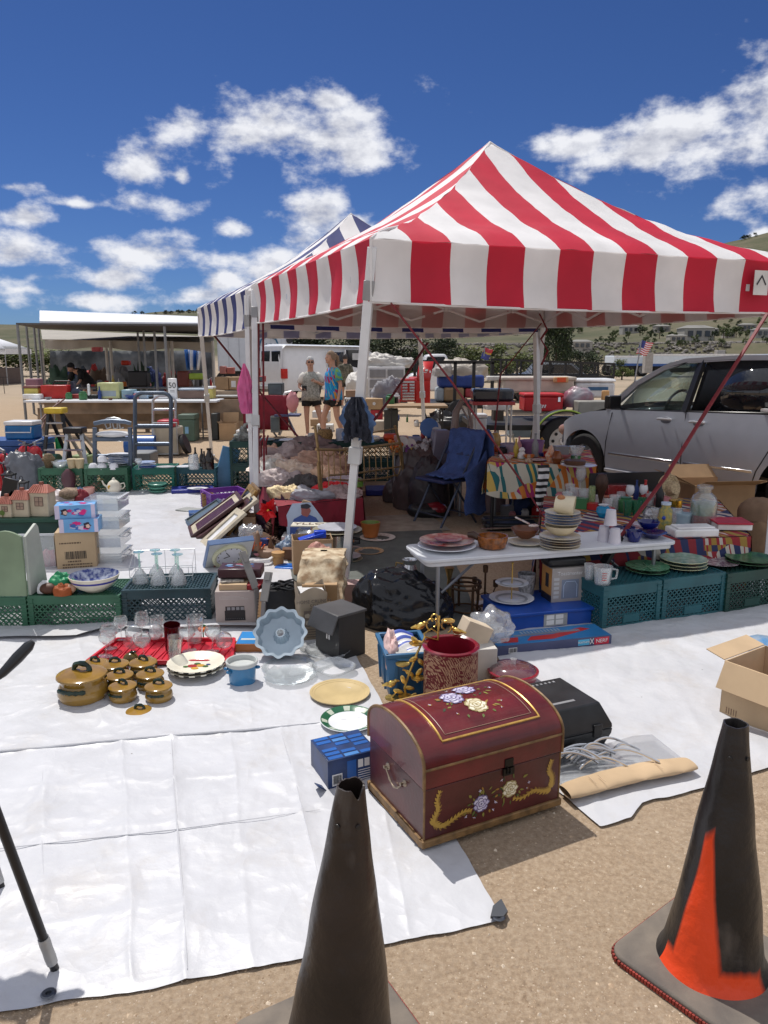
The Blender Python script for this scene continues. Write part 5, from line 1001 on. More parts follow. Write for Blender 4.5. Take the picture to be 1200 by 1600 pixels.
q=MB();[q.b2((w*.66,-.0022,h*(.55+.05*i)),(w*.92,-.0013,h*(.56+.05*i)))for i in range(6)];q.build('printed_lines',mc((.3,.3,.3)),th)
p=f.o+Vector((0,0,h-.04));th=thing('blue_rack','bright blue plastic rack sticking out of the cardboard box','rack',p+Vector((.04,.06,0)),f.rz);q=MB();q.bar((0,.04,.02),(.19,.06,.065),.09,.02);q.b2((.12,.03,.03),(.21,.09,.085));q.build('rack_body',mc((.01,.06,.55),.3),th,bev=.004)
th=thing('glass_fishbowl','round clear fishbowl under a white sign board','bowl',A(492,862));q=MB();q.lathe([(0,0),(.10,0),(.165,.07),(.18,.13),(.15,.20),(.12,.215),(.115,.21),(.145,.195),(.172,.13),(.16,.075),(0,.01)],n=28);q.build('glass_globe',glass,th)
th=thing('sign_board','narrow white board with dark handwritten letters lying on the fishbowl','sign',A(492,862,.0)+Vector((0,-.02,.235)),R(-2));q=MB();q.b2((-.19,-.07,0),(.19,.07,.012));q.build('board',crm2,th,bev=.002);text_mesh('YLLOH',.10,'letters',mc((.08,.04,.03)),th,(0,0,.0135),(0,0,0),sx=1.1)
th=thing('wooden_scoop','flat beige wooden scoop standing behind the sign board','scoop',A(484,850)+Vector((-.04,.1,.0)));q=MB();q.prism([(-.02,0),(.02,0),(.025,.24),(.055,.28),(.045,.36),(-.02,.38),(-.05,.34),(-.04,.28),(-.02,.24)],0,.02,'y');q.build('scoop_body',card2,th,bev=.004)
th=thing('stock_pot','metal stock pot with dark handles carrying stacked plates by the near leg','pot',A(527,880));q=MB();q.lathe([(0,0),(.125,0),(.13,.02),(.13,.25),(0,.25)],n=28);q.build('pot_body',chrome,th);
for s2 in (-1,1):q=MB();q.tube([(s2*.125,0,.16),(s2*.18,0,.17),(s2*.18,0,.2),(s2*.125,0,.21)],.012,8);q.build('handle',blk,th)
for i,lb in enumerate(('rimmed platter, lower one on the metal stock pot','grey patterned plate, upper one on the metal stock pot')):lt('dinner_plate',lb,'plate',527,830,(78,62)[i],PLATE,(mc((.30,.28,.20),.3),mc((.42,.43,.48),.3))[i],(.255,.025*i),.6)
for i,(x,y,w,m,lb)in enumerate(((541,875,52,mc((.25,.25,.17),.3),'olive rimmed plate lying under another beside the near leg'),(577,863,46,mat('pattern_plate',(.36,.18,.07),.4,vs=60,col2=(.5,.36,.22)),'brown patterned plate lying alone on the dark mat'),(549,860,38,mc((.35,.26,.24),.3),'pinkish plate behind the near canopy leg'),(590,842,56,mat('pat2',(.5,.4,.33),.4,vs=50,col2=(.65,.6,.55)),'large cream plate with scraps at the foot of the red tablecloth'))):lt('dinner_plate',lb,'plate',x,y,w,PLATE,m,0,.8)
lt('dinner_plate','white plate on top of the olive rimmed plate by the near leg','plate',541,870,46,PLATE,mc((.50,.48,.50),.3),.03,.8)
W_=S(24,577,836);q=MB();q.lathe(sc_([(0,0),(.34,0),(.4,.2),(.5,.72),(.46,.72),(.36,.2),(0,.1)],W_*1.3),n=28,cap=False)
for j in range(28):
 for ii in (4,5):q.m[ii*28+j]=1
tag(q.build('ceramic_planter',[mc((.38,.12,.03),.35),mc((.16,.22,.05),.3)],None,A(579,838,.02)),'orange ceramic bowl with green inside at the foot of the red cloth','bowl')
f=frame(338,980,402,978,925);th=cardbox('pale cardboard box with a printed black toaster and books on top',f,.26,mat('grey_cardboard',(.40,.34,.31),.8,var=.08,vs=5),closed=True);w,h=f.w,f.h
q=MB();q.b2((w*.22,-.0012,h*.18),(w*.72,0,h*.46));[q.b2((w*(.24+.03*i),-.0012,h*.46),(w*(.70+.03*i),0,h*.58))for i in range(1)];q.build('printed_toaster',blk,th);q=MB();[q.b2((w*(.28+.11*i),-.0024,h*.475),(w*(.36+.11*i),-.0012,h*.56))for i in range(4)];[q.b2((w*(.26+.05*i),-.0024,h*.22),(w*(.27+.05*i),-.0012,h*.24))for i in range(9)];q.build('printed_slots',gry,th)
q=MB();[q.b2((w*.1,-.0012,h*(.78+.035*i)),(w*(.8-.1*i),0,h*(.785+.035*i)))for i in range(3)];q.build('printed_lines',mc((.6,.58,.56)),th)
zc0=f.h;o0=f.o
for i,(dx,dy,w,d,h,z,m,rz,lb)in enumerate(((.02,.03,.17,.17,.035,0,card2,.05,'tan box file lowest left on the pale cardboard box'),(.15,.05,.12,.15,.03,0,mc((.25,.01,.015)),-.2,'small red book right of the tan file on the box'),(.03,.05,.14,.12,.012,.037,mat('floral_paper',(.45,.42,.36),.6,vs=50,col2=(.15,.13,.12)),.25,'grey floral folded paper lying on the tan file'))):
 q=MB();q.b2((0,0,0),(w,d,h));tag(q.build('book',m,None,o0+Vector((dx,dy,zc0+z)),rz,bev=.002),lb,'book')
p=o0+Vector((.0,.10,zc0+.055));th=thing('tin_box','dark tin box with blue and red painted lid above the books','tin',p,.02);q=MB();q.b2((0,0,0),(.27,.16,.06));q.build('tin_body',mc((.045,.015,.02),.3),th,bev=.008)
q=MB();[disc(lambda u,v,o:Vector((u,v,.06+o)),q,(.05+.17*rnd.random(),.04+.08*rnd.random()),.02,.001+.0001*i,i % 3,.6)for i in range(14)];q.build('painted_lid',[mc((.03,.12,.30)),mc((.25,.03,.03)),mc((.15,.25,.35))],th,flat=True)
f=frame(368,1021,404,1021,1003);th=ft('game_box','flat orange and blue box lying left of the bundt pan','box',f);w,h=.19,.055;q=MB();q.b2((0,0,0),(w,.20,h));q.build('carton_body',mc((.38,.13,.03),.4),th,bev=.002);q=MB();q.b2((.004,.004,h),(w-.004,.196,h+.002));q.build('blue_top',mc((.02,.20,.50),.3),th);q=MB();q.b2((.02,.06,h+.002),(w-.02,.085,h+.003));q.b2((.10,.12,h+.002),(.17,.16,h+.003));q.build('printed_band',mc((.45,.48,.48)),th)
th=thing('yardstick','wooden ruler stick standing beside the pale cardboard box','ruler',A(404,984));q=MB();q.bar((0,0,0),AY(409,925,A(404,984).y+.05)-A(404,984),.028,.006);q.build('stick',mc((.50,.30,.14),.6),th);q=MB();[q.box((.003*k*.1,-.004+.0009*k,.02+.02*k),(.012,.004,.002))for k in range(10)];q.build('marks',blk,th)
pad=mc((.20,.19,.18),.5)
for i,(x0,y0,x1,y1,x2,y2,lb)in enumerate(((404,960,400,920,378,862,'long grey crutch-like paddle leaning left over the white sheet'),(409,975,412,940,420,894,'short grey paddle standing right of the yardstick'))):
 p=A(x0,y0+20);th=thing('wooden_paddle',lb,'paddle',p);a_,b_,c_=Vector((0,0,.0)),AY(x1,y1,p.y+.02)-p,AY(x2,y2,p.y+.12)-p;q=MB();q.bar(a_,b_,.03,.012);q.bar(b_,c_,.05,.012);q.bar(b_.lerp(c_,.7),c_,.032,.02);q.build('paddle_body',pad,th,bev=.003)
q=MB();P=[A(*p,.03)-A(385,915)for p in ((365,890),(402,884),(425,920),(440,945),(400,945),(395,912))]
def ws(u,v):a_=P[0].lerp(P[1],u);b_=P[4].lerp(P[3],u);r_=a_.lerp(b_,v);return Vector((r_.x,r_.y,.04+.03*sin(v*3)+.012*fb((u*3,v*3,0),1.5)))
q.grid(ws,20,20);tag(q.build('white_sheet',white,None,A(385,915)),'bright white sheet of fabric spread between the frames and the black bag','cloth')
f=frame(413,986,470,982,925);th=ft('black_bin','black open bag with cables on top beside the yardstick','bag',f);w,h=f.w,f.h;q=MB()
def bg_(u,v):a_=2*pi*u;k=1+.06*fb((cos(a_),sin(a_),v*3),2,3);return Vector((w/2+w*.5*k*max(-1,min(1,1.35*cos(a_))),.10+.10*k*max(-1,min(1,1.35*sin(a_))),h*v))
q.grid(bg_,40,12,closed=True);q.build('bag_body',mat('black_bag',(.010,.010,.012),.4,var=.2,bump=.3,bs=12),th,ang=60)
q=MB();q.b2((.01,.01,h*.9),(w-.01,.19,h*.92));q.build('bag_top',blk,th);rr=random.Random(5);q=MB()
for k in range(7):r_=rr.uniform(.04,.08);cx,cy=rr.uniform(.06,w-.06),rr.uniform(.06,.14);q.tube([(cx+r_*cos(a_*.6),cy+r_*.7*sin(a_*.6),h*.93+.01*k*.6+.008*sin(a_*1.7+k))for a_ in range(11)],.006,6)
q.build('cable_coil',blk,th)
paper=mat('news_paper_bag',(.36,.29,.21),.75,var=.1,vs=7,bump=.25,bs=12);papd=mc((.14,.11,.09))
f=frame(470,1002,512,998,925);th=ft('potato_sack','printed tan paper sack with a potato drawing standing beside the near leg','sack',f);w,h=f.w,f.h;q=MB()
def pk(u,v):a_=2*pi*u;k=1+.05*fb((cos(a_),sin(a_),v*4),2,3);sq=lambda c:max(-1,min(1,1.4*c));return Vector((w/2+w*.52*k*sq(cos(a_)),.09+.09*k*sq(sin(a_)),h*v+(.02*sin(a_*3)if v>.9 else 0)))
q.grid(pk,44,14,closed=True);q.build('sack_body',paper,th,ang=60);q=MB();q.b2((.01,.02,h*.88),(w-.01,.16,h*.95));q.build('white_contents',wht,th)
q=MB();q.k=0;q.b2((w*.12,-.014,h*.30),(w*.86,-.012,h*.62));
for (u,v,r_)in ((.3,.38,.02),(.5,.36,.02),(.66,.46,.034),(.42,.5,.02),(.25,.52,.017)):disc(lambda a_,b_,o:Vector((a_,-.0142-o,b_)),q,(w*u,h*v),r_,.001,1,.8)
q.build('potato_picture',[papd,mc((.40,.34,.27))],th,flat=True)
text_mesh('HOME CRUNCH',.028,'printed_name',papd,th,(w*.5,-.0145,h*.80),(pi/2,0,0));text_mesh('SIX',.036,'printed_word',papd,th,(w*.5,-.0145,h*.70),(pi/2,0,0))
q=MB();[q.b2((w*.2,-.014,h*(.08+.05*i)),(w*(.85-.08*(i % 2)),-.0125,h*(.095+.05*i)))for i in range(4)];q.build('printed_lines',papd,th)
newsm=mat('crumpled_newsprint',(.26,.16,.08),.7,vs=16,col2=(.62,.52,.36),bump=.3,bs=20)
p=A(500,985);th=thing('wrapped_bundle','sunlit newspaper-wrapped bundle leaning on the near leg above the paper sack','bundle',p+Vector((0,.12,0)));q=MB()
def nb(u,v):a_=2*pi*u;k=1+.18*fb((cos(a_)*1.5,sin(a_)*1.5,v*2.5),1.6,3);r_=(.13 if v<.97 else .02);sq=lambda c:max(-1,min(1,1.3*c));return Vector((r_*1.05*k*sq(cos(a_))+.0*v,r_*k*sq(sin(a_))+.28*v,(.20+.20*v)*1.0+(.0 if sin(a_)>0 else -.14)*(1-v)*.9))
q.grid(nb,40,18,closed=True);q.build('newsprint',newsm,th,ang=50);q=MB();q.b2((-.10,-.02,0),(.10,.2,.26));q.build('inner_box',card,th);q=MB();q.b2((-.10,-.16,.20),(.11,-.145,.30));q.build('tan_label',mc((.28,.17,.08)),th)
cloth_pile('pink_bag','dusty pink handbag behind the newspaper bundle','bag',tuple(A(498,925)+Vector((0,.08,0))),(.13,.08),.34,mc((.42,.20,.16),.5),3,30,.15)
q=MB();q.b2((-.1,-.02,0),(.05,.1,.16));tag(q.build('pink_carton',mc((.45,.30,.28)),None,A(556,948)),'pinkish grey box just right of the near leg foot','box')
f=frame(510,1028,580,1037,952);f.o=A(530,1034);b_=A(580,1018);f.w=.185;f.rz=atan2((b_-f.o).y,(b_-f.o).x);f.h=AY(530,962,f.o.y).z
bk_=mat('black_leatherette',(.018,.018,.020),.5,var=.15,bump=.15,bs=120);th=ft('file_box','upright black file box with a folded flap lid beside the glass dishes','box',f);w,h,d=f.w,f.h,.22
q=MB();q.b2((0,0,0),(w,d,h-.012));q.build('box_body',bk_,th,bev=.003);q=MB();q.b2((-.008,-.008,h-.014),(w+.008,d+.004,h));q.prism([(-.010,h),(-.055,h-.10),(-.048,h-.104),(-.003,h-.008)],-.008,d+.004,'y');q.build('lid',mat('grey_leatherette',(.06,.06,.064),.45,var=.15,bump=.1,bs=120),th,bev=.003);q=MB();[q.b2((-.004,.08+i*.02,h-.16),(0,.09+i*.02,h-.13))for i in range(2)];q.build('clasp',chrome,th)
def table(label,corners,z,th_,m,legm,legs=True,name='folding_table',fold=False):
 P=[A(x,y,z)for x,y in corners];o=P[0].copy();o.z=0;t2=thing(name,label,'table',o);q=MB();L=[(p.x-o.x,p.y-o.y)for p in P]
 q.prism(L,z-th_,z,'z');q.build('tabletop',m,t2,bev=.012 if th_>.03 else .004)
 c_=sum((Vector(l)for l in L),Vector((0,0)))/len(L)
 for l in L[:4]:
  e=Vector(l).lerp(c_,.12);q=MB();q.tube([(e.x,e.y,z-th_),(e.x,e.y,0)],.014,8);q.build('leg',legm,t2)
 if fold:q=MB();a_,b_=Vector(L[0]).lerp(c_,.12),Vector(L[1]).lerp(c_,.12);q.tube([(a_.x,a_.y,z*.4),(lerp(a_.x,b_.x,.35),lerp(a_.y,b_.y,.35),z-th_)],.01,6);q.tube([(b_.x,b_.y,z*.4),(lerp(b_.x,a_.x,.35),lerp(b_.y,a_.y,.35),z-th_)],.01,6);q.build('brace',legm,t2)
 return t2
TZ=.46
tw=mat('white_table_plastic',(.62,.64,.67),.45,var=.05,vs=5)
a_,b_=A(664,876,TZ),A(1060,846,TZ);nrm=Vector((-(b_-a_).y,(b_-a_).x,0)).normalized()*.40
th=thing('folding_table','white plastic folding table holding plate stacks under the red canopy','table',(a_.x,a_.y,0),atan2((b_-a_).y,(b_-a_).x));w=(b_-a_).length
q=MB();P=[]
for (cx,cy,s1,s2)in ((w-.05,.05,1,-1),(w-.05,.36,1,1),(.05,.36,-1,1),(.05,.05,-1,-1)):
 for i in range(5):k=atan2(s2,s1)-pi/4+pi/2*i/4;P.append((cx+.05*cos(k),cy+.05*sin(k)))
q.prism(P,TZ-.022,TZ,'z');q.prism([(lerp(.5*w,x,.975),lerp(.2,y,.93))for x,y in P],TZ-.05,TZ-.022,'z');q.build('tabletop',tw,th,bev=.005)
for x in (.10,w-.14):
 for y in (.05,.34):q=MB();q.tube([(x,y,TZ-.04),(x,y,0)],.013,8);q.build('leg',gm_,th)
 q=MB();q.tube([(x,.2,.12),(x+(.35 if x<1 else -.35),.2,TZ-.05)],.009,6);q.tube([(x,.05,.1),(x,.34,.1)],.009,6);q.build('brace',gm_,th)
redpl=mat('red_block_pattern',(.30,.02,.02),.25,vs=14,col2=(.55,.42,.36));
lt('dinner_plate','large white platter under the red patterned plates at the table end','plate',698,857,92,PLATE,porc,TZ)
lt('dinner_plate','large red and white block patterned plate at the left table end','plate',698,855,86,PLATE,redpl,(TZ,.025))
lt('dinner_plate','smaller red patterned plate on top of the large red one','plate',700,855,44,PLATE,mat('red_mauve',(.28,.05,.07),.25,vs=20,col2=(.40,.22,.2)),(TZ,.045))
th=thing('casserole_dish','orange brown pottery casserole with a stub handle on the white table','casserole',A(769,856,TZ));W_=S(48,769,856,TZ);q=MB();q.lathe(sc_([(0,0),(.36,0),(.44,.06),(.5,.30),(.5,.42),(.46,.42),(.45,.3),(.38,.1),(0,.08)],W_),n=32);q.build('dish_body',mat('amber_glaze',(.24,.075,.012),.18,var=.4,vs=40,coat=.4),th);q=MB();q.tube([(-.46*W_,0,.34*W_),(-.62*W_,.02,.42*W_),(-.78*W_,.03,.40*W_)],[.02,.024,.018],10);q.build('handle',mc((.05,.025,.015),.3),th);q=MB();q.lathe([(0,.08*W_),(.07*W_,.08*W_),(.07*W_,.3*W_),(0,.32*W_)],n=12);q.build('inner_knob',mc((.12,.04,.01),.3),th)
lt('dinner_plate','cream plate under the brown bowl with the spoon','plate',821,850,56,PLATE,cream,TZ)
th=thing('serving_bowl','brown pottery bowl with a patterned white spoon on the cream plate','bowl',A(820,848,TZ)+Vector((0,0,.03)));W_=S(44,820,845,TZ);q=MB();q.lathe(sc_(BOWL,W_),n=28);q.build('bowl_body',mc((.14,.045,.02),.25),th)
th=thing('ladle','white patterned ladle resting in the brown bowl','spoon',A(818,848,TZ)+Vector((0,0,.10)));q=MB();q.bar((-.06,0,.07),(.03,-.03,.03),.014,.008);q.ell((.055,-.035,.02),(.035,.025,.012),12,8);q.build('ladle_body',mat('patterned_white',(.62,.58,.55),.3,vs=60,col2=(.35,.15,.12)),th)
crp=mc((.60,.53,.38),.25);brp=mc((.30,.22,.12),.25)
stack('dinner_plate','cream plate with brown edge in the tall stack on the white table','plate',874,856,64,PLATE,[crp,crp,brp],5,.016,TZ,'tall cream plate stack')
lt('serving_bowl','cream bowl in the middle of the tall plate stack','bowl',875,856,52,[(0,.0),(.2,0),(.38,.12),(.5,.3),(.48,.3),(.36,.14),(0,.05)],crp,(TZ,.085))
nm_o=stack('side_plate','smaller cream plate above the bowl in the tall stack','plate',877,856,56,PLATE,[crp,brp],5,.017,(TZ,.150),'tall cream plate stack')
th=thing('ceramic_mug','cream mug lying on its side on top of the tall plate stack','mug',A(874,856,TZ)+Vector((-.04,0,.285)),R(-20));q=MB();q.lathe(sc_([(0,0),(.36,0),(.42,.1),(.5,.9),(.46,.92),(.38,.12),(0,.08)],.13),n=24,M=Matrix.Rotation(R(96),3,'Y'));q.build('mug_body',crp,th);q=MB();q.ell((.04,-.035,.045),(.025,.012,.018),8,6);q.build('painted_flower',mc((.35,.15,.06)),th)
for i,(x,y,z,lb)in enumerate(((943,845,0,'left white cup turned over at the bottom of the cup pyramid'),(960,849,0,'right white cup turned over at the bottom of the cup pyramid'),(952,847,.115,'white cup stacked on top of the cup pyramid'))):lt('plastic_cup',lb,'cup',x,y,20,[(.5,0),(.5,.04),(.36,1.2),(0,1.24)],mc((.60,.58,.64),.35),(TZ,z),group='white cups')
cob=mat('cobalt_glass',(.005,.01,.12),.08,coat=.5)
lt('blue_bowl','dark blue glass bowl just right of the white cups','bowl',990,846,26,CUPP,cob,TZ,.7,'cobalt glassware');lt('blue_bowl','dark blue glass cup behind the blue bowl','bowl',982,838,20,CUPP,cob,TZ,.8,'cobalt glassware');lt('blue_plate','dark blue glass dish at the right end of the white table','dish',1018,840,46,[(0,0),(.2,0),(.3,.1),(.5,.2),(.49,.22),(.3,.13),(0,.04)],cob,TZ,1,'cobalt glassware')
lt('blue_plate','dark blue glass bowl stacked on the blue dish','dish',1012,838,34,BOWL,cob,(TZ,.05),1,'cobalt glassware')
def leafmat(nm,cols,sc,seed):
 m=bpy.data.materials.new(nm);m.use_nodes=True;t=m.node_tree;b=t.nodes['Principled BSDF'];b.inputs['Roughness'].default_value=.8
 co=t.nodes.new('ShaderNodeTexCoord');v=t.nodes.new('ShaderNodeTexVoronoi');v.inputs['Scale'].default_value=sc;mp_=t.nodes.new('ShaderNodeMapping');mp_.inputs['Location'].default_value=(seed,seed*.7,0);mp_.inputs['Scale'].default_value=(1,1,1.4)
 t.links.new(co.outputs['Object'],mp_.inputs[0]);t.links.new(mp_.outputs[0],v.inputs['Vector']);w_=t.nodes.new('ShaderNodeTexWave');w_.wave_type='RINGS';w_.rings_direction='SPHERICAL';w_.inputs['Scale'].default_value=sc*.6;w_.inputs['Distortion'].default_value=1.2;w_.inputs['Detail'].default_value=.5;t.links.new(mp_.outputs[0],w_.inputs['Vector'])
 sp=t.nodes.new('ShaderNodeSeparateColor');t.links.new(v.outputs['Color'],sp.inputs[0]);ad=t.nodes.new('ShaderNodeMath');ad.operation='MULTIPLY_ADD';t.links.new(w_.outputs[0],ad.inputs[0]);ad.inputs[1].default_value=.28;t.links.new(sp.outputs[0],ad.inputs[2])
 r=t.nodes.new('ShaderNodeValToRGB');r.color_ramp.interpolation='CONSTANT';t.links.new(ad.outputs[0],r.inputs[0]);e=r.color_ramp.elements
 while len(e)<len(cols):e.new(.5)
 for i,c_ in enumerate(cols):e[i].position=i/len(cols)*1.15;e[i].color=(*c_,1)
 t.links.new(r.outputs[0],b.inputs['Base Color']);return m
folk=leafmat('folk_print',[(.26,.02,.03),(.24,.02,.03),(.02,.03,.10),(.50,.46,.40),(.28,.02,.03),(.32,.20,.04),(.025,.03,.09)],5,3)
PZ=.42
def clothtable(label,corners,z,drops,m,legm,name='cloth_table',cat='table',amp=.012,legin=.1,clabel='',fld=7):
 P=[A(x,y,z)for x,y in corners];o=sum(P,Vector())/4;o.z=0;L=[Vector((p.x-o.x,p.y-o.y,z))for p in P]
 t2=thing(name,label,cat,o);q=MB();q.add([v-Vector((0,0,.012))for v in L]+[v-Vector((0,0,.04))for v in L],[(0,1,2,3),(7,6,5,4)]+[(i,(i+1) % 4,(i+1) % 4+4,i+4)for i in range(4)]);q.build('tabletop',tw,t2)
 for v in L:e=v*(1-legin);q=MB();q.tube([(e.x,e.y,z-.04),(e.x,e.y,0)],.016,8);q.build('leg',legm,t2)
 q=MB();q.grid(lambda u,v:(L[0].lerp(L[1],u)).lerp(L[3].lerp(L[2],u),v)+Vector((0,0,.003+abs(fb((u*5,v*5,1),1.4))*.008)),30,20)
 for i in range(4):
  a3,b3=L[i],L[(i+1) % 4];d0,d1=drops[i];n3=Vector(((b3-a3).y,-(b3-a3).x,0)).normalized()
  def sk(u,v):p=a3.lerp(b3,u);dr=lerp(d0,d1,u)*(1+.08*sin(u*9));return p+n3*(.012+v*(.03+.028*sin(u*fld*pi)*amp*80*.5+.02*fb((u*8,v,i),1)))-Vector((0,0,v*dr-.003))
  q.grid(sk,60,10)
 c_=q.build('cover',m,None,ang=70);c_.location=o
 return t2,tag(c_,clabel,'tablecloth')
clothtable('low display table hidden under the red and navy folk print cloth',[(842,853),(1172,838),(1120,780),(850,776)],PZ,[(.36,.36),(.3,.3),(.2,.2),(.36,.36)],folk,gm_,clabel='red and navy folk print cloth covering the glassware table')
b=PZ+.004
gw=[('crystal_tumbler','cut glass tumbler at the left end of the folk print table',886,792,18,0),('crystal_tumbler','cut glass tumbler second from the left behind the plates',897,786,18,0),('crystal_tumbler','cut glass tumbler beside the pale green glass',912,790,20,0),('crystal_tumbler','tall cut glass tumbler at the back left corner of the folk print table',890,777,16,0),('wine_glass','large stemmed crystal glass standing above the tumblers',906,774,17,1),
  ('glass_cup','clear glass tumbler between the blue vase and green glasses',960,797,18,0),('glass_cup','clear glass tumbler in front of the pink glass box',950,800,16,0),('glass_cup','clear glass tumbler behind the green glasses',970,788,15,0),('glass_cup','tall clear glass at the middle of the folk print table',1015,790,16,0),('glass_cup','clear glass jar left of the yellow candy jar',1022,812,14,0),('glass_cup','clear glass tumbler right of the yellow candy jar',1056,818,18,0),('glass_cup','small clear glass in front of the straw hat',1034,786,14,0)]
for (nm,lb,x,y,w,k)in gw:
 p=A(x,y,b);r=S(w/2,x,y,b);goblet(lb,p,r*(5.2 if k else 2.6),r,cut,kind=0 if k else 1,group='glassware on the folk print table',name=nm)
lt('green_glass','pale green tall glass beside the brown beehive jar','glass',924,792,11,[(0,0),(.5,0),(.5,3.0),(.45,3.0),(.45,.1),(0,.1)],glassy('pale_green',(.55,.65,.35),.55),b,n=16)
th=thing('beehive_jar','dark brown bulbous jar above the blue vase','jar',A(938,792,b));q=MB();q.lathe([(0,0),(.03,0),(.012,.04),(.03,.12),(.05,.17),(.052,.22),(.035,.27),(0,.28)],n=20);q.build('jar_body',mat('brown_ribbed',(.045,.018,.01),.5,var=.3,vs=40),th)
th=thing('blue_vase','bright blue and white round vase in front of the brown jar','vase',A(942,808,b));q=MB();q.lathe([(0,0),(.03,0),(.055,.04),(.05,.075),(.03,.09),(0,.09)],n=20);q.build('vase_body',mc((.01,.22,.42),.2),th);q=MB();q.lathe([(.03,.088),(.04,.1),(.02,.105),(0,.1)],n=9,lob=.3,nl=4);q.build('white_petal_rim',wht,th)
rg=glassy('pink_red_glass',(.6,.08,.08),.6,.1);q=MB();q.b2((-.09,-.05,0),(.10,.05,.12));tag(q.build('glass_box',rg,None,A(962,778,b),.1,bev=.006),'red glass box dish at the back of the folk print table','dish')
q=MB();q.lathe([(0,0),(.10,0),(.12,.07),(.06,.09),(0,.09)],n=20);tag(q.build('orange_dish',mc((.5,.14,.03),.3),None,A(968,770,b)+Vector((0,.08,.05))),'orange glass dish behind the red glass box','dish')
for (x,y,lb)in ((983,790,'white milk glass goblet, left of two'),(1004,789,'white milk glass goblet, right of two')):goblet(lb+' in front of the dark board',A(x,y,b),.17,.035,porc,name='milk_glass_goblet',group='milk glass goblets')
q=MB();q.b2((-.35,0,0),(.35,.02,.2));tag(q.build('dark_board',blk,None,A(985,777,b)+Vector((0,.12,0)),.15),'black board standing behind the milk glass goblets','board')
gg=glassy('green_glass',(.05,.30,.16),.55,.05)
for (x,y,lb)in ((980,806,'left green glass mug on the folk print table'),(994,806,'middle green glass mug on the folk print table'),(1003,801,'right green glass mug behind the others')):goblet(lb,A(x,y,b),.12,.038,gg,kind=1,name='green_mug',group='green glass mugs')
lt('ceramic_dog','white and black ceramic figure dish right of the green mugs','figurine',1011,814,18,[(0,0),(.5,0),(.5,.15),(.3,.3),(.42,.6),(.3,.95),(.15,1.1),(0,1.15)],mat('spotted_ceramic',(.60,.60,.62),.3,vs=50,col2=(.05,.05,.07)),b,n=14)
lt('white_dish','flat pinkish white dish at the right front of the folk print table','dish',1004,822,36,[(0,0),(.45,0),(.5,.12),(.45,.13),(0,.05)],mc((.55,.48,.55),.3),b)
th=thing('candy_jar','glass jar full of yellow and blue candies','jar',A(1038,829,b));q=MB();q.lathe([(0,0),(.042,0),(.045,.01),(.045,.15),(.03,.17),(.03,.19),(0,.19)],n=18);q.build('jar_glass',mat('yellow_candies',(.42,.30,.05),.35,vs=60,col2=(.16,.20,.10)),th);q=MB();q.lathe([(0,.188),(.034,.188),(.034,.205),(0,.205)],n=18);q.build('jar_lid',mc((.5,.6,.72),.3),th);q=MB();q.ell((-.025,-.04,.10),(.014,.01,.014),8,6);q.build('blue_candy',mc((.02,.06,.4)),th)
th=thing('straw_hat','round beige straw hat standing on edge behind the glassware','hat',A(1044,786,b),R(25));M=Matrix.Rotation(R(80),3,'X');q=MB();pr=[(.0,.075)]+[(.05,.072),(.06,.04),(.062,.01)]+[(.075+.008*i,.006*(i % 2))for i in range(7)]+[(.125,-.006),(0,-.006)];q.lathe(pr,n=30,M=M,c=(0,0,.125));q.build('hat_body',mat('straw',(.42,.33,.20),.8,var=.3,vs=70),th)
lt('gold_tin','small round shiny gold tin right of the straw hat','tin',1055,792,20,[(0,0),(.5,0),(.5,.55),(0,.57)],mc((.75,.48,.06),.15,.9),b+.04);
lt('blue_lid_jar','clear plastic jar with a pale blue lid left of the big glass jug','jar',1067,819,24,[(0,0),(.45,0),(.48,.6),(.52,.6),(.52,.75),(0,.77)],mat('blue_lid_plastic',(.32,.45,.52),.3),b)
th=thing('glass_jug','large clear glass demijohn holding green above red liquid','jug',A(1097,820,b));W_=S(40,1097,820,b);q=MB();q.lathe(sc_([(0,0),(.47,0),(.5,.06),(.5,.95),(.42,1.15),(.24,1.3),(.24,1.42),(.3,1.45),(.3,1.55),(.22,1.58),(.2,1.3),(.38,1.13),(.46,.95),(.46,.08),(0,.05)],W_),n=28);q.build('jug_glass',glass,th)
q=MB();q.lathe(sc_([(0,.06),(.455,.06),(.455,.42),(0,.42)],W_),n=28);q.build('red_liquid',mc((.22,.01,.015),.15),th);q=MB();q.lathe(sc_([(0,.422),(.455,.422),(.455,.88),(0,.88)],W_),n=28);q.build('green_liquid',glassy('green_liquid',(.02,.28,.12),.6,.05),th)
th=thing('white_case','white plastic lidded case lying on the right end of the folk print table','case',A(1050,841,b)+Vector((.02,0,0)),R(6));w=S(72,1084,838,b);q=MB();q.b2((0,0,0),(w,.16,.055));q.build('case_body',wht,th,bev=.01);q=MB();q.b2((.03,.02,.055),(w-.02,.14,.068));q.build('case_lid',wht,th,bev=.006)
th=thing('red_folder','red lidded white tray sloping at the right end of the folk print table','tray',A(1122,832,b)+Vector((.01,.03,.0)),R(-4));w=S(52,1140,828,b);q=MB();q.b2((0,0,.01),(w,.2,.05));q.build('tray_body',wht,th,bev=.005);q=MB();q.b2((-.01,-.01,.052),(w,.21,.064));q.build('red_cover',mc((.42,.01,.04),.3),th,bev=.003)
f=F();a_=A(1098,842);f.o=Vector((a_.x+.12,a_.y+.55,0));f.rz=.10;f.w=.62;f.h=.40;cardbox('large open cardboard box with sunlit flaps behind the glass demijohn',f,.5,card,flaps=(('b',.16,50),('f',.2,20),('l',.22,25),('r',.2,10)),t_=.008)
th=cloth_pile('brown_cushion','brown fabric cushion at the right edge behind the patterned table','cushion',tuple(A(1192,868)+Vector((.03,.2,0))),(.15,.10),.34,mat('tan_fabric',(.20,.125,.07),.8,var=.15,vs=10),3,40,.12)
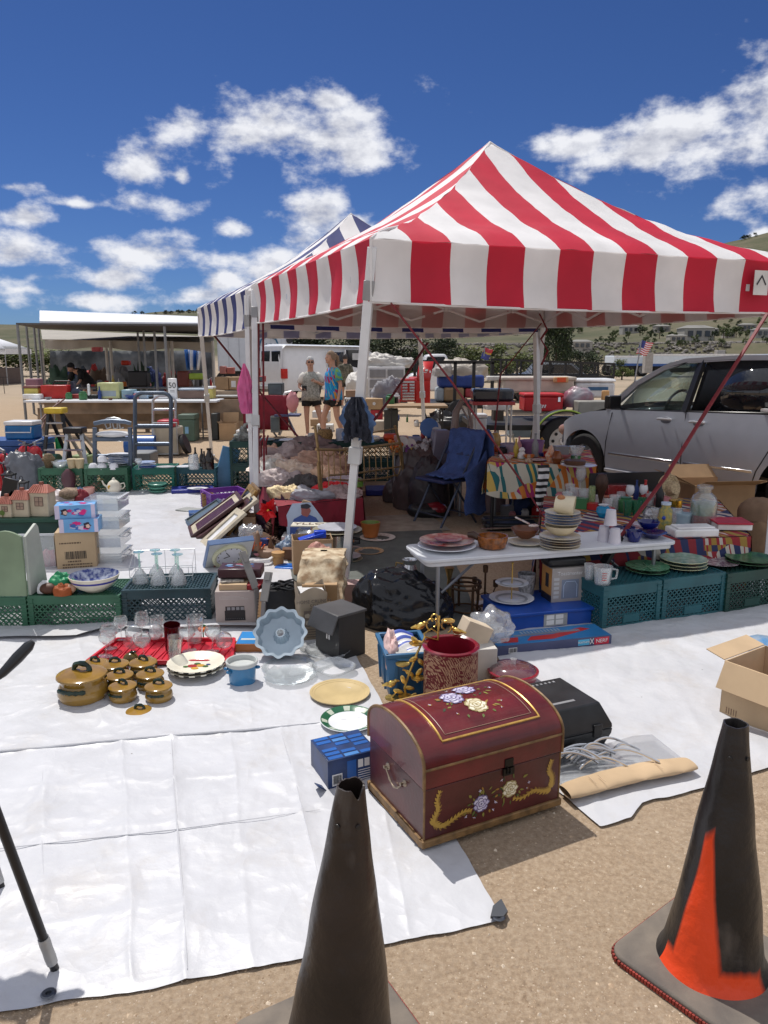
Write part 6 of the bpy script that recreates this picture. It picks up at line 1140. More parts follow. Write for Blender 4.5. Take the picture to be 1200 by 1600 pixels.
th=cloth_pile('brown_cushion','second brown cushion leaning on top at the right edge','cushion',tuple(A(1190,868)+Vector((.03,.22,.26))),(.16,.10),.20,mat('tan_fabric2',(.19,.12,.075),.8,var=.15,vs=10),7,40,.12)
rc=[(940,984,1030,971,918,CB,'teal milk crate under the green leaf plates and measuring cup'),(1033,971,1129,957,906,CB,'blue teal milk crate under the middle green plates'),(1132,958,1215,945,897,CK,'dark green milk crate at the right edge under green plates')]
crz=.28
for (x0,y0,x1,y1,yt,m,lb)in rc:f=frame(x0,y0,x1,y1,yt);crz=f.h;crate(lb,f,.36,m,hole=True)
f=frame(940,984,1030,971,918);crz=f.h
leafg=mat('green_leaf_glaze',(.07,.20,.11),.25,var=.3,vs=18);sageg=mat('sage_glaze',(.17,.30,.23),.25,var=.25,vs=25,col2=(.34,.44,.36))
def vein(parent,W_,z):
 q=MB();[q.bar((0,0,z),(W_*.3*cos(a_*pi/4),W_*.3*sin(a_*pi/4),z+.004),.004,.003)for a_ in range(8)];q.build('leaf_veins',mc((.16,.28,.17),.3),parent)
for i,lb in enumerate(('green leaf plate, lower of two on the teal crate','green leaf plate, upper of two on the teal crate')):
 p=A(1011,893,crz);W_=S(66,1011,893,crz);th=thing('leaf_plate',lb,'plate',p+Vector((0,0,.022*i)),0,'green leaf plates');q=MB();q.lathe(sc_(PLATE,W_),n=60,lob=.02,nl=14);q.build('plate_body',leafg,th);vein(th,W_,W_*.042)
for i,lb in enumerate(('grey green plate with cream edge, lowest of three','grey green plate with cream edge, middle of three','grey green cabbage plate, top of three on the middle crate')):
 p=A(1067,887,crz);W_=S(71,1067,887,crz);q=MB();q.lathe(sc_(PLATE,W_),n=60,lob=.015,nl=16)
 for j in range(60):q.m[3*60+j]=1;q.m[4*60+j]=1
 tag(q.build('dinner_plate',[sageg,mc((.60,.60,.35),.3)],None,p+Vector((0,0,.022*i))),lb,'plate','grey green plates')
lt('dinner_plate','mauve floral plate between the green plate stacks','plate',1121,881,64,PLATE,mat('mauve_floral',(.42,.38,.38),.25,vs=45,col2=(.14,.07,.10)),crz)
for i,lb in enumerate(('dark green plate, lower of two at the right edge','dark green plate, upper of two at the right edge')):lt('dinner_plate',lb,'plate',1172,880,74,PLATE,mat('dark_leaf',(.04,.11,.045),.3,var=.35,vs=30),(crz,.02*i))
th=thing('measuring_cup','glass measuring cup with red marks at the left end of the teal crate','cup',A(941,912,crz));W_=S(30,941,912,crz);q=MB();q.lathe(sc_([(0,0),(.4,0),(.42,.05),(.5,.95),(.46,.95),(.39,.08),(0,.06)],W_),n=24);q.build('cup_glass',cut,th);q=MB();[q.b2((-.02,-W_*(.44+.01*i)-.002,W_*(.3+.12*i)),(.01,-W_*(.44+.01*i),W_*(.33+.12*i)))for i in range(4)];q.build('red_marks',mc((.5,.04,.03)),th);q=MB();q.tube([(W_*.48,0,W_*.8),(W_*.75,0,W_*.75),(W_*.7,0,W_*.3),(W_*.42,0,W_*.25)],.007,7);q.build('handle',cut,th)
goblet('clear glass jar just left of the measuring cup',A(920,905,crz),.10,.035,cut,kind=1,group=None,name='glass_jar')
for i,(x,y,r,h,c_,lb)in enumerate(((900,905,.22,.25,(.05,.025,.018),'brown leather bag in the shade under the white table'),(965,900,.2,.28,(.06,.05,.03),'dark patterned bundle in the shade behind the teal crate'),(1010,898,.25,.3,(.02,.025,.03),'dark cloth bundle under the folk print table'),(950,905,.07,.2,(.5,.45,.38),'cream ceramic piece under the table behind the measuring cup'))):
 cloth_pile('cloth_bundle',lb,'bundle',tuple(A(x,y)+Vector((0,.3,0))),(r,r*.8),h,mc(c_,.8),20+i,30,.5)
blp=mat('blue_plastic',(.012,.07,.36),.35,var=.1,vs=6);f=frame(793,988,924,975,960);w,h,d=f.w,f.h,.40;th=ft('plastic_bin','bright blue lidded plastic bin carrying the tiered stand and carton','bin',f)
q=MB();q.b2((0,0,0),(w,d,h-.02));q.build('bin_body',blp,th,bev=.008);q=MB();q.b2((-.012,-.012,h-.022),(w+.012,d+.012,h));q.build('lid',blp,th,bev=.006);q=MB();q.b2((w*.42,-.003,h*.12),(w*.7,0,h*.82));wi=q.build('window',mc((.35,.36,.36),.2),th);q=MB();[q.b2((w*(.45+.11*i),-.0045,h*(.2+.3*j)),(w*(.54+.11*i),-.003,h*(.45+.3*j)))for i in range(2)for j in range(2)];q.build('paper_labels',wht,wi);bz_=h
th=thing('tiered_stand','two-tier white plate stand with a gold rod on the blue bin','stand',A(799,938,bz_));W_=S(70,799,938,bz_);
for k,(r_,z)in enumerate(((1,0),(.74,.105))):q=MB();q.lathe(sc_(PLATE,W_*r_),c=(0,0,z),n=40,lob=.01,nl=18);q.build('plate_tier',porc,th);q=MB();q.lathe([(W_*r_*.30,z+W_*r_*.0435),(W_*r_*.36,z+W_*r_*.051),(W_*r_*.36,z+W_*r_*.055),(W_*r_*.30,z+W_*r_*.046)],n=36,cap=False);q.build('grey_border',mc((.35,.36,.38)),th)
q=MB();q.tube([(0,0,.01),(0,0,.24)],.004,8);q.ell((0,0,.245),(.009,.009,.009),8,6);q.build('centre_rod',gold,th)
f=frame(861,942,912,938,889,bz_);w,h,d=f.w,f.h,.15;th=ft('appliance_box','boxed kitchen appliance with a printed picture standing on the blue bin','box',f);f.rz+=0
q=MB();q.b2((0,0,0),(w,d,h));q.build('carton',mc((.36,.33,.31),.4),th,bev=.002);q=MB();q.b2((-.0012,.004,h*.2),(0,d-.004,h-.004));q.build('orange_panel',mc((.55,.26,.07),.4),th);q=MB();q.b2((-.0024,d*.3,h*.4),(-.001,d*.6,h*.8));q.b2((-.0012,.004,.0),(0,d-.004,h*.2));q.b2((0,-.0012,0),(w*.0+.0,-.0,h*.1));q.build('printed_device',mc((.02,.02,.03),.3),th)
label_on(th,w*.30,w*.82,h*.10,h*.66,mc((.20,.24,.32),.3),name='printed_toaster');q=MB();q.tube([(w*.36+.0,-.003,h*.14),(w*.36,-.003,h*.5),(w*.42,-.003,h*.6),(w*.70,-.003,h*.6),(w*.76,-.003,h*.5),(w*.76,-.003,h*.14)],.002,6);q.build('printed_outline',mc((.45,.55,.7)),th)
text_mesh('Toastmaster',.034,'printed_name',wht,th,(w*.54,-.0018,h*.84),(pi/2,0,0));q=MB();[q.b2((w*.06,-.0014,h*(.12+.13*i)),(w*.22,0,h*(.2+.13*i)))for i in range(5)];q.build('printed_lines',mc((.5,.5,.5)),th)
th=thing('black_appliance','black plastic appliance lying on top of the kitchen appliance box','appliance',f.o+Vector((-.02,.01,f.h)),f.rz);q=MB();q.b2((0,0,0),(.26,.14,.06));q.build('appliance_body',blk,th,bev=.02)
lt('crystal_vase','cut crystal vase left of the kitchen appliance box','vase',822,928,28,[(0,0),(.4,0),(.42,.1),(.5,1.2),(.46,1.2),(.38,.12),(0,.1)],mat('crystal_cut',(.30,.30,.31),.2,var=.4,vs=60),bz_,n=20)
f=frame(776,1027,955,1008,1011);f.h=.062;w,h,d=f.w,f.h,.20;th=ft('toy_box','long flat blue and red toy blaster box lying on the white tarp','box',f);q=MB();q.b2((0,0,0),(w,d,h));q.build('carton',mc((.06,.07,.15),.4),th,bev=.002)
q=MB();q.k=0;q.b2((.003,.003,h),(w-.003,d-.003,h+.001));q.k=1;q.add([(w*.28,d*.2,h+.0016),(w*.5,d*.15,h+.0016),(w*.9,d*.62,h+.0016),(w*.84,d*.8,h+.0016),(w*.55,d*.5,h+.0016),(w*.35,d*.48,h+.0016)],[(0,1,2,3,4,5)]);q.add([(w*.06,d*.2,h+.0016),(w*.2,d*.15,h+.0016),(w*.24,d*.5,h+.0016),(w*.1,d*.55,h+.0016)],[(0,1,2,3)]);q.k=2
for i in range(12):q.b2((w*(.30+.03*i),d*.70,h+.0016),(w*(.315+.03*i),d*.9,h+.002))
q.k=3;q.b2((w*.22,d*.55,h+.0014),(w*.8,d*.68,h+.0022));q.build('printed_top',[mc((.03,.18,.42),.3),mc((.48,.03,.03),.3),mc((.3,.35,.4),.3),mc((.20,.22,.27),.3)],th,flat=True)
label_on(th,w*.70,w*.80,h*.28,h*.84,mc((.08,.40,.62),.3),name='blue_badge');label_on(th,w*.845,w*.975,h*.22,h*.90,mc((.55,.02,.05),.3),name='red_badge');text_mesh('NERF',.032,'printed_name',wht,th,(w*.91,-.0022,h*.56),(pi/2,0,0));text_mesh('X',.05,'printed_letter',wht,th,(w*.822,-.0014,h*.56),(pi/2,0,0),sx=.8);text_mesh('FORTNITE',.016,'printed_word',wht,th,(w*.75,-.0022,h*.56),(pi/2,0,0));label_on(th,w*.10,w*.17,h*.25,h*.75,wht);bars(th,w*.105,w*.165,h*.32,h*.7,-.0024,10)
rust=mat('dark_bronze',(.10,.055,.03),.5,.6,var=.3,vs=20);th=thing('ring_stand','round dark bronze plant stand under the white table','stand',A(727,955));q=MB();rr_=S(23,727,950)
for z in (.02,.17,.20):q.tube([(rr_*cos(i*pi/12),rr_*sin(i*pi/12),z)for i in range(24)],.008 if z>.1 else .006,6,closed=True)
for k in range(4):q.tube([(rr_*.9*cos(k*pi/2+.4),rr_*.9*sin(k*pi/2+.4),0),(rr_*cos(k*pi/2+.4),rr_*sin(k*pi/2+.4),.2)],.009,6)
q.build('stand_frame',rust,th)
th=thing('candelabra','dark bronze three-armed candle holder behind the ring stand','candle holder',A(757,948));q=MB();q.tube([(0,0,0),(0,0,.24)],.007,6);q.lathe([(0,0),(.05,0),(.01,.02),(0,.02)],n=14)
for dx,z in ((-.07,.16),(.07,.14),(0,.24)):q.tube([(0,0,.10),(dx*.7,0,.08),(dx,0,z)],.005,6);q.lathe([(0,z),(.016,z),(.018,z+.045),(.014,z+.045),(.012,z+.01),(0,z+.01)],n=12,c=(dx,0,0))
q.build('candle_arms',rust,th)
th=thing('brass_candlestick','brass candlestick with dark stem beside the black garbage bag','candlestick',A(701,950));q=MB();q.lathe([(0,0),(.05,0),(.05,.01),(.015,.03),(.02,.12),(.012,.20),(.03,.27),(.034,.28),(.012,.285),(0,.28)],n=18);q.build('stick',brass,th)
th=thing('silver_pitcher','small silver pitcher on the dark mat behind the black garbage bag','pitcher',A(640,905));q=MB();q.lathe([(0,0),(.04,0),(.05,.02),(.065,.06),(.045,.12),(.06,.155),(.055,.155),(.04,.12),(.05,.06),(0,.02)],n=22);q.build('pitcher_body',chrome,th);q=MB();q.tube([(-.05,0,.12),(-.10,0,.13),(-.11,0,.06),(-.06,0,.04)],.008,8);q.build('handle',brass,th)
bagm=mat('black_poly_bag',(.010,.011,.014),.22,var=.2,vs=6,bump=.25,bs=6)
c_=A(632,990)+Vector((0,.22,0));mb=MB()
def bagf(u,v):
 a_=2*pi*u;rr=sin(min(1,v*1.05)*pi/2);z=max(0,cos(v*pi/2))**.8;q=Vector((cos(a_)*rr,sin(a_)*rr,z*1.5));r1=1-2*abs(fb(q*.9+Vector((2,9,0)),.9,2));r2=1-2*abs(fb(q*2.2+Vector((5,1,3)),1.2,2));k=.92+.12*r1+.05*r2
 return Vector((.315*rr*cos(a_)*k-.02*z,.21*rr*sin(a_)*k,max(.002,.37*z*(.80+.15*r1+.06*r2)*(1-.25*max(0,cos(a_))*rr))))
mb.grid(bagf,130,64,closed=True);tag(mb.build('garbage_bag',bagm,None,c_,ang=50),'glossy black garbage bag beside the near canopy leg','garbage bag')
btm=mat('blue_tote_plastic',(.035,.13,.26),.35,var=.12,vs=6);f=frame(605,1093,672,1088,1026);a_=A(584,1050);dv=(a_-f.o).xy.length;f.w=S(70,640,1090);th=ft('plastic_tote','open medium blue plastic tote beside the red container','tote',f);w,h,d=f.w,f.h,.30;q=MB();t_=.006
q.add([(.02,.02,0),(w-.02,.02,0),(w-.02,d-.02,0),(.02,d-.02,0),(0,0,h),(w,0,h),(w,d,h),(0,d,h)],[(3,2,1,0),(0,1,5,4),(1,2,6,5),(2,3,7,6),(3,0,4,7)]);q.build('tote_body',btm,th,solid=.005)
q=MB();[q.bar(a_,b_,.022,.02)for a_,b_ in (((-.008,0,h),(w+.008,0,h)),((-.008,d,h),(w+.008,d,h)),((0,-.008,h),(0,d+.008,h)),((w,-.008,h),(w,d+.008,h)))];q.build('rim',btm,th,bev=.004)
q=MB();[q.bar((x,.004,h*.1),(x,-.006,h*.9),.012,.008)for x in (w*.2,w*.8)];[q.bar((.004,y,h*.1),(-.006,y,h*.9),.008,.012)for y in (d*.25,d*.75)];q.build('ribs',btm,th)
o0=f.o.copy();rzf=f.rz
def inb(x,y,z):return o0+Matrix.Rotation(rzf,3,'Z')@Vector((x,y,z))
cloth_pile('pink_wrap','pale pink wrapped bundle in the blue tote','bundle',tuple(inb(.05,.15,h*.6)),(.05,.13),.15,mc((.60,.42,.40)),4,30,.4)
th=thing('folded_towel','white towel with blue stripes sticking out of the blue tote','towel',inb(.13,.13,h*.72),rzf+.3);q=MB();q.grid(lambda u,v:Vector((-.07+.14*u,-.09+.18*v,.04+.05*v+.02*sin(u*4)+.006*sin(v*20))),24,24,mi=lambda u,v:1 if int(v*11) % 3==1 else 0);q.build('towel_cloth',[wht,mc((.06,.10,.40))],th,solid=.01)
q=MB();q.b2((-.08,-.04,0),(.08,.04,.05));tag(q.build('small_carton',mc((.45,.45,.44)),None,inb(.13,.05,h*.80),rzf-.12),'small white carton in the front of the blue tote','box')
th=thing('bird_candelabra','gold metal candle holder with birds and leaves beside the red container','candle holder',A(652,1097));Y0=th.location.y;P3=lambda x,y,dy=0:AY(x,y,Y0+dy)-th.location
def bird(x,y,s2,dy=0):
 q=MB();c_=P3(x,y,dy);k=.020;q.ell(c_,(k*1.25,k*.7,k*.8),14,10,.05,M=Matrix.Rotation(R(-25*s2),3,'Y'));q.ell(c_+Vector((s2*k*1.0,0,k*.75)),(k*.5,k*.45,k*.45),10,8);q.tube([c_+Vector((s2*k*1.4,0,k*.75)),c_+Vector((s2*k*1.95,0,k*.65))],[.006,.001],6);q.tube([c_-Vector((s2*k*.9,0,k*.1)),c_-Vector((s2*k*2.3,0,k*.5))],[.012,.004],6);q.build('bird',gold,th)
def cup(x,y,dy=0):q=MB();q.lathe([(0,0),(.006,0),(.010,.010),(.032,.013),(.034,.018),(.03,.017),(.0,.018)],n=20,c=P3(x,y,dy));q.build('candle_cup',gold,th)
def leaf3(x,y,a_,dy=0):
 q=MB();c_=P3(x,y,dy);M=Matrix.Rotation(a_,3,'Y');q.ell(c_,(.024,.005,.012),10,8,M=M);q.build('leaf',gold,th)
bird(657,978,1,.05);bird(612,1068,1,-.02);bird(714,986,-1,.12)
for c2 in ((629,1042,0),(650,1010,.02),(653,1064,-.02),(633,1093,-.04),(612,1095,0),(700,975,.1)):cup(*c2)
for l2 in ((640,1052,.6,0),(646,1030,-.5,0),(622,1080,.3,-.02),(645,1088,-.7,-.03),(630,1062,1.2,-.02),(658,1035,.9,.03),(640,1075,.2,0),(655,1050,-.9,0),(648,1000,.8,.02)):leaf3(*l2)
q=MB();q.tube([P3(640,1108),P3(632,1075),P3(640,1050),P3(652,1020,.02),P3(664,995,.05),P3(684,1000,.08),P3(686,962,.1)],.006,8);q.tube([P3(612,1090),P3(622,1078),P3(640,1090)],.005,6);q.tube([P3(629,1046),P3(640,1050),P3(653,1066)],.005,6);q.build('stem',gold,th)
def curl(x,y,r_,s2,t0,n_=18):return [P3(x+s2*r_*(1-.6*i/n_)*cos(t0+i*.33),y-r_*(1-.6*i/n_)*sin(t0+i*.33),.1)for i in range(n_)]
q=MB();q.tube(curl(676,975,11,-1,-1.2),.004,6);q.tube(curl(696,978,11,1,-1.2),.004,6);q.tube(curl(680,965,7,-1,-1),.004,6);q.tube([P3(663,1012,.08),P3(663,990,.1),P3(674,982,.1),P3(685,990,.1),P3(686,1012,.1)],.004,6);q.build('scrolls',gold,th)
th=thing('red_canister','tall dark red cylindrical canister with gold lace pattern','canister',A(703,1098));W_=S(84,703,1098);H=AY(703,1024,th.location.y-W_/2).z;r=W_/2
lace=leafmat('gold_lace',[(.13,.012,.015),(.14,.012,.015),(.42,.26,.16),(.13,.012,.015),(.36,.20,.12)],55,1);q=MB();q.lathe([(0,0),(r,0),(r,.004),(r,H*.96)],n=48,cap=False);q.build('cylinder',lace,th)
q=MB();q.lathe([(r,H*.955),(r*1.05,H*.97),(r*1.05,H),(r*.98,H+.006),(r*.88,H),(r*.86,H*.95),(r*.86,.02),(0,.02)],n=48,cap=False);q.build('rim',mc((.20,.008,.02),.2,coat=.5),th)
f=frame(727,1066,776,1063,1022);th=ft('white_carton','white paper carton standing behind the red canister','box',f);q=MB();q.b2((0,0,0),(f.w,.12,f.h+.02));q.build('carton',mc((.52,.50,.46),.6),th,bev=.003)
th=thing('cream_box','tilted cream box sticking up behind the red canister','box',A(742,1062)+Vector((0,.1,.16)),.3);q=MB();q.box((0,0,.06),(.15,.10,.12),Matrix.Rotation(R(25),3,'Y'));q.build('box_body',mc((.56,.46,.34),.6),th,bev=.003)
th=thing('glass_globe','round clear plastic wrapped globe right of the cream box','globe',A(765,1045)+Vector((.02,.12,.17)));q=MB();q.ell((0,0,.03),(.115,.10,.10),36,24,.14,seed=4);q.build('clear_wrap',glassy('wrap',(.85,.86,.88),.38,.12),th,ang=30);q=MB();q.ell((-.01,0,.02),(.06,.05,.05),20,12,.4,seed=9);q.build('crumpled_filling',glassy('wrap2',(.75,.76,.78),.5,.15),th,flat=True)
th=thing('lidded_pan','dark red pan with a glass lid right behind the chest','pan',A(801,1066));W_=S(78,801,1066);q=MB();q.lathe(sc_([(0,0),(.42,0),(.46,.1),(.47,.22),(.51,.24),(.51,.27),(.46,.28),(0,.26)],W_),n=36);q.build('pan_body',mc((.22,.01,.025),.2,coat=.4),th);q=MB();q.lathe(sc_([(.46,.28),(.42,.33),(.3,.38),(.12,.405),(0,.41)],W_),n=36,cap=False);q.build('glass_lid',glassy('smoky_lid',(.30,.16,.18),.55,.05),th);q=MB();q.lathe(sc_([(0,.40),(.06,.40),(.05,.43),(.07,.50),(0,.51)],W_),n=16);q.build('knob',cut,th)
th=thing('folding_chair','dark metal folding chair draped with a blue towel','chair',A(722,822)+Vector((0,.05,0)),R(38));fm=mc((.05,.06,.09),.35,.5);sw=.42
for y in (0,.40):
 q=MB();q.tube([(-.28,y,0),(.22,y,.86)],.012,8);q.build('leg',fm,th);q=MB();q.tube([(.20,y,0),(-.14,y,.46)],.012,8);q.build('leg',fm,th)
q=MB();q.tube([(-.22,0,.10),(-.22,.40,.10)],.009,6);q.tube([(.16,0,.08),(.16,.40,.08)],.009,6);q.tube([(.22,0,.86),(.22,.4,.86)],.012,6);q.build('stretcher',fm,th);q=MB();q.b2((-.26,-.01,.43),(.10,.41,.46));q.build('seat',mc((.02,.03,.10),.5),th,bev=.01);q=MB();q.prism([(.14,.66),(.24,.84),(.225,.85),(.125,.67)],0,.4,'y');q.build('backrest',mc((.02,.03,.10),.5),th)
towel=mat('blue_towel',(.05,.09,.25),.95,var=.18,vs=12,bump=.5,bs=90);q=MB()
def tw_(u,v):
 path=[(-.20,.475),(-.02,.48),(.10,.56),(.17,.76),(.20,.90),(.24,.91),(.30,.84),(.32,.55),(.33,.36)];k=v*(len(path)-1);i=min(int(k),len(path)-2);t_=k-i;x=lerp(path[i][0],path[i+1][0],t_);z=lerp(path[i][1],path[i+1][1],t_)
 return Vector((x+.02*fb((u*3,v*3,2),1.5),-.07+u*.50*(.75+.25*min(1,v*2))-.06*v,z+.02*fb((u*4,v*2,0),1.4)+.012))
q.grid(tw_,30,50);o_=q.build('towel',towel,None,th.location,th.rotation_euler.z,solid=.012);tag(o_,'blue terry towel draped over the folding chair','towel')
q=MB();q.grid(lambda u,v:Vector((-.06+.30*v+.02*sin(u*6),-.09-.03*u-.02*sin(v*5),.50-.38*u+.22*v*(1-u)+.02*sin(v*7))),24,20);tag(q.build('towel',towel,None,th.location,th.rotation_euler.z,solid=.012),'corner of blue cloth hanging down the side of the folding chair','towel')
brn=mat('brown_bin_bag',(.075,.055,.055),.38,var=.2,vs=6,bump=.5,bs=9)
cloth_pile('garbage_bag','tall brown filled garbage bag behind the gold metal rack','garbage bag',tuple(A(660,800)+Vector((0,.3,0))),(.33,.28),.78,brn,2,70,.22,sharp=3)
cloth_pile('garbage_bag','dark filled sack standing in front of the tall brown bag','garbage bag',tuple(A(668,806)+Vector((.02,.1,0))),(.22,.18),.60,mat('dark_bin_bag',(.03,.022,.026),.5,var=.2,bump=.4,bs=9),6,60,.2,sharp=3)
cloth_pile('garbage_bag','small brown bag lying left of the tall brown garbage bag','garbage bag',tuple(A(622,788)+Vector((0,.2,0))),(.17,.15),.26,brn,9,40,.25,sharp=3)
th=thing('vacuum_cleaner','upright grey and mauve vacuum cleaner between the brown bag and the chair','vacuum cleaner',A(690,800)+Vector((0,.2,0)),R(12));vm=mat('vacuum_plastic',(.16,.15,.20),.3,var=.1);vm2=mat('vacuum_taupe',(.20,.15,.13),.4,var=.1)
q=MB();q.add([(-.17,-.1,.30),(.06,-.1,.30),(.06,.1,.30),(-.17,.1,.30),(-.09,-.08,.86),(.08,-.08,.86),(.08,.08,.86),(-.09,.08,.86)],[(3,2,1,0),(4,5,6,7),(0,1,5,4),(1,2,6,5),(2,3,7,6),(3,0,4,7)]);q.build('dust_tank',vm,th,bev=.02);q=MB();q.b2((-.2,-.16,0),(.12,.14,.30));q.build('foot',mc((.03,.03,.035),.4),th,bev=.03)
q=MB();q.tube([(.09,0,.10),(.12,0,.6),(.16,0,1.05),(.22,0,1.16),(.28,0,1.17)],[.045,.045,.038,.03,.026],10);q.build('wand',vm2,th);q=MB();q.tube([(.30,0,1.1),(.34,0,.9),(.30,.02,.6),(.26,0,.3)],.018,8);q.tube([(.22,0,1.1),(.3,-.03,.95),(.36,0,.7),(.33,0,.5),(.27,0,.7),(.3,0,.9)],.01,6);q.build('hose',mc((.25,.20,.18),.5),th)
th=thing('floor_cleaner','low red and black floor cleaner head on the ground before the sacks','cleaner',A(668,806),R(5));q=MB();q.ell((0,0,.06),(.22,.16,.10),20,12);q.build('shell',blk,th);q=MB();q.ell((.06,-.03,.08),(.14,.12,.09),18,12);q.build('red_cover',mc((.20,.012,.02),.25,coat=.3),th);q=MB();q.ell((-.09,-.10,.07),(.05,.03,.04),10,8);q.build('clear_window',mc((.35,.36,.34),.15),th)
trop=leafmat('tropical_print',[(.55,.16,.02),(.55,.52,.42),(.60,.20,.03),(.35,.02,.14),(.60,.42,.10),(.02,.14,.15),(.55,.52,.42)],5.5,8)
TT=.67
clothtable('folding table under the orange tropical print cloth',[(762,722),(932,728),(922,704),(778,700)],TT,[(.30,.36),(.34,.3),(.2,.2),(.30,.3)],trop,blk,clabel='orange tropical print cloth with pink and teal leaves')
rr=random.Random(31)
tt_items=[('plastic_basket','purple plastic basket on the tropical print table',830,708,40,[(0,0),(.42,0),(.5,.5),(.47,.5),(.4,.03),(0,.03)],mc((.25,.13,.28),.3)),('plastic_box','mauve transparent box left of the purple basket',798,710,34,[(0,0),(.48,0),(.5,.5),(.46,.5),(.45,.03),(0,.03)],mc((.36,.30,.38),.25)),
 ('rooster_figurine','orange and white rooster figurine on the tropical print table',860,722,18,[(0,0),(.3,0),(.35,.2),(.5,.6),(.3,.9),(.2,1.3),(.1,1.4),(0,1.5)],mat('rooster',(.55,.14,.03),.4,vs=40,col2=(.6,.5,.4))),('brown_vase','brown glossy vase beside the rooster figurine',870,724,17,[(0,0),(.3,0),(.5,.5),(.35,1.0),(.2,1.2),(0,1.2)],mc((.20,.06,.02),.2)),
 ('glass_dish','clear flower-shaped glass dish at the left end of the tropical print table',790,720,24,BOWL,cut),('white_vase','white rabbit-like figurine on the tropical print table',815,716,13,[(0,0),(.5,0),(.5,.4),(.3,.8),(.4,1.0),(.2,1.3),(0,1.35)],wht),('pink_plate','pale pink plate near the middle of the tropical print table',838,720,30,PLATE,mc((.55,.45,.42),.3)),('glass_dish','stemmed crystal bowl at the right end of the tropical print table',900,722,26,[(0,0),(.3,0),(.08,.1),(.08,.35),(.3,.45),(.5,.95),(.47,.95),(.27,.48),(0,.42)],cut),
 ('yellow_figurine','small yellow figurine right of the purple basket',846,706,9,[(0,0),(.5,0),(.4,.8),(.5,1.2),(.3,1.8),(.35,2.2),(0,2.6)],mc((.48,.30,.05),.4)),('brown_box_dish','dark brown wooden dish in front of the crystal bowl',898,727,34,[(0,0),(.45,0),(.5,.22),(.42,.25),(0,.2)],mc((.09,.04,.02),.4)),('white_platter','white oval platter under the brown wooden dish',904,729,56,FLAT,porc),('red_cup','small red ceramic cup behind the rooster',853,714,9,CUPP,mc((.45,.03,.02),.3)),('ceramic_shoe','small brown spotted figurine in front of the purple basket',826,722,13,[(0,0),(.5,0),(.5,.3),(.2,.5),(.2,.9),(0,1)],mat('spot2',(.25,.10,.05),.4,vs=60,col2=(.5,.4,.3)))]
for (nm,lb,x,y,w,pr,m)in tt_items:lt(nm,lb,nm.replace('_',' '),x,y,w,pr,m,TT+.008,n=20)
th=thing('cloth_dangle','striped black and white cloth end hanging at the middle of the tropical table','cloth',A(846,728,TT)+Vector((0,-.07,-.0)));q=MB();q.grid(lambda u,v:Vector((-.05+.10*u+.01*sin(v*8),-.012*sin(u*6),.02-.42*v)),8,30,mi=lambda u,v:int(v*14) % 2);q.build('striped_cloth',[blk,wht],th,solid=.006)
for i,(x,y,r,h,c_,lb)in enumerate(((770,806,.16,.3,(.33,.24,.25),'pink cloth hanging under the left end of the tropical table'),(840,808,.26,.40,(.02,.02,.03),'black bag under the tropical table'),(820,812,.12,.2,(.02,.04,.12),'blue bag under the tropical table in front of the black one'))):cloth_pile('cloth_bag',lb,'bag',tuple(A(x,y)+Vector((0,.25,0))),(r,r*.7),h,mc(c_,.7),60+i,34,.4)
th=thing('metal_rack','folded black and silver rack lying on the ground before the tropical table','rack',A(790,828));q=MB();[q.tube([(-.25+.02*i,.1*i-.1,.03+.02*i),(.35+.02*i,-.05+.1*i,.05+.01*i)],.01,6)for i in range(4)];q.build('rails',chrome,th);q=MB();q.b2((-.2,-.05,.0),(.30,.28,.07));q.build('black_tray',blk,th,bev=.02)
mar=mat('maroon_cloth',(.20,.008,.022),.7,var=.2,vs=6,bump=.25,bs=20);CZ=.34
clothtable('low table hidden under the maroon cloth and heaped clothes',[(433,792),(566,778),(552,712),(396,722)],CZ,[(.16,.26),(.32,.32),(.2,.2),(.3,.28)],mar,gm_,clabel='maroon tablecloth draped over the low clothes table',fld=5)
cl=[(425,735,.26,.17,.13,(.50,.42,.42),'pale pink garment at the far left of the clothes heap'),(452,722,.30,.2,.17,(.22,.20,.22),'grey knitted garment at the back of the clothes heap'),(492,712,.34,.2,.18,(.13,.10,.11),'dark charcoal coat at the back right of the clothes heap'),(500,735,.32,.2,.17,(.30,.22,.18),'tan folded blouse in the middle of the clothes heap'),
 (462,745,.26,.18,.14,(.48,.40,.36),'cream crumpled shirt in the middle of the clothes heap'),(438,758,.22,.15,.12,(.30,.30,.34),'grey blue shirt near the left front of the clothes heap'),(446,778,.14,.08,.08,(.52,.40,.27),'small cream scarf at the front left of the clothes heap'),(480,778,.22,.12,.08,(.17,.20,.26),'blue grey jeans at the front edge of the clothes heap'),(475,765,.2,.14,.10,(.03,.03,.035),'black garment in the front half of the clothes heap'),
 (512,766,.2,.13,.07,(.42,.01,.02),'bright red shirt right of the black garment in the heap'),(535,758,.2,.12,.09,(.25,.24,.30),'lavender grey garment at the right of the clothes heap'),(535,775,.2,.12,.08,(.20,.17,.19),'mauve grey garment at the right front of the clothes heap'),(556,760,.07,.06,.06,(.08,.20,.02),'bright green cloth scrap at the right end of the heap'),(420,715,.13,.1,.13,(.42,.30,.24),'beige hat-like bundle at the back left of the clothes heap'),(515,748,.16,.12,.11,(.45,.33,.25),'sunlit beige collar piece in the clothes heap'),(430,745,.15,.12,.15,(.60,.52,.52),'white lace garment at the left of the clothes heap')]
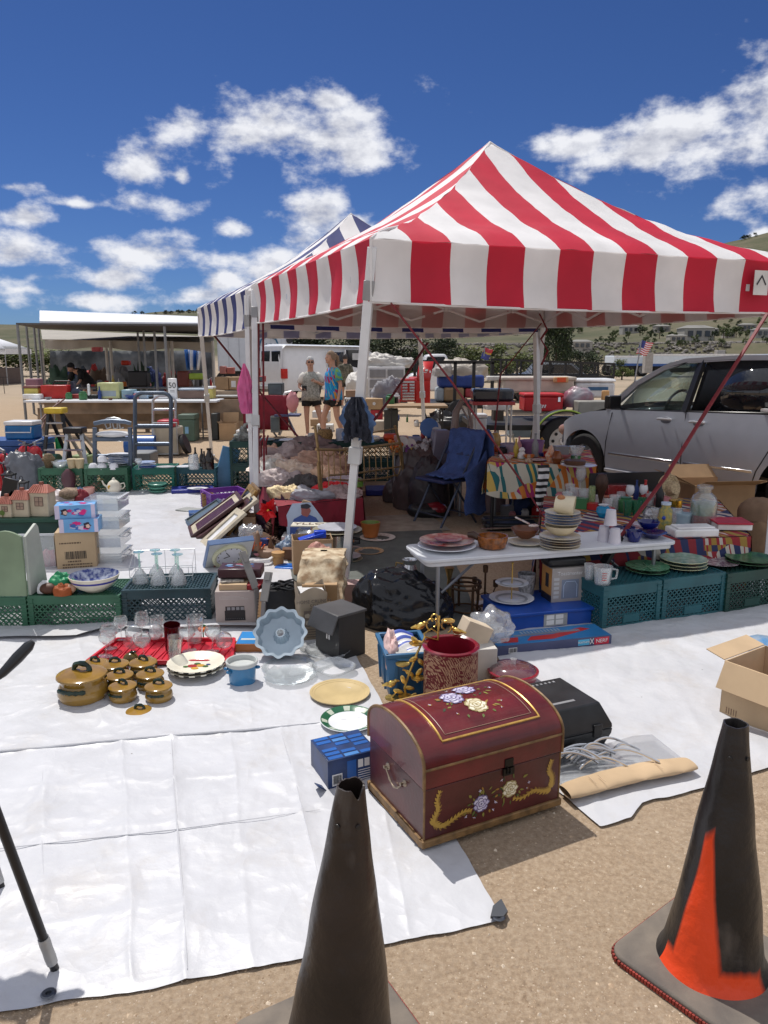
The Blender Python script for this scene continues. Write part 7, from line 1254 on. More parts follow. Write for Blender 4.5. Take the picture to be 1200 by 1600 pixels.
for i,(x,y,rx,ry,h,c_,lb)in enumerate(cl):cloth_pile('clothing',lb,'clothing',tuple(A(x,y,CZ)),(rx*1.1,ry*1.5),h*1.25,mat('cloth',tuple(min(.75,v*k+.03)for v,k in zip(c_,(1.7,1.45,1.25))),.85,var=.2,vs=9,bump=.3,bs=25),100+i*3,56,.72,sharp=2.9)['group']='clothes heaped on the maroon table'
gw2=mat('tan_gold_wire',(.36,.24,.11),.4,.5,var=.2,vs=20);YL,YR=7.0,8.2
def G3(x,y):return AY(x,y,lerp(YL,YR,(x-497)/136))
th=thing('wire_daybed_frame','tan gold wire daybed frame standing behind the near canopy leg','bed frame',G3(505,790));o=th.location
def GT(pts,r):return q.tube([G3(*p)-o for p in pts],r,6)
q=MB();GT([(492,665),(497,703),(501,750),(505,792)],.014);q.build('post',gw2,th);q=MB();GT([(497,722),(499,760),(503,780)],.014);q.build('post',gw2,th);q=MB();GT([(617,665),(627,700),(630,740),(634,778)],.015);q.build('post',gw2,th)
q=MB();GT([(494,702),(530,703),(580,698),(626,692)],.014);q.build('top_rail',gw2,th);q=MB();GT([(515,743),(560,739),(600,733),(626,729)],.009);GT([(517,749),(560,751),(600,747),(622,742)],.009);q.build('lower_rail',gw2,th);q=MB();GT([(562,679),(600,673),(620,669)],.008);q.build('back_rail',gw2,th)
for i in range(13):x=503+i*9.2;q=MB();GT([(x,702-(x-503)*.07),(x+2,742-(x-503)*.09),(x+1,760-(x-503)*.10)]if i % 2 else [(x,702-(x-503)*.07),(x+1,746-(x-503)*.09)],.0055);q.build('spindle',gw2,th)
for i in range(7):x=506+i*17;q=MB();GT([(x+8-8*cos(t_*pi/8),703-(x-503)*.07+10*sin(t_*pi/8))for t_ in range(9)],.005);q.build('scallop',gw2,th)
q=MB();GT([(620+6*cos(t_*pi/6),722+22*sin(t_*pi/6))for t_ in range(13)],.008);q.build('side_loop',gw2,th)
q=MB();c_=AY(557,650,4.93)
def jk(u,v):a_=2*pi*u;k=(.35+.65*sin(min(1,v*1.6)*pi/2));f_=1+.7*fb((cos(a_)*2,sin(a_)*2,v*1.2),1.9,3);return Vector((.088*k*cos(a_)*f_,.075*k*sin(a_)*f_,.12-.27*v+.02*sin(a_*3)*v))
q.grid(jk,50,24,closed=True,mi=lambda u,v:1 if .55<u<.95 else 0);tag(q.build('denim_jacket',[mat('denim',(.06,.11,.22),.9,var=.35,vs=14,bump=.4,bs=30),mat('dark_denim',(.015,.018,.03),.8)],None,c_,ang=60),'blue denim and black jacket hung on the near canopy leg','jacket')
pinkm=mat('pink_plastic',(.72,.16,.38),.4,var=.12,vs=9,transl=.25,bump=.3,bs=18);q=MB()
def pb(u,v):a_=2*pi*u;k=sin(v*pi*.86+.12)**.7*(.5+.55*v);f_=1+.6*fb((cos(a_)*1.3,sin(a_)*1.3,v*1.4),1.7,4);return Vector((.085*k*cos(a_)*f_+.015*v,.05*k*sin(a_)*f_,-.50*v))
q.grid(pb,40,30,closed=True);tag(q.build('pink_bag',pinkm,None,AY(381,568,7.85),ang=60),'bright pink plastic bag hanging from the left canopy leg','bag')
f=frame(361,763,392,763,727);crate('bottle green milk crate at the bottom of the stack left of the canopy leg',f,.40,CK,step=.06);f2=frame(361,763,392,763,727);f2.o.z=f2.h+.004;crate('bottle green milk crate on top of the stack left of the canopy leg',f2,.40,CK,step=.06);zst=2*f2.h
th=thing('dragon_ornament','grey carved figure on the stacked green crates behind the canopy leg','ornament',A(376,727,.0));th.location=f2.o+Vector((.15,.15,f2.h));q=MB();q.ell((0,0,.05),(.12,.1,.06),14,10,.3);q.ell((0,0,.12),(.05,.05,.06),10,8,.3);q.tube([(0,0,.12),(.03,0,.2),(.08,0,.22)],[.03,.02,.01],8);q.build('carved_figure',mat('grey_stone',(.25,.26,.24),.8,var=.4,vs=30),th)
q=MB();q.bar((0,0,0),(.14,.05,.5),.06,.22);tag(q.build('blue_book',mc((.08,.22,.38),.4),None,A(346,762)),'blue and white binder leaning left of the stacked crates','binder')
lt('dinner_plate','white plates lying in front of the stacked green crates','plate',352,770,44,PLATE,porc)
rowm=[(398,455),(456,510),(512,562),(564,618)];nmr=['first','second','third','fourth']
for i,(x0,x1)in enumerate(rowm):
 f=frame(x0,752,x1,751,722);crate('bottle green crate in the lower row behind the clothes, '+nmr[i]+' from the left',f,.4,CK,step=.06)
 f2=frame(x0,752,x1,751,722);f2.o.z=f2.h+.004;crate('bottle green crate in the upper row behind the clothes, '+nmr[i]+' from the left',f2,.4,CK if i!=1 else CK,step=.06);zr=2*f2.h+.004
Yr=A(500,752).y
for i,(x,w,h,m,lb,d)in enumerate(((415,30,.03,mc((.30,.35,.36)),'grey paper sheets on the upper green crates','paper'),(452,34,.02,wht,'white papers on the second upper green crate','paper'),(487,12,.10,mc((.50,.50,.48),.3),'white round jar on the upper green crates','jar'),(508,26,.15,mat('wicker3',(.33,.20,.08),.8,var=.5,vs=60),'small wicker basket on the upper green crates','basket'),(532,16,.16,mc((.55,.56,.62)),'white carton with blue mark on the upper green crates','box'),(578,36,.06,crm2,'white dish pile on the upper green crates behind the leg','dish'),(610,24,.09,mc((.60,.06,.01)),'bright orange tray at the right end of the upper crates','tray'),(548,14,.07,mc((.30,.20,.12)),'brown pot on the upper green crates','pot'))):
 p=AY(x,690,Yr+.2);W_=w/1200*Yr;q=MB();q.lathe([(0,0),(W_*.4,0),(W_*.5,h*.5),(W_*.42,h),(0,h*1.05)],n=14);tag(q.build(d+'_piece' if d=='paper' else d,m,None,Vector((p.x,p.y,zr+.002))),lb,d)
q=MB();q.b2((0,0,0),(.9,.35,.07));tag(q.build('blue_tray',mc((.02,.03,.22),.35),None,A(572,775),.05,bev=.01),'dark blue plastic tray on the sand below the gold rack','tray')
th=thing('folded_stand','maroon folded frame standing behind the left canopy leg','frame',A(418,770));q=MB();[q.tube([(-.12+.06*i,0,0),(-.12+.06*i,0,.62),(-.05+.04*i,0,.70)],.012,6)for i in range(3)];q.build('frame_tubes',strapm,th)
def ptable(label,x0,x1,y,z,d,m=None,lm=None):
 p,q_=A(x0,y,z),A(x1,y,z);w=(q_-p).length;th=thing('folding_table',label,'table',(p.x,p.y,0),atan2((q_-p).y,(q_-p).x));q=MB();q.b2((0,0,z-.04),(w,d,z));q.build('tabletop',m or tw,th,bev=.006)
 for x in (.08*w,.92*w):
  for y_ in (.06,d-.06):q=MB();q.tube([(x,y_,z-.04),(x,y_,0)],.016,6);q.build('leg',lm or gm_,th)
 return th
ptable('table of knick-knacks behind the brown garbage bags',608,716,706,.62,.6,mc((.20,.16,.12)))
kk=[('plastic_disc','large blue plastic lid standing upright on the knick-knack table',670,668,30,'disc',(.05,.14,.38)),('white_plate','white plate standing in front of the blue lid',676,670,26,'disc',(.5,.5,.52)),('white_plate','round white plate standing left of the blue lid',629,690,17,'disc',(.52,.50,.48)),('wicker_plate','second round white openwork plate beside it',641,694,18,'disc',(.50,.45,.42)),('silk_flowers','orange artificial flowers at the left of the knick-knack table',619,696,26,'blob',(.60,.16,.02)),('glass_cluster','cluster of clear glassware in the middle of the knick-knack table',662,702,30,'blob',(.40,.38,.40)),('glass_cluster','pale glass vases at the right of the knick-knack table',690,702,24,'blob',(.42,.39,.38)),('gold_figurine','small gold figurine between the flowers and the glassware',645,704,9,'blob',(.5,.33,.08)),('dark_figurine','dark reddish candle jars beside the blue lid',676,704,14,'blob',(.10,.06,.05)),('white_bow','white bow ornament right of the blue lid',690,678,18,'blob',(.5,.5,.5)),('red_blue_toys','red and blue small toys behind the brown garbage bag',637,708,16,'blob',(.18,.05,.22)),('picture_box','small box with white and blue label left of the blue lid',648,672,20,'box',(.35,.34,.45)),('pink_jar','pinkish jar with red lid at the back left of the table',626,680,22,'box',(.48,.26,.22))]
for i,(nm,lb,x,y,w,k,c_)in enumerate(kk):
 p=A(x,min(y+12,712),.625);p=A(x,706-(6 if y<690 else 0),.625);W_=S(w,x,706,.62);q=MB();zc=AY(x,y,p.y).z
 if k=='disc':q.lathe([(0,0),(W_*.5,0),(W_*.5,.012),(0,.02)],n=24,M=Matrix.Rotation(R(80),3,'X'),c=(0,0,zc-p.z))
 elif k=='box':q.b2((-W_/2,-.05,0),(W_/2,.05,W_*.9))
 else:
  rr=random.Random(i)
  for j in range(7):q.ell((rr.uniform(-.4,.4)*W_,rr.uniform(-.06,.06),rr.uniform(.03,.03+W_*.5)),(W_*rr.uniform(.08,.16),)*3,8,6,.2)
  q.lathe([(0,0),(W_*.3,0),(W_*.3,W_*.4),(0,W_*.4)],n=10)
 if k=='disc':q.b2((-.02,0,0),(.02,.03,max(.02,zc-p.z)))
 tag(q.build(nm,mc(c_,.35),None,p),lb,nm.split('_')[-1],'knick-knacks on the far table')
ptable('orange topped table behind the tropical print table',716,782,700,.72,.5,mc((.55,.10,.015),.4))
rr=random.Random(77)
for i,(x,lb,c_)in enumerate(((722,'white storage jar at the left of the orange table',(.5,.48,.46)),(736,'white lidded tub on the orange table',(.55,.52,.5)),(748,'clear glass bowl on the orange table',(.40,.36,.36)),(762,'pinkish glass jar on the orange table',(.42,.33,.30)),(774,'gold candle jar at the right end of the orange table',(.45,.30,.10)))):
 p=A(x,697,.725);q=MB();r=rr.uniform(.05,.09);q.lathe([(0,0),(r,0),(r*1.1,.04),(r*.9,.11),(r*.5,.14),(0,.14)],n=14);tag(q.build('storage_jar',mc(c_,.25),None,p),lb,'jar','jars on the orange table')
def hx(lb,name,cat,x0,x1,y,yt,d,m,z=0,top=None,rz=0,extra=None):
 f=frame(x0,y,x1,y,yt,z);th=ft(name,lb,cat,f);q=MB();q.b2((0,0,0),(f.w,d,f.h*(.82 if top else 1)));q.build('body',m,th,bev=min(.02,f.h*.15))
 if top:q=MB();q.b2((-.008,-.008,f.h*.82+.002),(f.w+.008,d+.008,f.h));q.build('lid',top,th,bev=.01)
 return th,f
blu=mc((.02,.06,.20),.4);alu=mc((.42,.44,.46),.35,.7);dsteel=mat('blue_grey_tube',(.10,.13,.18),.4,.4,var=.1)
th,f=hx('large dark blue storage tote at the left edge under the cooler','storage_tote','tote',-30,66,742,688,.5,blu,top=mc((.03,.09,.28),.4));
f3=F();zt_=f.h;p=f.o+Vector((S(38,10,742),.1,zt_+.002));th=thing('cooler','blue cooler with a white lid on the dark blue tote','cooler',p);q=MB();q.b2((0,0,0),(.40,.3,.19));q.build('body',mc((.01,.14,.36),.3),th,bev=.02);q=MB();q.b2((-.005,-.005,.192),(.405,.305,.25));q.build('lid',wht,th,bev=.015);q=MB();q.tube([(.02,-.01,.17),(.02,-.03,.1),(.38,-.03,.1),(.38,-.01,.17)],.008,6);q.build('handle',wht,th)
hx('beige and maroon flat box in front of the blue tote at the left edge','flat_case','case',-40,20,752,712,.2,mc((.30,.24,.18)),top=mc((.10,.12,.16)))
def aframe(label,apex,feetL,feetR,m,capm,name='step_ladder',w=.05):
 Pa=A(*feetL);Pb=A(*feetR);Ya=(Pa.y+Pb.y)/2;T=AY(*apex,Ya+.2);th=thing(name,label,'ladder',(T.x,T.y,0));o=th.location
 for foot,dy in ((Pa,0),(Pb,0),(Pa+Vector((.12,.75,0)),0),(Pb+Vector((.1,.75,0)),0)):q=MB();s2=-1 if foot.x<T.x else 1;q.bar(foot-o,T-o+Vector((s2*.09,0,0)),w,w*.5);q.build('rail',m,th,bev=.004)
 q=MB();[q.bar((Pa-o).lerp(T-o+Vector((-.09,0,0)),k),(Pb-o).lerp(T-o+Vector((.09,0,0)),k),.07,.02)for k in (.2,.42,.64,.84)];q.build('steps',alu,th);q=MB();q.box(T-o+Vector((0,.03,.03)),(.26,.2,.08));q.build('top_cap',capm,th,bev=.015);return th
aframe('black step ladder with a yellow top cap standing on the sand',(86,645),(66,745),(116,745),blk,mc((.62,.45,.04),.4))
aframe('short aluminium step stool with a black top in front of the ladder',(116,676),(96,752),(138,752),alu,blk)
q=MB();q.tube([AY(100,624,13),AY(78,640,12.5),AY(50,672,11.5),AY(24,706,10.5)],.014,6);q.tube([AY(92,626,13),AY(70,655,12.2),AY(58,690,11.2)],.012,6);tag(q.build('power_cord',mc((.12,.045,.03),.6),None),'dark red cords running from the table down to the blue tote','cord')
def hcyl(label,name,cat,x,y,r,L,m,rz=0,group=None):p=A(x,y);q=MB();q.cyl((-L/2,0,r),(L/2,0,r),r);return tag(q.build(name,m,None,p,rz,bev=.01),label,cat)
hcyl('dark green rolled hose reel on the sand between the ladder legs','hose_reel','reel',82,745,.16,.22,mc((.02,.10,.06),.4))
hx('pale green plastic box behind the step stool','plastic_box','box',112,142,738,712,.3,mc((.25,.32,.14)))
q=MB();q.lathe([(0,0),(.05,0),(.05,.15),(.02,.2),(.02,.26),(0,.26)],n=12);tag(q.build('spray_bottle',mc((.02,.30,.08),.3),None,A(82,740)+Vector((0,.3,.3))),'green spray bottle above the hose reel','bottle')
def tubes(label,name,cat,base,parts,group=None):
 o=A(*base);th=thing(name,label,cat,o,0,group)
 for (nm,m,pts,r)in parts:
  q=MB();q.tube([AY(x,y,o.y+dy)-o for x,y,dy in pts],r,8);q.build(nm,m,th)
 return th
tubes('grey blue metal garden bench frame with curled back and white cushion','bench_frame','bench',(176,766),[('post',dsteel,[(149,762,0),(148,700,0),(148,668,0)],.028),('post',dsteel,[(204,762,0),(204,700,0),(203,668,0)],.028),('top_rail',dsteel,[(147,662,0),(160,659,0),(176,658,0),(195,659,0),(205,662,0)],.026),('seat_rail',dsteel,[(148,686,0),(204,686,0)],.03),('seat_rail',dsteel,[(148,712,0),(204,712,0)],.02),
 ('back_arch',alu,[(160,659,.1),(168,654,.1),(178,653,.1),(188,655,.1),(192,660,.1)],.012),('back_curl',alu,[(164,662,.1),(167,670,.1),(173,668,.1),(172,660,.1)],.010),('back_curl',alu,[(176,660,.1),(178,670,.1),(184,669,.1),(183,660,.1)],.010),('back_curl',alu,[(186,660,.1),(188,670,.1),(193,668,.1)],.010)])
q=MB();q.ell((0,0,0),(.22,.12,.04),18,10);tag(q.build('cushion',wht,None,AY(177,678,A(176,766).y+.02)),'white oval cushion on the grey blue bench frame','cushion')
hx('dark fabric seat hanging inside the grey bench frame','garden_chair','seat',156,200,758,722,.3,mc((.03,.035,.05)))
def htruck(label,x0,x1,yt,yb,m,r,bars_y,arch=8):
 pr=[('side_tube',m,[(x0,yb,0),(x0,yt+arch,0),(x0+4,yt+3,0),(x0+10,yt,0),(x1-10,yt,0),(x1-4,yt+3,0),(x1,yt+arch,0),(x1,yb,0)],r)]+[('crossbar',m,[(x0,b_,0),(x1,b_,0)],r*1.05)for b_ in bars_y]
 return tubes(label,'hand_truck','hand truck',((x0+x1)/2,yb+2),pr)
th=htruck('large grey steel hand truck frame standing behind the white tarp',211,267,614,742,dsteel,.028,(666,694,730))
htruck('silver hand truck frame behind the grey one, holding the generator',239,274,618,706,alu,.022,(640,672))
th,f=hx('red and cream portable generator on a tube frame','generator','generator',243,279,712,668,.4,mc((.42,.38,.30),.5));q=MB();q.b2((.05,0,f.h),(f.w-.05,.35,f.h+.12));q.build('red_tank',mc((.50,.03,.05),.4),th,bev=.03);q=MB();q.lathe([(0,0),(.17,0),(.17,.07),(0,.07)],n=22,M=Matrix.Rotation(R(70),3,'Y'),c=(f.w+.06,.1,.17));q.build('wheel',blk,th);q=MB();q.tube([(0,-.02,.03),(f.w,-.02,.03),(f.w,-.02,f.h+.08),(0,-.02,f.h+.08)],.016,6,closed=True);q.build('tube_frame',alu,th)
hcyl('bright blue barrel lying behind the grey hand truck','barrel','barrel',222,712,.17,.5,mc((.02,.10,.36),.35))
hx('grey plastic crates stacked low behind the hand truck','plastic_crate','crate',203,236,742,708,.4,mc((.20,.21,.22)))
lt('coiled_hose','coiled orange brown hose lying behind the step stool','hose',152,757,34,[(.3,0),(.5,.1),(.5,.25),(.3,.35),(.2,.2),(.3,0)],mc((.33,.18,.05)),n=20)
th,f=hx('dark green plastic storage bin beside the generator','storage_bin','bin',280,305,690,648,.4,mc((.07,.12,.09),.4),top=mc((.09,.14,.11),.4));label_on(th,f.w*.4,f.w*.62,f.h*.3,f.h*.55,mc((.2,.4,.6)))
hx('tall black bin beside the canopy pole','storage_bin','bin',331,341,688,646,.3,mc((.03,.035,.035)))
cardbox('open brown cardboard box with paper on the sand beyond the crates',frame(343,688,368,688,662),.4,card,flaps=(('b',.2,70),('l',.2,50)))
hx('small white box left of the pink bag','carton','box',369,389,689,672,.3,wht)
grayroof=mat('dark_awning_mesh',(.10,.10,.105),.8,var=.1);beig=mat('beige_tent',(.46,.43,.38),.7,var=.06,vs=2,transl=.3);whr=mat('white_metal_roof',(.74,.75,.77),.4,var=.04)
th=thing('long_awning','long white-roofed market awning with dark underside on the left','awning',AY(27,507,19).xy.to_3d());o=Vector(th.location)
def quadslab(name,m,pts,t_=.04):
 q=MB();P=[AY(*p)-o for p in pts];q.add(P+[p+Vector((0,0,t_))for p in P],[(0,1,2,3),(7,6,5,4)]+[(i,(i+1) % 4,(i+1) % 4+4,i+4)for i in range(4)]);return q.build(name,m,th)
quadslab('awning_sheet',grayroof,[(25,507,19),(336,509.5,18),(336,523,26),(62,514,24)]);quadslab('white_roof',whr,[(62,505,19.2),(336,508,18.2),(336,498.5,20.2),(62,488,21.2)],.05)
for i,(x,yt,yb,Y)in enumerate(((27,507,640,19),(41,508,600,22),(53,511,602,23),(60,512,600,24),(224,515,608,22),(241,518,612,20),(257,510,618,18.3),(215,519,590,23))):q=MB();q.tube([AY(x,yt,Y)-o,Vector((AY(x,yt,Y)-o).xy.to_3d())],.035,6);q.build('pole',mc((.22,.23,.24),.4,.5),th)
th=thing('beige_tent','beige pop-up tent standing under the long awning','tent',AY(70,540,25).xy.to_3d());o=Vector(th.location)
quadslab('tent_roof',beig,[(66,531,24.5),(334,536,22.5),(334,527,26),(64,516,28)],.02)
q=MB();P0,P1=AY(70,531,24.5)-o,AY(334,535,22.5)-o
q.grid(lambda u,v:P0.lerp(P1,u)-Vector((0,.0+.05*sin(u*40),(.24+.05*sin(u*14))*v)),60,3);q.build('valance',beig,th)
for (x,Y)in ((64,24.5),(165,23.8),(172,23.6),(262,23),(268,22.8),(332,22.5)):q=MB();p=AY(x,533,Y)-o;q.tube([p,p.xy.to_3d()],.05,6);q.build('leg',mc((.50,.48,.44),.4),th)
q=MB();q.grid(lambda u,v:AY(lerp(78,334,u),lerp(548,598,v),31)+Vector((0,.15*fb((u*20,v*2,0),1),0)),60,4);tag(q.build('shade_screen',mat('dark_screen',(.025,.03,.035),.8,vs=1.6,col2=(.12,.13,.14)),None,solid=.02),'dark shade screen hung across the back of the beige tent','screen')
q=MB();q.grid(lambda u,v:AY(lerp(288,316,u)+8*v*(.5-u),lerp(546,578,v),29)+Vector((0,.2*sin(u*12),0)),24,4,mi=lambda u,v:int(u*8) % 2);tag(q.build('striped_cloth',[mc((.03,.14,.42)),mc((.5,.52,.55))],None,solid=.02),'blue and white striped cloth hanging at the back of the stall','cloth')
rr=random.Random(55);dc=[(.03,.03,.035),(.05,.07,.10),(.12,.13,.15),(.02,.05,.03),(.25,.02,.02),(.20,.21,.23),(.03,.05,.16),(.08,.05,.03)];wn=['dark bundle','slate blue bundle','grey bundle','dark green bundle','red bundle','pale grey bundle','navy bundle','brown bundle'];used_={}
spots_=['near the left post','left of the bending man','right of the bending man','in the middle of the stall','behind the middle posts','right of the middle posts','near the striped cloth','at the right end of the stall']
for i in range(16):
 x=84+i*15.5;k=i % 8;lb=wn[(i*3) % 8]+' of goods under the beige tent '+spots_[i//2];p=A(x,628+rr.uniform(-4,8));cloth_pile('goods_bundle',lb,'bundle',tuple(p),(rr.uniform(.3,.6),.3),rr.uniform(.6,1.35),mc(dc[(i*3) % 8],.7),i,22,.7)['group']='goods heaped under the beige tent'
for j,(x,y,w,c_,lb)in enumerate(((197,567,12,(.5,.03,.01),'red round lamp-like object hanging in the stall'),(152,545,14,(.55,.12,.16),'pink cloth hanging under the beige valance'),(92,588,18,(.02,.03,.30),'bright blue box under the beige tent'),(217,592,30,(.012,.012,.014),'black speaker box on the rear table of the stall'),(288,592,18,(.14,.03,.02),'dark red box on the rear table of the stall'),(308,588,22,(.30,.42,.05),'lime green tray on the rear table of the stall'))):
 Y=20 if j>2 else 26;q=MB();r=w/1200*Y/2;q.box((0,0,0),(2*r,.3,(.4 if j in (3,4)else .16 if j==5 else 2*r*.6)));tag(q.build('stall_item',mc(c_,.5),None,AY(x,y,Y if j>2 else 26),bev=.04),lb,['lamp','cloth','box','speaker','box','tray'][j])
boards=mat('weathered_boards',(.28,.21,.15),.85,var=.3,vs=3)
th=thing('bleacher','low wooden plank steps standing behind the white table on the left','steps',A(240,660));o=Vector(th.location)
for k,(z,y,y2)in enumerate(((.62,636,0),(.42,648,0),(.22,660,0),(.72,622,1))):
 p,p2=A(60 if k else 70,y,z),A(388,y-1,z);q=MB();q.bar(p-o,p2-o,.05 ,.28);q.build('plank',boards,th)
for x in (70,150,230,310,385):q=MB();a_=A(x,660,.2);q.bar((a_-o).xy.to_3d()+Vector((0,.5,.0)),(a_-o).xy.to_3d()+Vector((0,2.6,.6)),.08,.08);q.bar((a_-o).xy.to_3d(),(a_-o).xy.to_3d()+Vector((0,0,.2)),.08);q.build('support',boards,th)
lt1=ptable('long white folding table loaded with tools on the left',36,338,626,.76,.75);ptable('long grey table in the second row of the left stall',150,392,606,.80,.7,mc((.30,.31,.32)));ptable('pale grey table right of the canopy pole',336,396,618,.78,.7,mc((.48,.49,.48)),blk)
ptable('dark table in the back row at the left of the stall',60,200,606,.8,.7,mc((.16,.15,.14)))
def it(lb,name,x0,x1,yt,m,z=.765,yb=623,d=.3,top=None,cat=None,Y=None):return hx(lb,name,cat or name.replace('_',' '),x0,x1,yb,yt,d,m,z,top)
it('yellow and white carton at the left end of the white table','carton',38,60,603,mc((.55,.47,.12)),top=mc((.20,.08,.07)));it('white flat box under the yellow carton','carton',35,62,616,wht,d=.2,yb=624)
it('purple and white boxed item behind the yellow carton','carton',40,59,592,mc((.25,.12,.16)),z=.95,yb=606)
th,f=it('long red metal toolbox on the white table','toolbox',64,106,602,mat('toolbox_red',(.42,.02,.015),.35,var=.15));q=MB();q.tube([(.2,.15,f.h),(.25,.15,f.h+.08),(.55,.15,f.h+.08),(.6,.15,f.h)],.014,6);q.build('handle',blk,th)
q=MB();q.ell((0,0,.1),(.12,.1,.12),14,10,.2);q.b2((-.05,-.05,.15),(.02,.05,.34));tag(q.build('steam_iron',mc((.05,.06,.10),.35),None,A(117,622,.765)),'dark blue appliance standing right of the red toolbox','appliance');it('red and silver hand tool on the white table','hand_tool',112,132,616,mc((.30,.03,.03)),d=.2);it('white bottle behind the dark blue appliance','bottle',137,141,600,wht,d=.06)
for (x0,x1,yt,c_,lb)in ((153,187,598,(.50,.52,.25),'pale yellow clear case of fittings on the white table'),(190,208,609,(.26,.40,.46),'small pale blue plastic bin on the white table'),(209,233,612,(.30,.42,.55),'wider pale blue bin with white papers on the white table')):
 th,f=it(lb,'storage_case',x0,x1,yt,mc(c_,.3));label_on(th,f.w*.15,f.w*.85,f.h*.15,f.h*.5,mc((.30,.36,.40),.3))
it('black cable coil lying left of the pale yellow case','cable_coil',134,152,617,blk,d=.2)
th,f=it('white standing sign showing the number 50','number_sign',263,277,591,wht,d=.06,cat='sign');text_mesh('50',.16,'number',blk,th,(f.w*.5,-.004,f.h*.64),(pi/2,0,0));q=MB();[q.b2((f.w*.25,-.003,f.h*(.32+.07*i)),(f.w*.75,0,f.h*(.35+.07*i)))for i in range(2)];q.build('printed_lines',gry,th)
it('brown tray box with a pale blue cloth on top on the white table','tray_box',280,322,607,mc((.17,.11,.09)),top=mc((.40,.47,.56)));it('yellow and white bottle box at the right end of the white table','carton',322,333,604,mc((.5,.42,.12)),top=wht);it('white tray with papers left of the number sign','tray',240,262,617,wht,d=.2)
for i,(x0,x1,lb)in enumerate(((336,357,'left brown carton on the pale grey table'),(358,376,'middle brown carton with a white label on the pale grey table'))):
 th,f=it(lb,'carton',x0,x1,589,card,z=.785,yb=609,d=.4);
 if i:label_on(th,f.w*.2,f.w*.6,f.h*.2,f.h*.7,wht)
for i,(x0,x1,yt,c_,lb)in enumerate(((343,353,572,(.48,.20,.18),'pink tin on the rear shelf right of the canopy pole'),(354,366,574,(.42,.12,.10),'red tin beside the pink tin'))):it(lb,'tin',x0,x1,yt,mc(c_),z=1.05,yb=584,d=.2)
th=thing('white_tent','small white tent far off at the left edge','tent',AY(0,556,45).xy.to_3d());o=Vector(th.location);q=MB();zt0=AY(0,545,45).z;q.add([(-2.2,-1.4,zt0),(1.0,-1.4,zt0),(1.0,1.8,zt0),(-2.2,1.8,zt0),(-.6,.2,zt0+.75)],[(0,1,4),(1,2,4),(2,3,4),(3,0,4)]);[q.b2((-2.2,y,zt0-.3),(1.0,y+.02,zt0))for y in (-1.4,1.8)];q.b2((1.0,-1.4,zt0-.3),(1.02,1.8,zt0));q.build('tent_top',whr,th)
for x in (-2.15,.95):
 for y in (-1.35,1.75):q=MB();q.tube([(x,y,0),(x,y,zt0)],.03,6);q.build('leg',gm_,th)
q=MB();q.b2((-2,-1,0),(.7,1,.9));q.b2((-1.6,-1,.9),(-.3,.4,1.4));tag(q.build('crate_pile',mc((.10,.07,.06)),None,o),'dark goods piled under the small white tent','goods')
th=thing('metal_fence','low dark metal rail panel at the far left','fence',A(0,615));q=MB();[q.bar((-1+.3*i,0,0),(-1+.3*i,0,.7),.02)for i in range(5)];q.bar((-1,0,.7),(.4,0,.7),.025);q.bar((-1,0,.35),(.4,0,.35),.02);q.build('rail_panel',blk,th)
def wheel(parent,c,r,w,rim_m,side=-1,spokes=0,holes=0):
 M=Matrix.Rotation(R(90),3,'X');o=bpy.data.objects.new('wheel',None);C.objects.link(o);o.parent=parent;o.location=c
 q=MB();q.lathe([(r*.62,-w/2),(r*.9,-w/2),(r,-w*.38),(r,w*.38),(r*.9,w/2),(r*.62,w/2),(r*.62,-w/2)],n=36,M=M,cap=False);q.build('tyre',mat('tyre_rubber',(.02,.02,.021),.8)if 'tyre_rubber' not in bpy.data.materials else bpy.data.materials['tyre_rubber'],o)
 q=MB();s2=w/2*side*-1;q.lathe([(0,s2*.3),(r*.14,s2*.5),(r*.16,s2*.2),(r*.55,s2*.15),(r*.60,s2*.8),(r*.63,s2*.8),(r*.63,-s2*.5),(0,-s2*.5)],n=36,M=M)
 q.build('rim',rim_m,o)
 if spokes:
  q=MB()
  for k in range(spokes):a_=2*pi*k/spokes;q.bar((r*.12*cos(a_),side*w*.33,r*.12*sin(a_)),(r*.6*cos(a_),side*w*.38,r*.6*sin(a_)),r*.13,.03)
  q.build('spokes',rim_m,o)
 if holes:
  q=MB()
  for k in range(holes):a_=2*pi*k/holes;q.lathe([(0,0),(r*.07,0),(r*.07,.006),(0,.006)],n=10,M=M,c=(r*.42*cos(a_),side*w*.1-.004 if side<0 else w*.1+.01,r*.42*sin(a_)))
  q.build('rim_holes',blk,o)
 return o
def bodyside(th,nm,m,L,y0,s,sill,arches,top,bulge=.06,tz=None,nx=90,rows=12,x0=0.0):
 xs=sorted(set([x0+(L-x0)*i/nx for i in range(nx+1)]+[c+r*k for c,r,_ in arches for k in (-1,-.97,-.9,-.75,-.5,-.25,0,.25,.5,.75,.9,.97,1)]))
 def zb(x):
  z=sill
  for c,r,zc in arches:
   if abs(x-c)<=r:z=max(z,zc+sqrt(max(0,r*r-(x-c)**2)))
  return z
 vs=[];R_=rows
 for x in xs:
  a_,b_=zb(x),top(x);b_=max(b_,a_+.03)
  for j in range(R_+1):
   z=lerp(a_,b_,j/R_);y=y0+s*(bulge*((z-.62)/.5)**2*(1 if z>.62 else .6));ex=max(0,1-(x-x0)/.35)if x-x0<.35 else (max(0,1-(L-x)/.25)if L-x<.25 else 0);y+=s*.16*ex*ex
   vs.append((x,y,z))
 w=R_+1;q=MB();q.add(vs,[(i*w+j,(i+1)*w+j,(i+1)*w+j+1,i*w+j+1)for i in range(len(xs)-1)for j in range(R_)]);return q.build(nm,m,th,ang=50)
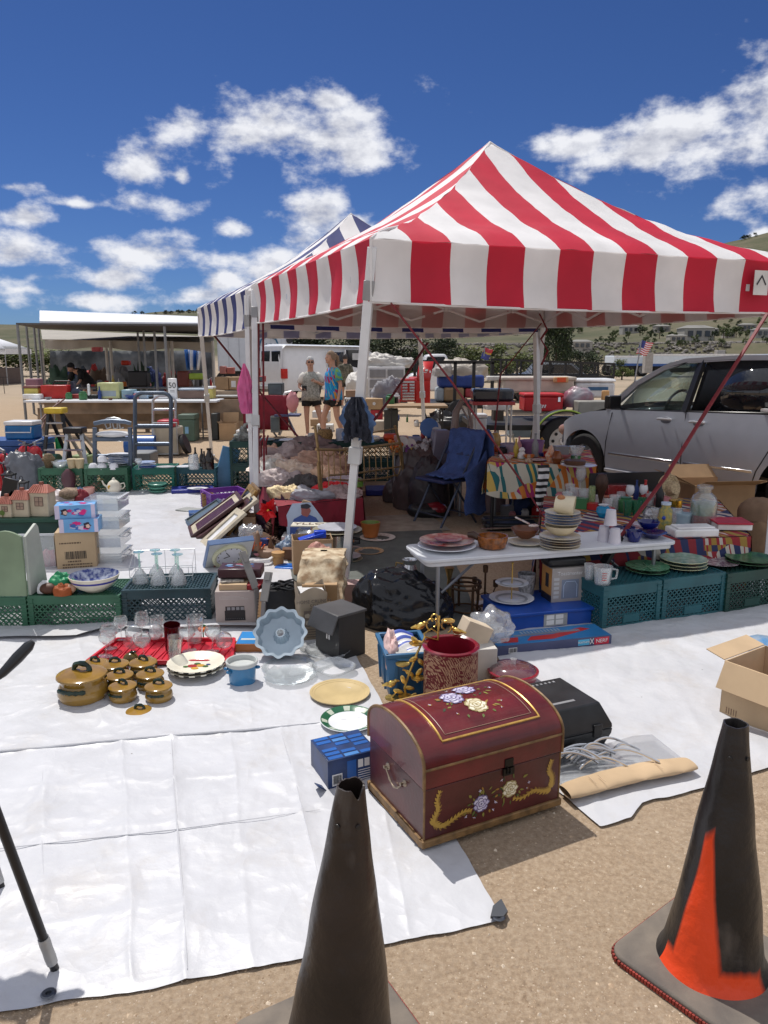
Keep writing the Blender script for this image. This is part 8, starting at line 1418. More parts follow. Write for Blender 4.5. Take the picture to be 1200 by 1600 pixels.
silver=mat('silver_blue_paint',(.37,.40,.46),.42,.25,var=.03,coat=.25);dglass=mat('dark_tinted_glass',(.012,.014,.018),.04,coat=.6);vblk=mc((.012,.012,.014),.35);cglass=glassy('window_glass',(.10,.14,.13),.08,.02,tint=(.78,.86,.83))
a_,b_=A(953,731,.30),A(1170,769,.30);u_=(b_-a_).normalized();xl=920
def sline(px,z):
 v=(px-600)/FOC;lo,hi=-6,8
 for _ in range(60):
  m_=(lo+hi)/2;p=a_+u_*m_;d_=p.y*PC_-(z-CH)*PS_;x_=p.x/d_
  if x_<v:lo=m_
  else:hi=m_
 return lo
sF=sline(909,.33)-.90;o=a_+u_*sF;L,Wd=4.78,1.86
th=thing('minivan','silver blue minivan parked beside the red striped canopy','minivan',(o.x,o.y,0),atan2(u_.y,u_.x));th.scale.z=1.03;fw,rw,wr=.90,3.78,.325
belt=[(.3,.55),(.36,.66),(.46,.76),(.72,.87),(1.0,.93),(1.35,.97),(3.6,1.05),(4.6,1.10),(4.78,1.08)]
arches=[(fw,.40,.30),(rw,.40,.30)]
for y0,s,nm in ((0,1,'body_side'),(Wd,-1,'body_side')):bodyside(th,nm,silver,L,y0,s,.23,arches,lambda x:interp(belt,x),.05,x0=.33)
q=MB();q.grid(lambda u,v:Vector((lerp(.33,1.25,u)+.12*(4*(v-.5)**2)*max(0,1-u*2),lerp(.05,Wd-.05,v),interp([(0,.50),(.06,.72),(.25,.82),(1,.99)],u)+.05*(1-4*(v-.5)**2))),16,12);q.build('hood',silver,th,ang=60)
q=MB();q.b2((.31,.18,.25),(.45,Wd-.18,.60));q.build('front_bumper',silver,th,bev=.04);q=MB();q.ell((.47,.12,.66),(.16,.07,.08),14,10);q.ell((.47,Wd-.12,.66),(.16,.07,.08),14,10);q.build('headlights',mc((.35,.20,.16),.1),th)
q=MB();q.grid(lambda u,v:Vector((L-.03-.12*max(0,u-.45),lerp(.06,Wd-.06,v),lerp(.25,1.45,u))),10,6);q.build('tailgate',silver,th)
rz_=1.60;inz=.22
def gh(x,z,side):
 k=(z-1.0)/(rz_-1.0);y=.05+(inz-.05)*max(0,k);return Vector((x,y if side==0 else Wd-y,z))
roofl=[(1.30,1.1),(1.6,1.33),(1.98,1.49),(2.3,1.56),(2.9,1.60),(3.8,1.61),(4.45,1.57),(4.62,1.50)]
q=MB();q.grid(lambda u,v:Vector((lerp(1.98,4.63,u),lerp(inz-.045,Wd-inz+.045,v),interp(roofl,lerp(1.98,4.63,u))+.045*(1-(2*v-1)**4)-.035)),40,16);q.build('roof',silver,th,ang=60)
for side in (0,1):
 q=MB();T=[(1.62,1.27),(1.98,1.46),(2.25,1.535),(2.9,1.57),(3.8,1.58),(4.45,1.545),(4.62,1.48)]
 for p,p2 in zip(T,T[1:]):q.bar(gh(*p,side),gh(*p2,side),.07,.05)
 q.build('roof_rail',silver,th)
 q=MB();P=[(1.26,.96),(1.64,1.29)];q.bar(gh(*P[0],side),gh(*P[1],side),.07,.06);q.build('front_pillar',silver if side==0 else vblk,th)
 for xb,xt,w_ in ((2.40,2.46,.10),(3.55,3.62,.09),(4.55,4.52,.16)):q=MB();q.bar(gh(xb,1.0,side),gh(xt,1.56 if xb<4 else 1.5,side),w_,.04);q.build('door_pillar',vblk,th)
 def pane(nm,m,P,off=.0):q=MB();q.add([gh(x,z,side)+Vector((0,(off if side==0 else -off),0))for x,z in P],[tuple(range(len(P)))]);return q.build(nm,m,th,solid=.006)
 pane('front_window',cglass,[(1.42,.98),(2.38,1.03),(2.42,1.54),(2.12,1.49),(1.90,1.41),(1.65,1.24)],.012);pane('sliding_door_window',dglass,[(2.48,1.03),(3.52,1.06),(3.58,1.555),(2.52,1.54)],.0);pane('rear_window',dglass,[(3.60,1.06),(4.5,1.11),(4.48,1.50),(3.68,1.555)],.0)
 pane('window_seal',vblk,[(1.30,.945),(4.55,1.085),(4.55,1.115),(1.30,.975)],-.018)
 y=-.004 if side==0 else Wd+.004
 q=MB();q.tube([gh(1.98,1.45,side)+Vector((0,-.02 if side==0 else .02,0)),gh(2.3,1.525,side)+Vector((0,-.02 if side==0 else .02,0)),gh(3.5,1.585,side)+Vector((0,-.02 if side==0 else .02,0))],.012,6);q.build('visor_strip',vblk,th)
for nm,pts in (('door_seam',[(2.44,.26),(2.44,.6),(2.44,1.02)]),('door_seam',[(1.28,.30),(1.30,.6),(1.36,.94)]),('door_seam',[(3.30,.30),(3.36,.5),(3.50,.75),(3.56,1.04)])):
 q=MB();q.tube([(x,.05*((z-.62)/.5)**2*(1 if z>.62 else .6)+.0,z)for x,z in pts],.007,6);q.build(nm,vblk,th)
q=MB();q.bar((1.35,.005,.46),(2.42,.005,.475),.02,.028);q.bar((2.47,.005,.475),(3.32,.005,.49),.02,.028);q.build('side_moulding',chrome,th,bev=.004);q=MB();q.bar((1.3,.006,.262),(3.3,.006,.275),.03,.04);q.build('sill_trim',mc((.50,.52,.56),.3,.5),th,bev=.008)
for x in (2.18,2.62):q=MB();q.ell((x,.022,.90),(.09,.012,.045),14,8);d_=q.build('handle_recess_shade',mc((.12,.13,.16),.4),th);q=MB();q.tube([(x-.10,-.004,.915),(x-.05,-.022,.92),(x+.06,-.022,.92),(x+.10,-.004,.915)],.014,8);q.build('door_handle',mc((.50,.52,.56),.25,.5),th)  # dark oval imitates the shade behind each door handle
q=MB();q.box((1.50,-.12,1.07),(.09,.19,.15));q.bar((1.50,.03,.99),(1.52,-.08,1.02),.06,.03);q.build('wing_mirror',vblk,th,bev=.03)
q=MB();q.grid(lambda u,v:Vector((interp([(0,1.12),(.5,1.52),(1,1.99)],u)-.10*(1-(2*v-1)**2),lerp(lerp(.12,.24,u),Wd-lerp(.12,.24,u),v),interp([(0,.98),(.5,1.30),(1,1.52)],u))),8,8);q.build('windscreen',cglass,th)
q=MB();q.b2((1.45,.12,.80),(1.78,Wd-.12,.99));q.build('dashboard',mc((.03,.03,.033),.6),th,bev=.03)
q=MB();q.tube([(1.93+.05*sin(t_*pi/10),.48+.19*cos(t_*pi/10),1.03+.18*sin(t_*pi/10))for t_ in range(20)],.016,8,closed=True);q.tube([(1.90,.48,1.03),(1.75,.48,.98)],.03,8);q.bar((1.93,.31,1.03),(1.93,.65,1.03),.03);q.build('steering_wheel',mc((.02,.02,.02),.5),th)
for y in (.25,1.15):q=MB();q.b2((2.25,y,.35),(2.75,y+.5,.62));q.b2((2.66,y,.6),(2.80,y+.5,1.12));q.b2((2.69,y+.13,1.14),(2.77,y+.37,1.3));q.build('seat',mc((.10,.10,.11),.8),th,bev=.04)
q=MB();q.b2((1.3,.08,.22),(4.6,Wd-.08,.30));q.build('floor_pan',vblk,th);q=MB();q.b2((2.85,.22,.3),(2.9,Wd-.22,1.5));q.build('rear_dark_sheet',vblk,th)  # black sheet stands in for the shaded rear of the cabin
for cx in (fw,rw):
 for y,sd_ in ((.12,-1),(Wd-.12,1)):wheel(th,(cx,y,.325),.325,.21,mc((.40,.42,.45),.3,.7),sd_,spokes=7)
 q=MB();q.cyl((cx,.16,.36),(cx,Wd-.16,.36),.39);q.build('wheel_well',vblk,th)
q=MB();q.b2((3.35,-.0,.985+.09),(3.5,.004+.06,1.10));q.build('paper_note',wht,th)
wv=mat('white_van_paint',(.66,.67,.69),.35,var=.03,coat=.3)
a_,b_=AY(443,630,28),AY(622,630,31);a_.z=b_.z=0;u_=(b_-a_).normalized();rz0=atan2(-u_.y,-u_.x);Lv_=5.5;p0=a_+u_*Lv_;Wv=1.95
nrm_=Vector((u_.y,-u_.x,0))
th=thing('cargo_van','white cargo van parked behind the two women with its side door open','van',tuple(p0-nrm_*Wv),rz0);topv=[(0,.75),(.1,.95),(.75,1.12),(1.0,1.2),(1.55,1.88),(1.9,1.98),(5.3,2.02),(5.42,1.9),(5.5,1.6)]
for y0,s in ((0,1),(Wv,-1)):bodyside(th,'body_side',wv,Lv_,y0,s,.35,[(.95,.42,.35),(4.25,.42,.35)],lambda x:interp(topv,x)-.06,.045,rows=16)
q=MB();q.grid(lambda u,v:Vector((lerp(1.5,5.42,u),lerp(.12,Wv-.12,v),interp(topv,lerp(1.5,5.42,u))+.06*(1-(2*v-1)**4)-.05)),30,14);q.build('roof',wv,th,ang=60)
q=MB();q.grid(lambda u,v:Vector((lerp(0,1.02,u),lerp(.1,Wv-.1,v),interp(topv,lerp(0,1.02,u))-.02)),12,6);q.b2((0,.15,.35),(.06,Wv-.15,.9));q.build('hood',wv,th);q=MB();q.add([(1.02,.16,1.18),(1.02,Wv-.16,1.18),(1.58,Wv-.24,1.86),(1.58,.24,1.86)],[(0,1,2,3)]);q.build('windscreen',dglass,th,solid=.01)
q=MB();q.grid(lambda u,v:Vector((Lv_-.02-.10*max(0,u-.5),lerp(.10,Wv-.10,v),lerp(.38,1.95,u))),10,6);q.build('rear_doors',wv,th)
for y in (.22,1.03):q=MB();q.b2((Lv_-.09,y,1.22),(Lv_-.035,y+.68,1.78));q.build('rear_window',dglass,th,bev=.02)
for y in (-.01,Wv-.14):q=MB();q.b2((Lv_-.20,y-(.0 if y<1 else -.0),.80),(Lv_+.01,y+.15,1.15));q.build('tail_light',mc((.45,.02,.015),.2),th,bev=.01)
q=MB();q.b2((Lv_-.02,.1,.38),(Lv_+.10,Wv-.1,.52));q.build('rear_bumper',mc((.35,.36,.37),.4),th,bev=.02)
yS=Wv-.03
q=MB();q.add([(1.55,yS,.5),(2.75,yS,.5),(2.75,yS-.10,1.82),(1.95,yS-.10,1.82),(1.55,yS-.03,1.3)],[(0,1,2,3,4)]);q.build('door_shade_sheet',mc((.012,.012,.014),.8),th,solid=.03)  # black sheet painted as the shaded interior behind the open door
q=MB();q.add([(2.85,yS+.005,1.18),(3.55,yS+.005,1.18),(3.55,yS-.075,1.74),(2.85,yS-.075,1.74)],[(0,1,2,3)]);q.build('side_window',dglass,th,solid=.02);q=MB();q.bar((2.78,yS+.02,.5),(2.78,yS-.06,1.82),.05,.04);q.bar((3.62,yS+.02,.45),(3.62,yS-.06,1.85),.012,.02);q.build('door_edge',wv,th)
q=MB();q.b2((2.0,yS+.0,1.45),(2.5,yS+.03,1.70));q.build('inner_panel',mc((.45,.46,.47)),th)
for cx in (.95,4.25):
 for y,sd_ in ((.12,-1),(Wv-.12,1)):wheel(th,(cx,y,.36),.36,.22,mc((.5,.5,.5),.4,.5),sd_)
p=AY(342,600,36);p.z=0;th=thing('box_truck','white box truck standing behind the cargo van','truck',p,R(6));w=(455-342)/1200*36;q=MB();q.b2((0,0,.9),(w,7,AY(342,518,36).z));q.build('cargo_box',mat('truck_box',(.50,.54,.60),.5,var=.04),th,bev=.03);q=MB();[q.b2((w*.0+w/7*i,-.02,.9),(w/7*i+.03,0,AY(342,518,36).z-.1))for i in range(8)];q.build('panel_ribs',mc((.40,.43,.48)),th)
q=MB();q.lathe([(.42,0),(.5,0),(.5,.01),(.42,.01),(.42,0)],n=8,M=Matrix.Rotation(R(90),3,'X'),c=(w*.69,-.03,2.02),cap=False);q.build('emblem_ring',mc((.03,.12,.22)),th);text_mesh('LUV',.34,'emblem_letters',mc((.03,.12,.22)),th,(w*.69,-.05,2.02),(pi/2,0,0));q=MB();q.lathe([(0,0),(.15,0),(.15,.03),(0,.03)],n=16,M=Matrix.Rotation(R(90),3,'X'),c=(w*.97,-.04,2.3));q.build('marker_lamp',blk,th)
q=MB();q.b2((.2,.3,.4),(w-.2,6.5,.88));q.build('chassis',vblk,th)
for y in (1.2,5.4):wheel(th,(.2,y,.45),.45,.25,mc((.4,.4,.4)),-1);wheel(th,(w-.2,y,.45),.45,.25,mc((.4,.4,.4)),1)
def carblob(lb,x0,x1,yb,yt,Y,m,name='parked_car'):
 a_=AY(x0,yb,Y);w=(x1-x0)/1200*Y;H=AY(x0,yt,Y).z;th=thing(name,lb,'car',(a_.x,a_.y,0));P=[(0,.35),(0,.75),(w*.08,.95),(w*.25,1.0),(w*.36,H*.98),(w*.5,H),(w*.72,H),(w*.88,1.0),(w,.9),(w,.35)];q=MB();q.prism(P,0,1.8,'y');q.build('body',m,th,bev=.08);q=MB();q.prism([(w*.28,1.02),(w*.38,H*.94),(w*.70,H*.94),(w*.83,1.02)],-.01,1.81,'y');q.build('side_windows',dglass,th)
 for x in (w*.18,w*.82):wheel(th,(x,.1,.34),.34,.22,mc((.4,.4,.4)),-1);wheel(th,(x,1.7,.34),.34,.22,mc((.4,.4,.4)),1)
carblob('white covered car parked behind the red tool cabinet',636,718,590,553,28,wv);carblob('grey pickup parked behind the black mesh trailer',800,928,590,566,27,mc((.12,.13,.14),.3))
def bxp(lb,name,cat,x0,x1,yb,yt,Y,d,m,top=None,bev=.02,rz=0,extra=None):
 a_=AY(x0,yb,Y);w=(x1-x0)/1200*Y;H=AY(x0,yt,Y).z-a_.z;th=thing(name,lb,cat,a_,rz);q=MB();q.b2((0,0,0),(w,d,H*(.8 if top else 1)));q.build('body',m,th,bev=min(bev,H*.2))
 if top:q=MB();q.b2((-.01,-.01,H*.8+.002),(w+.01,d+.01,H));q.build('lid',top,th,bev=min(bev,H*.1))
 return th,w,H
ptable('work table carrying the red tool chest',604,700,634,.74,.8,mc((.30,.20,.11)),blk)
redm=mat('tool_chest_red',(.42,.015,.012),.3,var=.1,coat=.2)
th,w,H=bxp('red tool chest with silver drawer handles on the work table','tool_chest','tool chest',627,649,628,592,15.3,.45,redm)
for i in range(7):q=MB();z=H*(.08+.125*i);[q.b2((w*x,-.02,z),(w*x2,0,z+.035))for x,x2 in (((.08,.92),)if i<3 or i==6 else ((.08,.42),(.58,.92)))];q.build('drawer_pull',chrome,th)
th,w,H=bxp('tall red tool cabinet right of the drawer chest','tool_cabinet','cabinet',649,672,633,594,15.3,.5,redm);q=MB();q.add([(w*.05,0,H),(w*1.0,0,H),(w*1.25,.3,H+.35),(w*.3,.3,H+.35)],[(0,1,2,3)]);q.build('open_lid',redm,th,solid=.03);q=MB();rr=random.Random(4);[q.b2((w*rr.uniform(.3,1.0),.10+.0*i,H+.05+.03*i),(w*rr.uniform(.35,1.05)+.04,.13,H+.09+.03*i))for i in range(7)];q.build('stickers',wht,th)
bk2=mc((.012,.012,.012),.5)
th=thing('utility_trailer','black railed utility trailer loaded with boxes and a blue tarp','trailer',AY(652,640,17.5).xy.to_3d());o=Vector(th.location);V=lambda x,y,dy=0:AY(x,y,17.5+dy)-o
q=MB();q.b2((0,0,.45),(V(770,640).x,2.0,.55));q.build('deck',bk2,th)
for dy in (0,2.0):
 q=MB();z=V(652,566).z;q.bar((0,dy,z),(V(770,640).x,dy,z),.07);q.build('top_rail',bk2,th)
 for x in (653,710,739,768):q=MB();xx=V(x,640).x;q.bar((xx,dy,.5),(xx,dy,z),.07);q.build('post',bk2,th)
for y in (.0,2.0):wheel(th,(V(720,640).x,y,.33),.33,.2,mc((.5,.5,.5)),-1 if y<1 else 1)
for i,(x0,x1,yb,yt,c_,lb,nm)in enumerate(((686,756,606,586,(.02,.05,.22),'dark blue tarp bundle on the railed trailer','tarp_bundle'),(693,725,628,605,(.30,.19,.10),'brown carton on the railed trailer','carton'),(682,694,628,606,(.30,.33,.35),'white and grey box left of the brown carton on the trailer','carton'),(727,742,622,607,(.35,.04,.05),'red item right of the brown carton on the trailer','carton'),(640,655,604,590,(.35,.02,.02),'round red can left of the tall red cabinet','can'))):bxp(lb,nm,nm.split('_')[0],x0,x1,yb,yt,18.2 if i<4 else 15.8,.8,mc(c_,.6),bev=.06)
cloth_pile('fabric_bundle','cream cloth bundle heaped on top of the railed trailer','bundle',tuple(AY(722,590,18.6)),(.62,.4),.42,mc((.36,.32,.27)),3,40,.5);cloth_pile('fabric_bundle','pale grey cloth bundle at the left of the railed trailer','bundle',tuple(AY(692,588,18.4)),(.28,.3),.30,mc((.33,.30,.28)),8,30,.5);cloth_pile('fabric_bundle','black bags heaped under the work table behind the vacuum','bundle',tuple(A(700,680)),(.6,.4),.45,blk,8,40,.7)
th=aframe('white step ladder standing behind the tropical print table',(772,594),(776,704),(806,700),mc((.60,.58,.54),.4),mc((.60,.58,.54),.4),w=.05)
th,w,H=bxp('dark hard suitcase lying on the red shelf by the white ladder','suitcase','suitcase',739,803,627,608,11.0,.4,mc((.015,.022,.035),.2,coat=.4),bev=.06)
a_=AY(739,632,10.95);th=thing('red_shelf','red board shelf on trestles holding the dark suitcase','shelf',(a_.x,a_.y,0));q=MB();q.b2((0,0,a_.z-.01),(.60,.45,a_.z+.035));q.build('board',mc((.42,.06,.06),.5),th)
for x in (.05,.55):
 for y in (.03,.42):q=MB();q.tube([(x,y,0),(x,y,a_.z-.01)],.015,6);q.build('leg',mc((.5,.48,.45)),th)
bxp('white plastic pail standing left of the white ladder','plastic_pail','pail',737,760,680,647,11.6,.25,mc((.52,.55,.58),.4),top=wht);bxp('dark brown box behind the white ladder legs','storage_box','box',771,787,662,640,12.5,.3,mc((.06,.045,.03)));cloth_pile('white_rag','white rag heap beside the pail','rag',tuple(AY(775,640,12)),(.2,.15),.14,mc((.5,.48,.46)),5,24,.5)
th=thing('boat_trailer','low trailer with a white spoked wheel and green edged mudguard','trailer',A(884,727));o=Vector(th.location);Yt=o.y;q=MB();q.b2((-1.4,.1,.52),(1.1,1.9,.60));q.build('deck',bk2,th)
cz=AY(881,692,Yt).z;wheel(th,(AY(881,692,Yt).x-o.x,.1,.36),.36,.22,mc((.62,.60,.58),.4),-1,holes=8);q=MB();n_=14
for k,(rr_,m_)in enumerate(((.46,bk2),(.475,mc((.30,.45,.06),.5)))):
 q=MB();q.grid(lambda u,v:Vector(((AY(881,692,Yt).x-o.x)+rr_*cos(pi*(1-u)),-.06+.30*v if k==0 else -.075+.015*v,.36+rr_*sin(pi*(1-u)))),24,2);q.build('mudguard' if k==0 else 'mudguard_edge',m_,th,solid=.02)
tub=mc((.50,.44,.37),.5)
th,w,H=bxp('long beige plastic tub lying on the trailer behind the far canopy leg','plastic_tub','tub',786,896,614,590,13.5,.7,tub,bev=.04);q=MB();q.b2((-.03,-.03,H-.05),(w+.03,.73,H+.01));q.build('rim',tub,th,bev=.02)
th,w,H=bxp('orange latch plate on the beige tub','orange_box','box',866,888,598,589,13.35,.1,mc((.50,.30,.14)));q=MB();q.b2((w*.2,-.01,H*.1),(w*.8,0,H*.9));q.build('orange_panel',mc((.60,.09,.02)),th)
th,w,H=bxp('red cooler with white emblem on the low trailer','cooler','cooler',819,879,643,615,12.6,.5,mc((.50,.015,.02),.4),top=mc((.52,.02,.025),.35));q=MB();[q.tube([(w*(.40+.06*i),-.005,H*.2),(w*(.43+.06*i),-.005,H*.38)],.012,5)for i in range(3)];q.build('white_emblem',wht,th);q=MB();q.b2((w*.86,-.015,H*.55),(w*.92,0,H*.8));q.build('latch',chrome,th)
th,w,H=bxp('white marine cooler with blue lettering behind the minivan hood','cooler','cooler',898,960,622,592,13.6,.6,mc((.60,.61,.62),.4),top=wht,bev=.04);q=MB();q.b2((w*.32,-.006,H*.40),(w*.82,0,H*.58));q.build('blue_badge',mc((.04,.12,.24),.4),th)
cloth_pile('motor_bag','grey engine cover with a maroon stripe below the white cooler','bag',tuple(AY(903,636,12.8)),(.27,.2),.33,mat('grey_maroon',(.30,.32,.35),.4,vs=3,col2=(.22,.03,.06)),4,36,.25)
bxp('grey wooden box behind the minivan headlight','wooden_box','box',903,953,652,627,12.3,.4,mc((.27,.26,.23)));bxp('small tan handled tool right of the grey engine cover','hand_tool','tool',940,952,626,610,12.8,.05,mc((.55,.30,.12)));bxp('blue green boards lying on the grass behind the far canopy leg','boards','boards',795,830,684,662,14,.3,mc((.20,.26,.30)),top=mc((.18,.34,.06)))
th=thing('mesh_trailer','black mesh-sided trailer parked in the background','trailer',AY(782,600,22).xy.to_3d());o=Vector(th.location);x1_=(956-782)/1200*22;zt_=AY(782,562,22).z;zb_=AY(782,590,22).z
for y in (0,2.0):
 q=MB();q.bar((0,y,zt_),(x1_,y,zt_-.12),.06);q.bar((0,y,zb_),(x1_,y,zb_),.10);q.build('side_rail',bk2,th);q=MB();diag(q,lambda u,v:Vector((u,y,zb_+v)),x1_,zt_-zb_-.1,.12,.004,Vector((0,1,0)));q.build('mesh_panel',bk2,th,flat=True)
 for i in range(8):q=MB();x=x1_*i/7;q.bar((x,y,zb_),(x,y,zt_-.12*i/7),.05);q.build('post',bk2,th)
q=MB();q.b2((0,0,zb_-.1),(x1_,2,zb_-.03));q.build('deck',bk2,th);wheel(th,(x1_*.5,.1,.38),.38,.2,mc((.3,.3,.3)),-1);wheel(th,(x1_*.5,1.9,.38),.38,.2,mc((.3,.3,.3)),1)
cov=mat('white_cover_sheet',(.52,.50,.47),.6,var=.06,bump=.3,bs=3)
cloth_pile('covered_heap','large white sheet covering a heap behind the woman in blue','covered heap',tuple(A(568,640)+Vector((.2,0,0))),(.75,.6),1.45,cov,6,60,.22,sharp=2)
cloth_pile('covered_heap','white folded sheets on top of the white shelving','sheet',tuple(AY(605,575,22)),(.75,.4),.38,mc((.45,.43,.40)),16,50,.5)
th,w,H=bxp('white shelving units stacked behind the near canopy leg','shelf_unit','shelf',575,632,626,573,21.5,.6,mc((.55,.55,.56),.5),bev=.02);q=MB();[q.b2((w*(.05+.48*i),-.02,H*(.08+.3*j)),(w*(.48+.48*i),0,H*(.32+.3*j)))for i in range(2)for j in range(3)];q.build('shelf_shade_panels',mc((.20,.20,.21)),th)  # darker panels on the front imitate shade inside the shelves
cloth_pile('duvet_bundle','grey bedding bundle left of the red tool chest','bedding',tuple(AY(608,632,16)),(.36,.3),.5,mat('bedding',(.17,.17,.20),.8,vs=3,col2=(.30,.29,.30)),22,40,.5)
for i,(x0,x1,yb,yt,Y,c_,lb)in enumerate(((571,598,640,623,15.5,(.42,.28,.15),'wooden produce box on top of the red carton'),(579,598,656,641,15.5,(.42,.03,.04),'red carton under the wooden produce box'),(538,552,632,622,17,(.50,.50,.50),'white carton with dark print behind the woman in blue'),(540,560,624,610,17.2,(.25,.15,.09),'open brown carton on the white carton'),(545,560,668,646,15.5,(.28,.18,.11),'brown carton behind the denim jacket'),(582,600,676,658,15,(.50,.44,.36),'large beige carton beside the jacket'),(488,515,660,643,18,(.60,.60,.60),'white paper heap behind the two women'),(485,510,666,655,17.5,(.36,.24,.14),'brown carton under the white paper heap'),(495,520,680,664,16.8,(.55,.55,.53),'white box with black pattern at the women\'s feet'),(419,441,618,599,17.5,(.05,.06,.07),'old dark screen monitor left of the woman in grey'),(402,412,597,588,19,(.30,.03,.03),'dark red box left of the monitor'),(600,622,690,640,14.4,(.05,.055,.05),'dark green cabinet under the work table'),(423,437,676,650,15.5,(.20,.22,.22),'grey plastic stool below the monitor'))):
 th,w,H=bxp(lb,'carton' if 'monitor' not in lb else 'monitor','box' if 'monitor' not in lb else 'monitor',x0,x1,yb,yt,Y,.4,mc(c_,.6),bev=.01)
 if 'pattern' in lb or 'dark print' in lb:q=MB();rr=random.Random(i);[q.b2((w*(.1+.11*k),-.003,H*rr.uniform(.15,.3)),(w*(.17+.11*k),0,H*rr.uniform(.5,.85)))for k in range(7)];q.build('printed_pattern',blk,th)
 if 'red carton' in lb:q=MB();disc(lambda u,v,o:Vector((u,-o,v)),q,(w*.5,H*.55),H*.15,.003,0);q.build('printed_mark',wht,th)
 if 'monitor' in lb:q=MB();q.b2((w*.08,-.01,H*.12),(w*.92,0,H*.9));q.build('screen',mc((.08,.11,.13),.1),th)
tubes('folding chair with a white round back beside the woman in grey','folding_chair','chair',(452,682),[('leg',alu,[(436,680,0),(450,650,.1),(462,640,.2)],.03),('leg',alu,[(462,680,0),(448,650,.1),(440,640,.2)],.03),('back_frame',wht,[(441,650,.2),(441,625,.3),(446,614,.3),(455,612,.3),(462,620,.3),(462,650,.2)],.03)])
q=MB();q.b2((-.25,-.2,0),(.25,.2,.04));tag(q.build('blue_pad',mc((.05,.06,.14)),None,AY(450,650,15.6)),'dark blue seat pad on the folding chair beside the woman','seat pad')
tubes('maroon folding camp chair behind the left canopy leg','camp_chair','chair',(416,682),[('leg',gm_,[(400,682,0),(432,640,.2)],.02),('leg',gm_,[(432,682,0),(402,640,.2)],.02)]);q=MB();q.grid(lambda u,v:Vector((-.45+.9*u,.15*sin(u*pi),.15+.7*v)),10,6);tag(q.build('maroon_fabric',mar,None,A(416,684),solid=.02),'maroon fabric sheet of the camp chair behind the canopy leg','fabric')
q=MB();q.ell((0,0,0),(.12,.10,.20),16,12,.1);tag(q.build('pink_handbag',mc((.52,.22,.24)),None,AY(457,628,15.2)),'pink bag hanging beside the woman in grey','bag')
def flag(lb,base,top,Y,w,h,kind):
 b0,t0=AY(*base,Y),AY(*top,Y);th=thing('flag',lb,'flag',(b0.x,b0.y,b0.z));o=Vector(th.location);q=MB();q.tube([(0,0,-b0.z),(0,0,0),t0-o],.018,6);q.build('flagpole',gm_,th);q=MB()
 mi=(lambda u,v:2 if (u<.42 and v<.54)else int(v*13) % 2)if kind else (lambda u,v:0 if v<.35 else (3 if v<.5 and u>.3 else 2))
 q.grid(lambda u,v:(t0-o)+Vector((w*u*(.9-.1*v)-.1*v,.12*sin(u*6+v*2)*w,-h*v-.35*h*u*u*.6+.05*sin(u*8)*w)),26,26,mi=mi);q.build('flag_cloth',[mc((.45,.04,.06)),mc((.62,.60,.62)),mc((.04,.05,.22)),mc((.5,.3,.05))],th,solid=.01,ang=60)
flag('striped red and white flag with a navy corner on a thin pole',(990,607),(1002,533),20,.34,.32,1);flag('small red and blue flag on a pole behind the trailer',(755,590),(757,544),21,.26,.28,0)
def TP_(px,py,far=700):
 d=ray(px,py);r=8.0
 while r<far:
  t_=r/sqrt(d.x**2+d.y**2);p=Vector((0,0,CH))+d*t_
  if p.z<terr(p.x,p.y):return Vector((p.x,p.y,terr(p.x,p.y)))
  r+=1.0 if r<120 else 3
 return None
trl=mat('trailer_white',(.60,.66,.72),.45,var=.05)
def semi(lb,x0,x1,yt,yb,Y,txt=None):
 a_,b_=AY(x0,yb,Y),AY(x1,yb,Y);a_.z=terr(a_.x,a_.y);w=(b_-a_).x;H=AY(x0,yt,Y).z;th=thing('semi_trailer',lb,'trailer',a_,0,'semi trailers in the valley');z0=H-a_.z-2.6 if H-a_.z>3.4 else .8;q=MB();q.b2((0,0,z0),(w,2.5,H-a_.z));q.build('trailer_box',trl,th,bev=.05);q=MB();q.b2((0,-.02,z0),(w,0,z0+.18));q.build('blue_stripe',mc((.04,.10,.30)),th);q=MB();q.b2((0,-.03,H-a_.z-.12),(w,.0,H-a_.z));q.build('top_trim',wht,th)
 q=MB();q.b2((w*.05,.3,.35),(w*.95,2.2,z0-.02));q.build('chassis',vblk,th)
 for x in (w*.1,w*.9):wheel(th,(x,.2,.5),.5,.3,gm_,-1);wheel(th,(x,2.3,.5),.5,.3,gm_,1)
 return th,w,H-a_.z
semi('white semi trailer with a blue stripe left of the flag',958,1009,556,584,60);th,w,H=semi('long white semi trailer lettered ONE behind the minivan roof',1018,1260,553,584,58)
q=MB();q.b2((1.65,-.06,H-1.0),(2.75,-.03,H-.42));q.build('logo_plate',wht,th);text_mesh('ONE',.50,'logo_letters',mc((.10,.14,.20)),th,(2.15,-.08,H-.70),(pi/2,0,0));q=MB();q.add([(2.75,-.04,H-.5),(3.25,-.04,H-.5),(3.05,-.04,H-.95),(2.75,-.04,H-.85)],[(0,1,2,3)]);q.build('logo_swoosh',mc((.04,.16,.42)),th)
for i,(x,y,h)in enumerate(((1013,583,32),(1125,575,28))):bxp(('grey concrete pillar between the two white trailers','grey concrete pillar behind the long white trailer')[i],'concrete_pillar','pillar',x-6,x+6,y,y-h,56 if i==0 else 62,.6,mc((.33,.31,.29),.8))
bxp('low tan building with flat roof beyond the mesh trailer','low_building','building',908,952,572,553,75,6,mc((.30,.26,.21),.8),top=mc((.20,.16,.14)));bxp('dark red roofed shed beyond the mesh trailer','low_building','building',876,918,566,556,82,6,mc((.30,.25,.2),.8),top=mc((.20,.09,.07)))
q=MB();q.b2((0,0,0),(20,1,.9));tag(q.build('retaining_wall',mat('dark_wall',(.085,.07,.06),.9,var=.3,vs=.6),None,AY(962,549,88)),'long dark retaining wall below the hillside houses','wall')
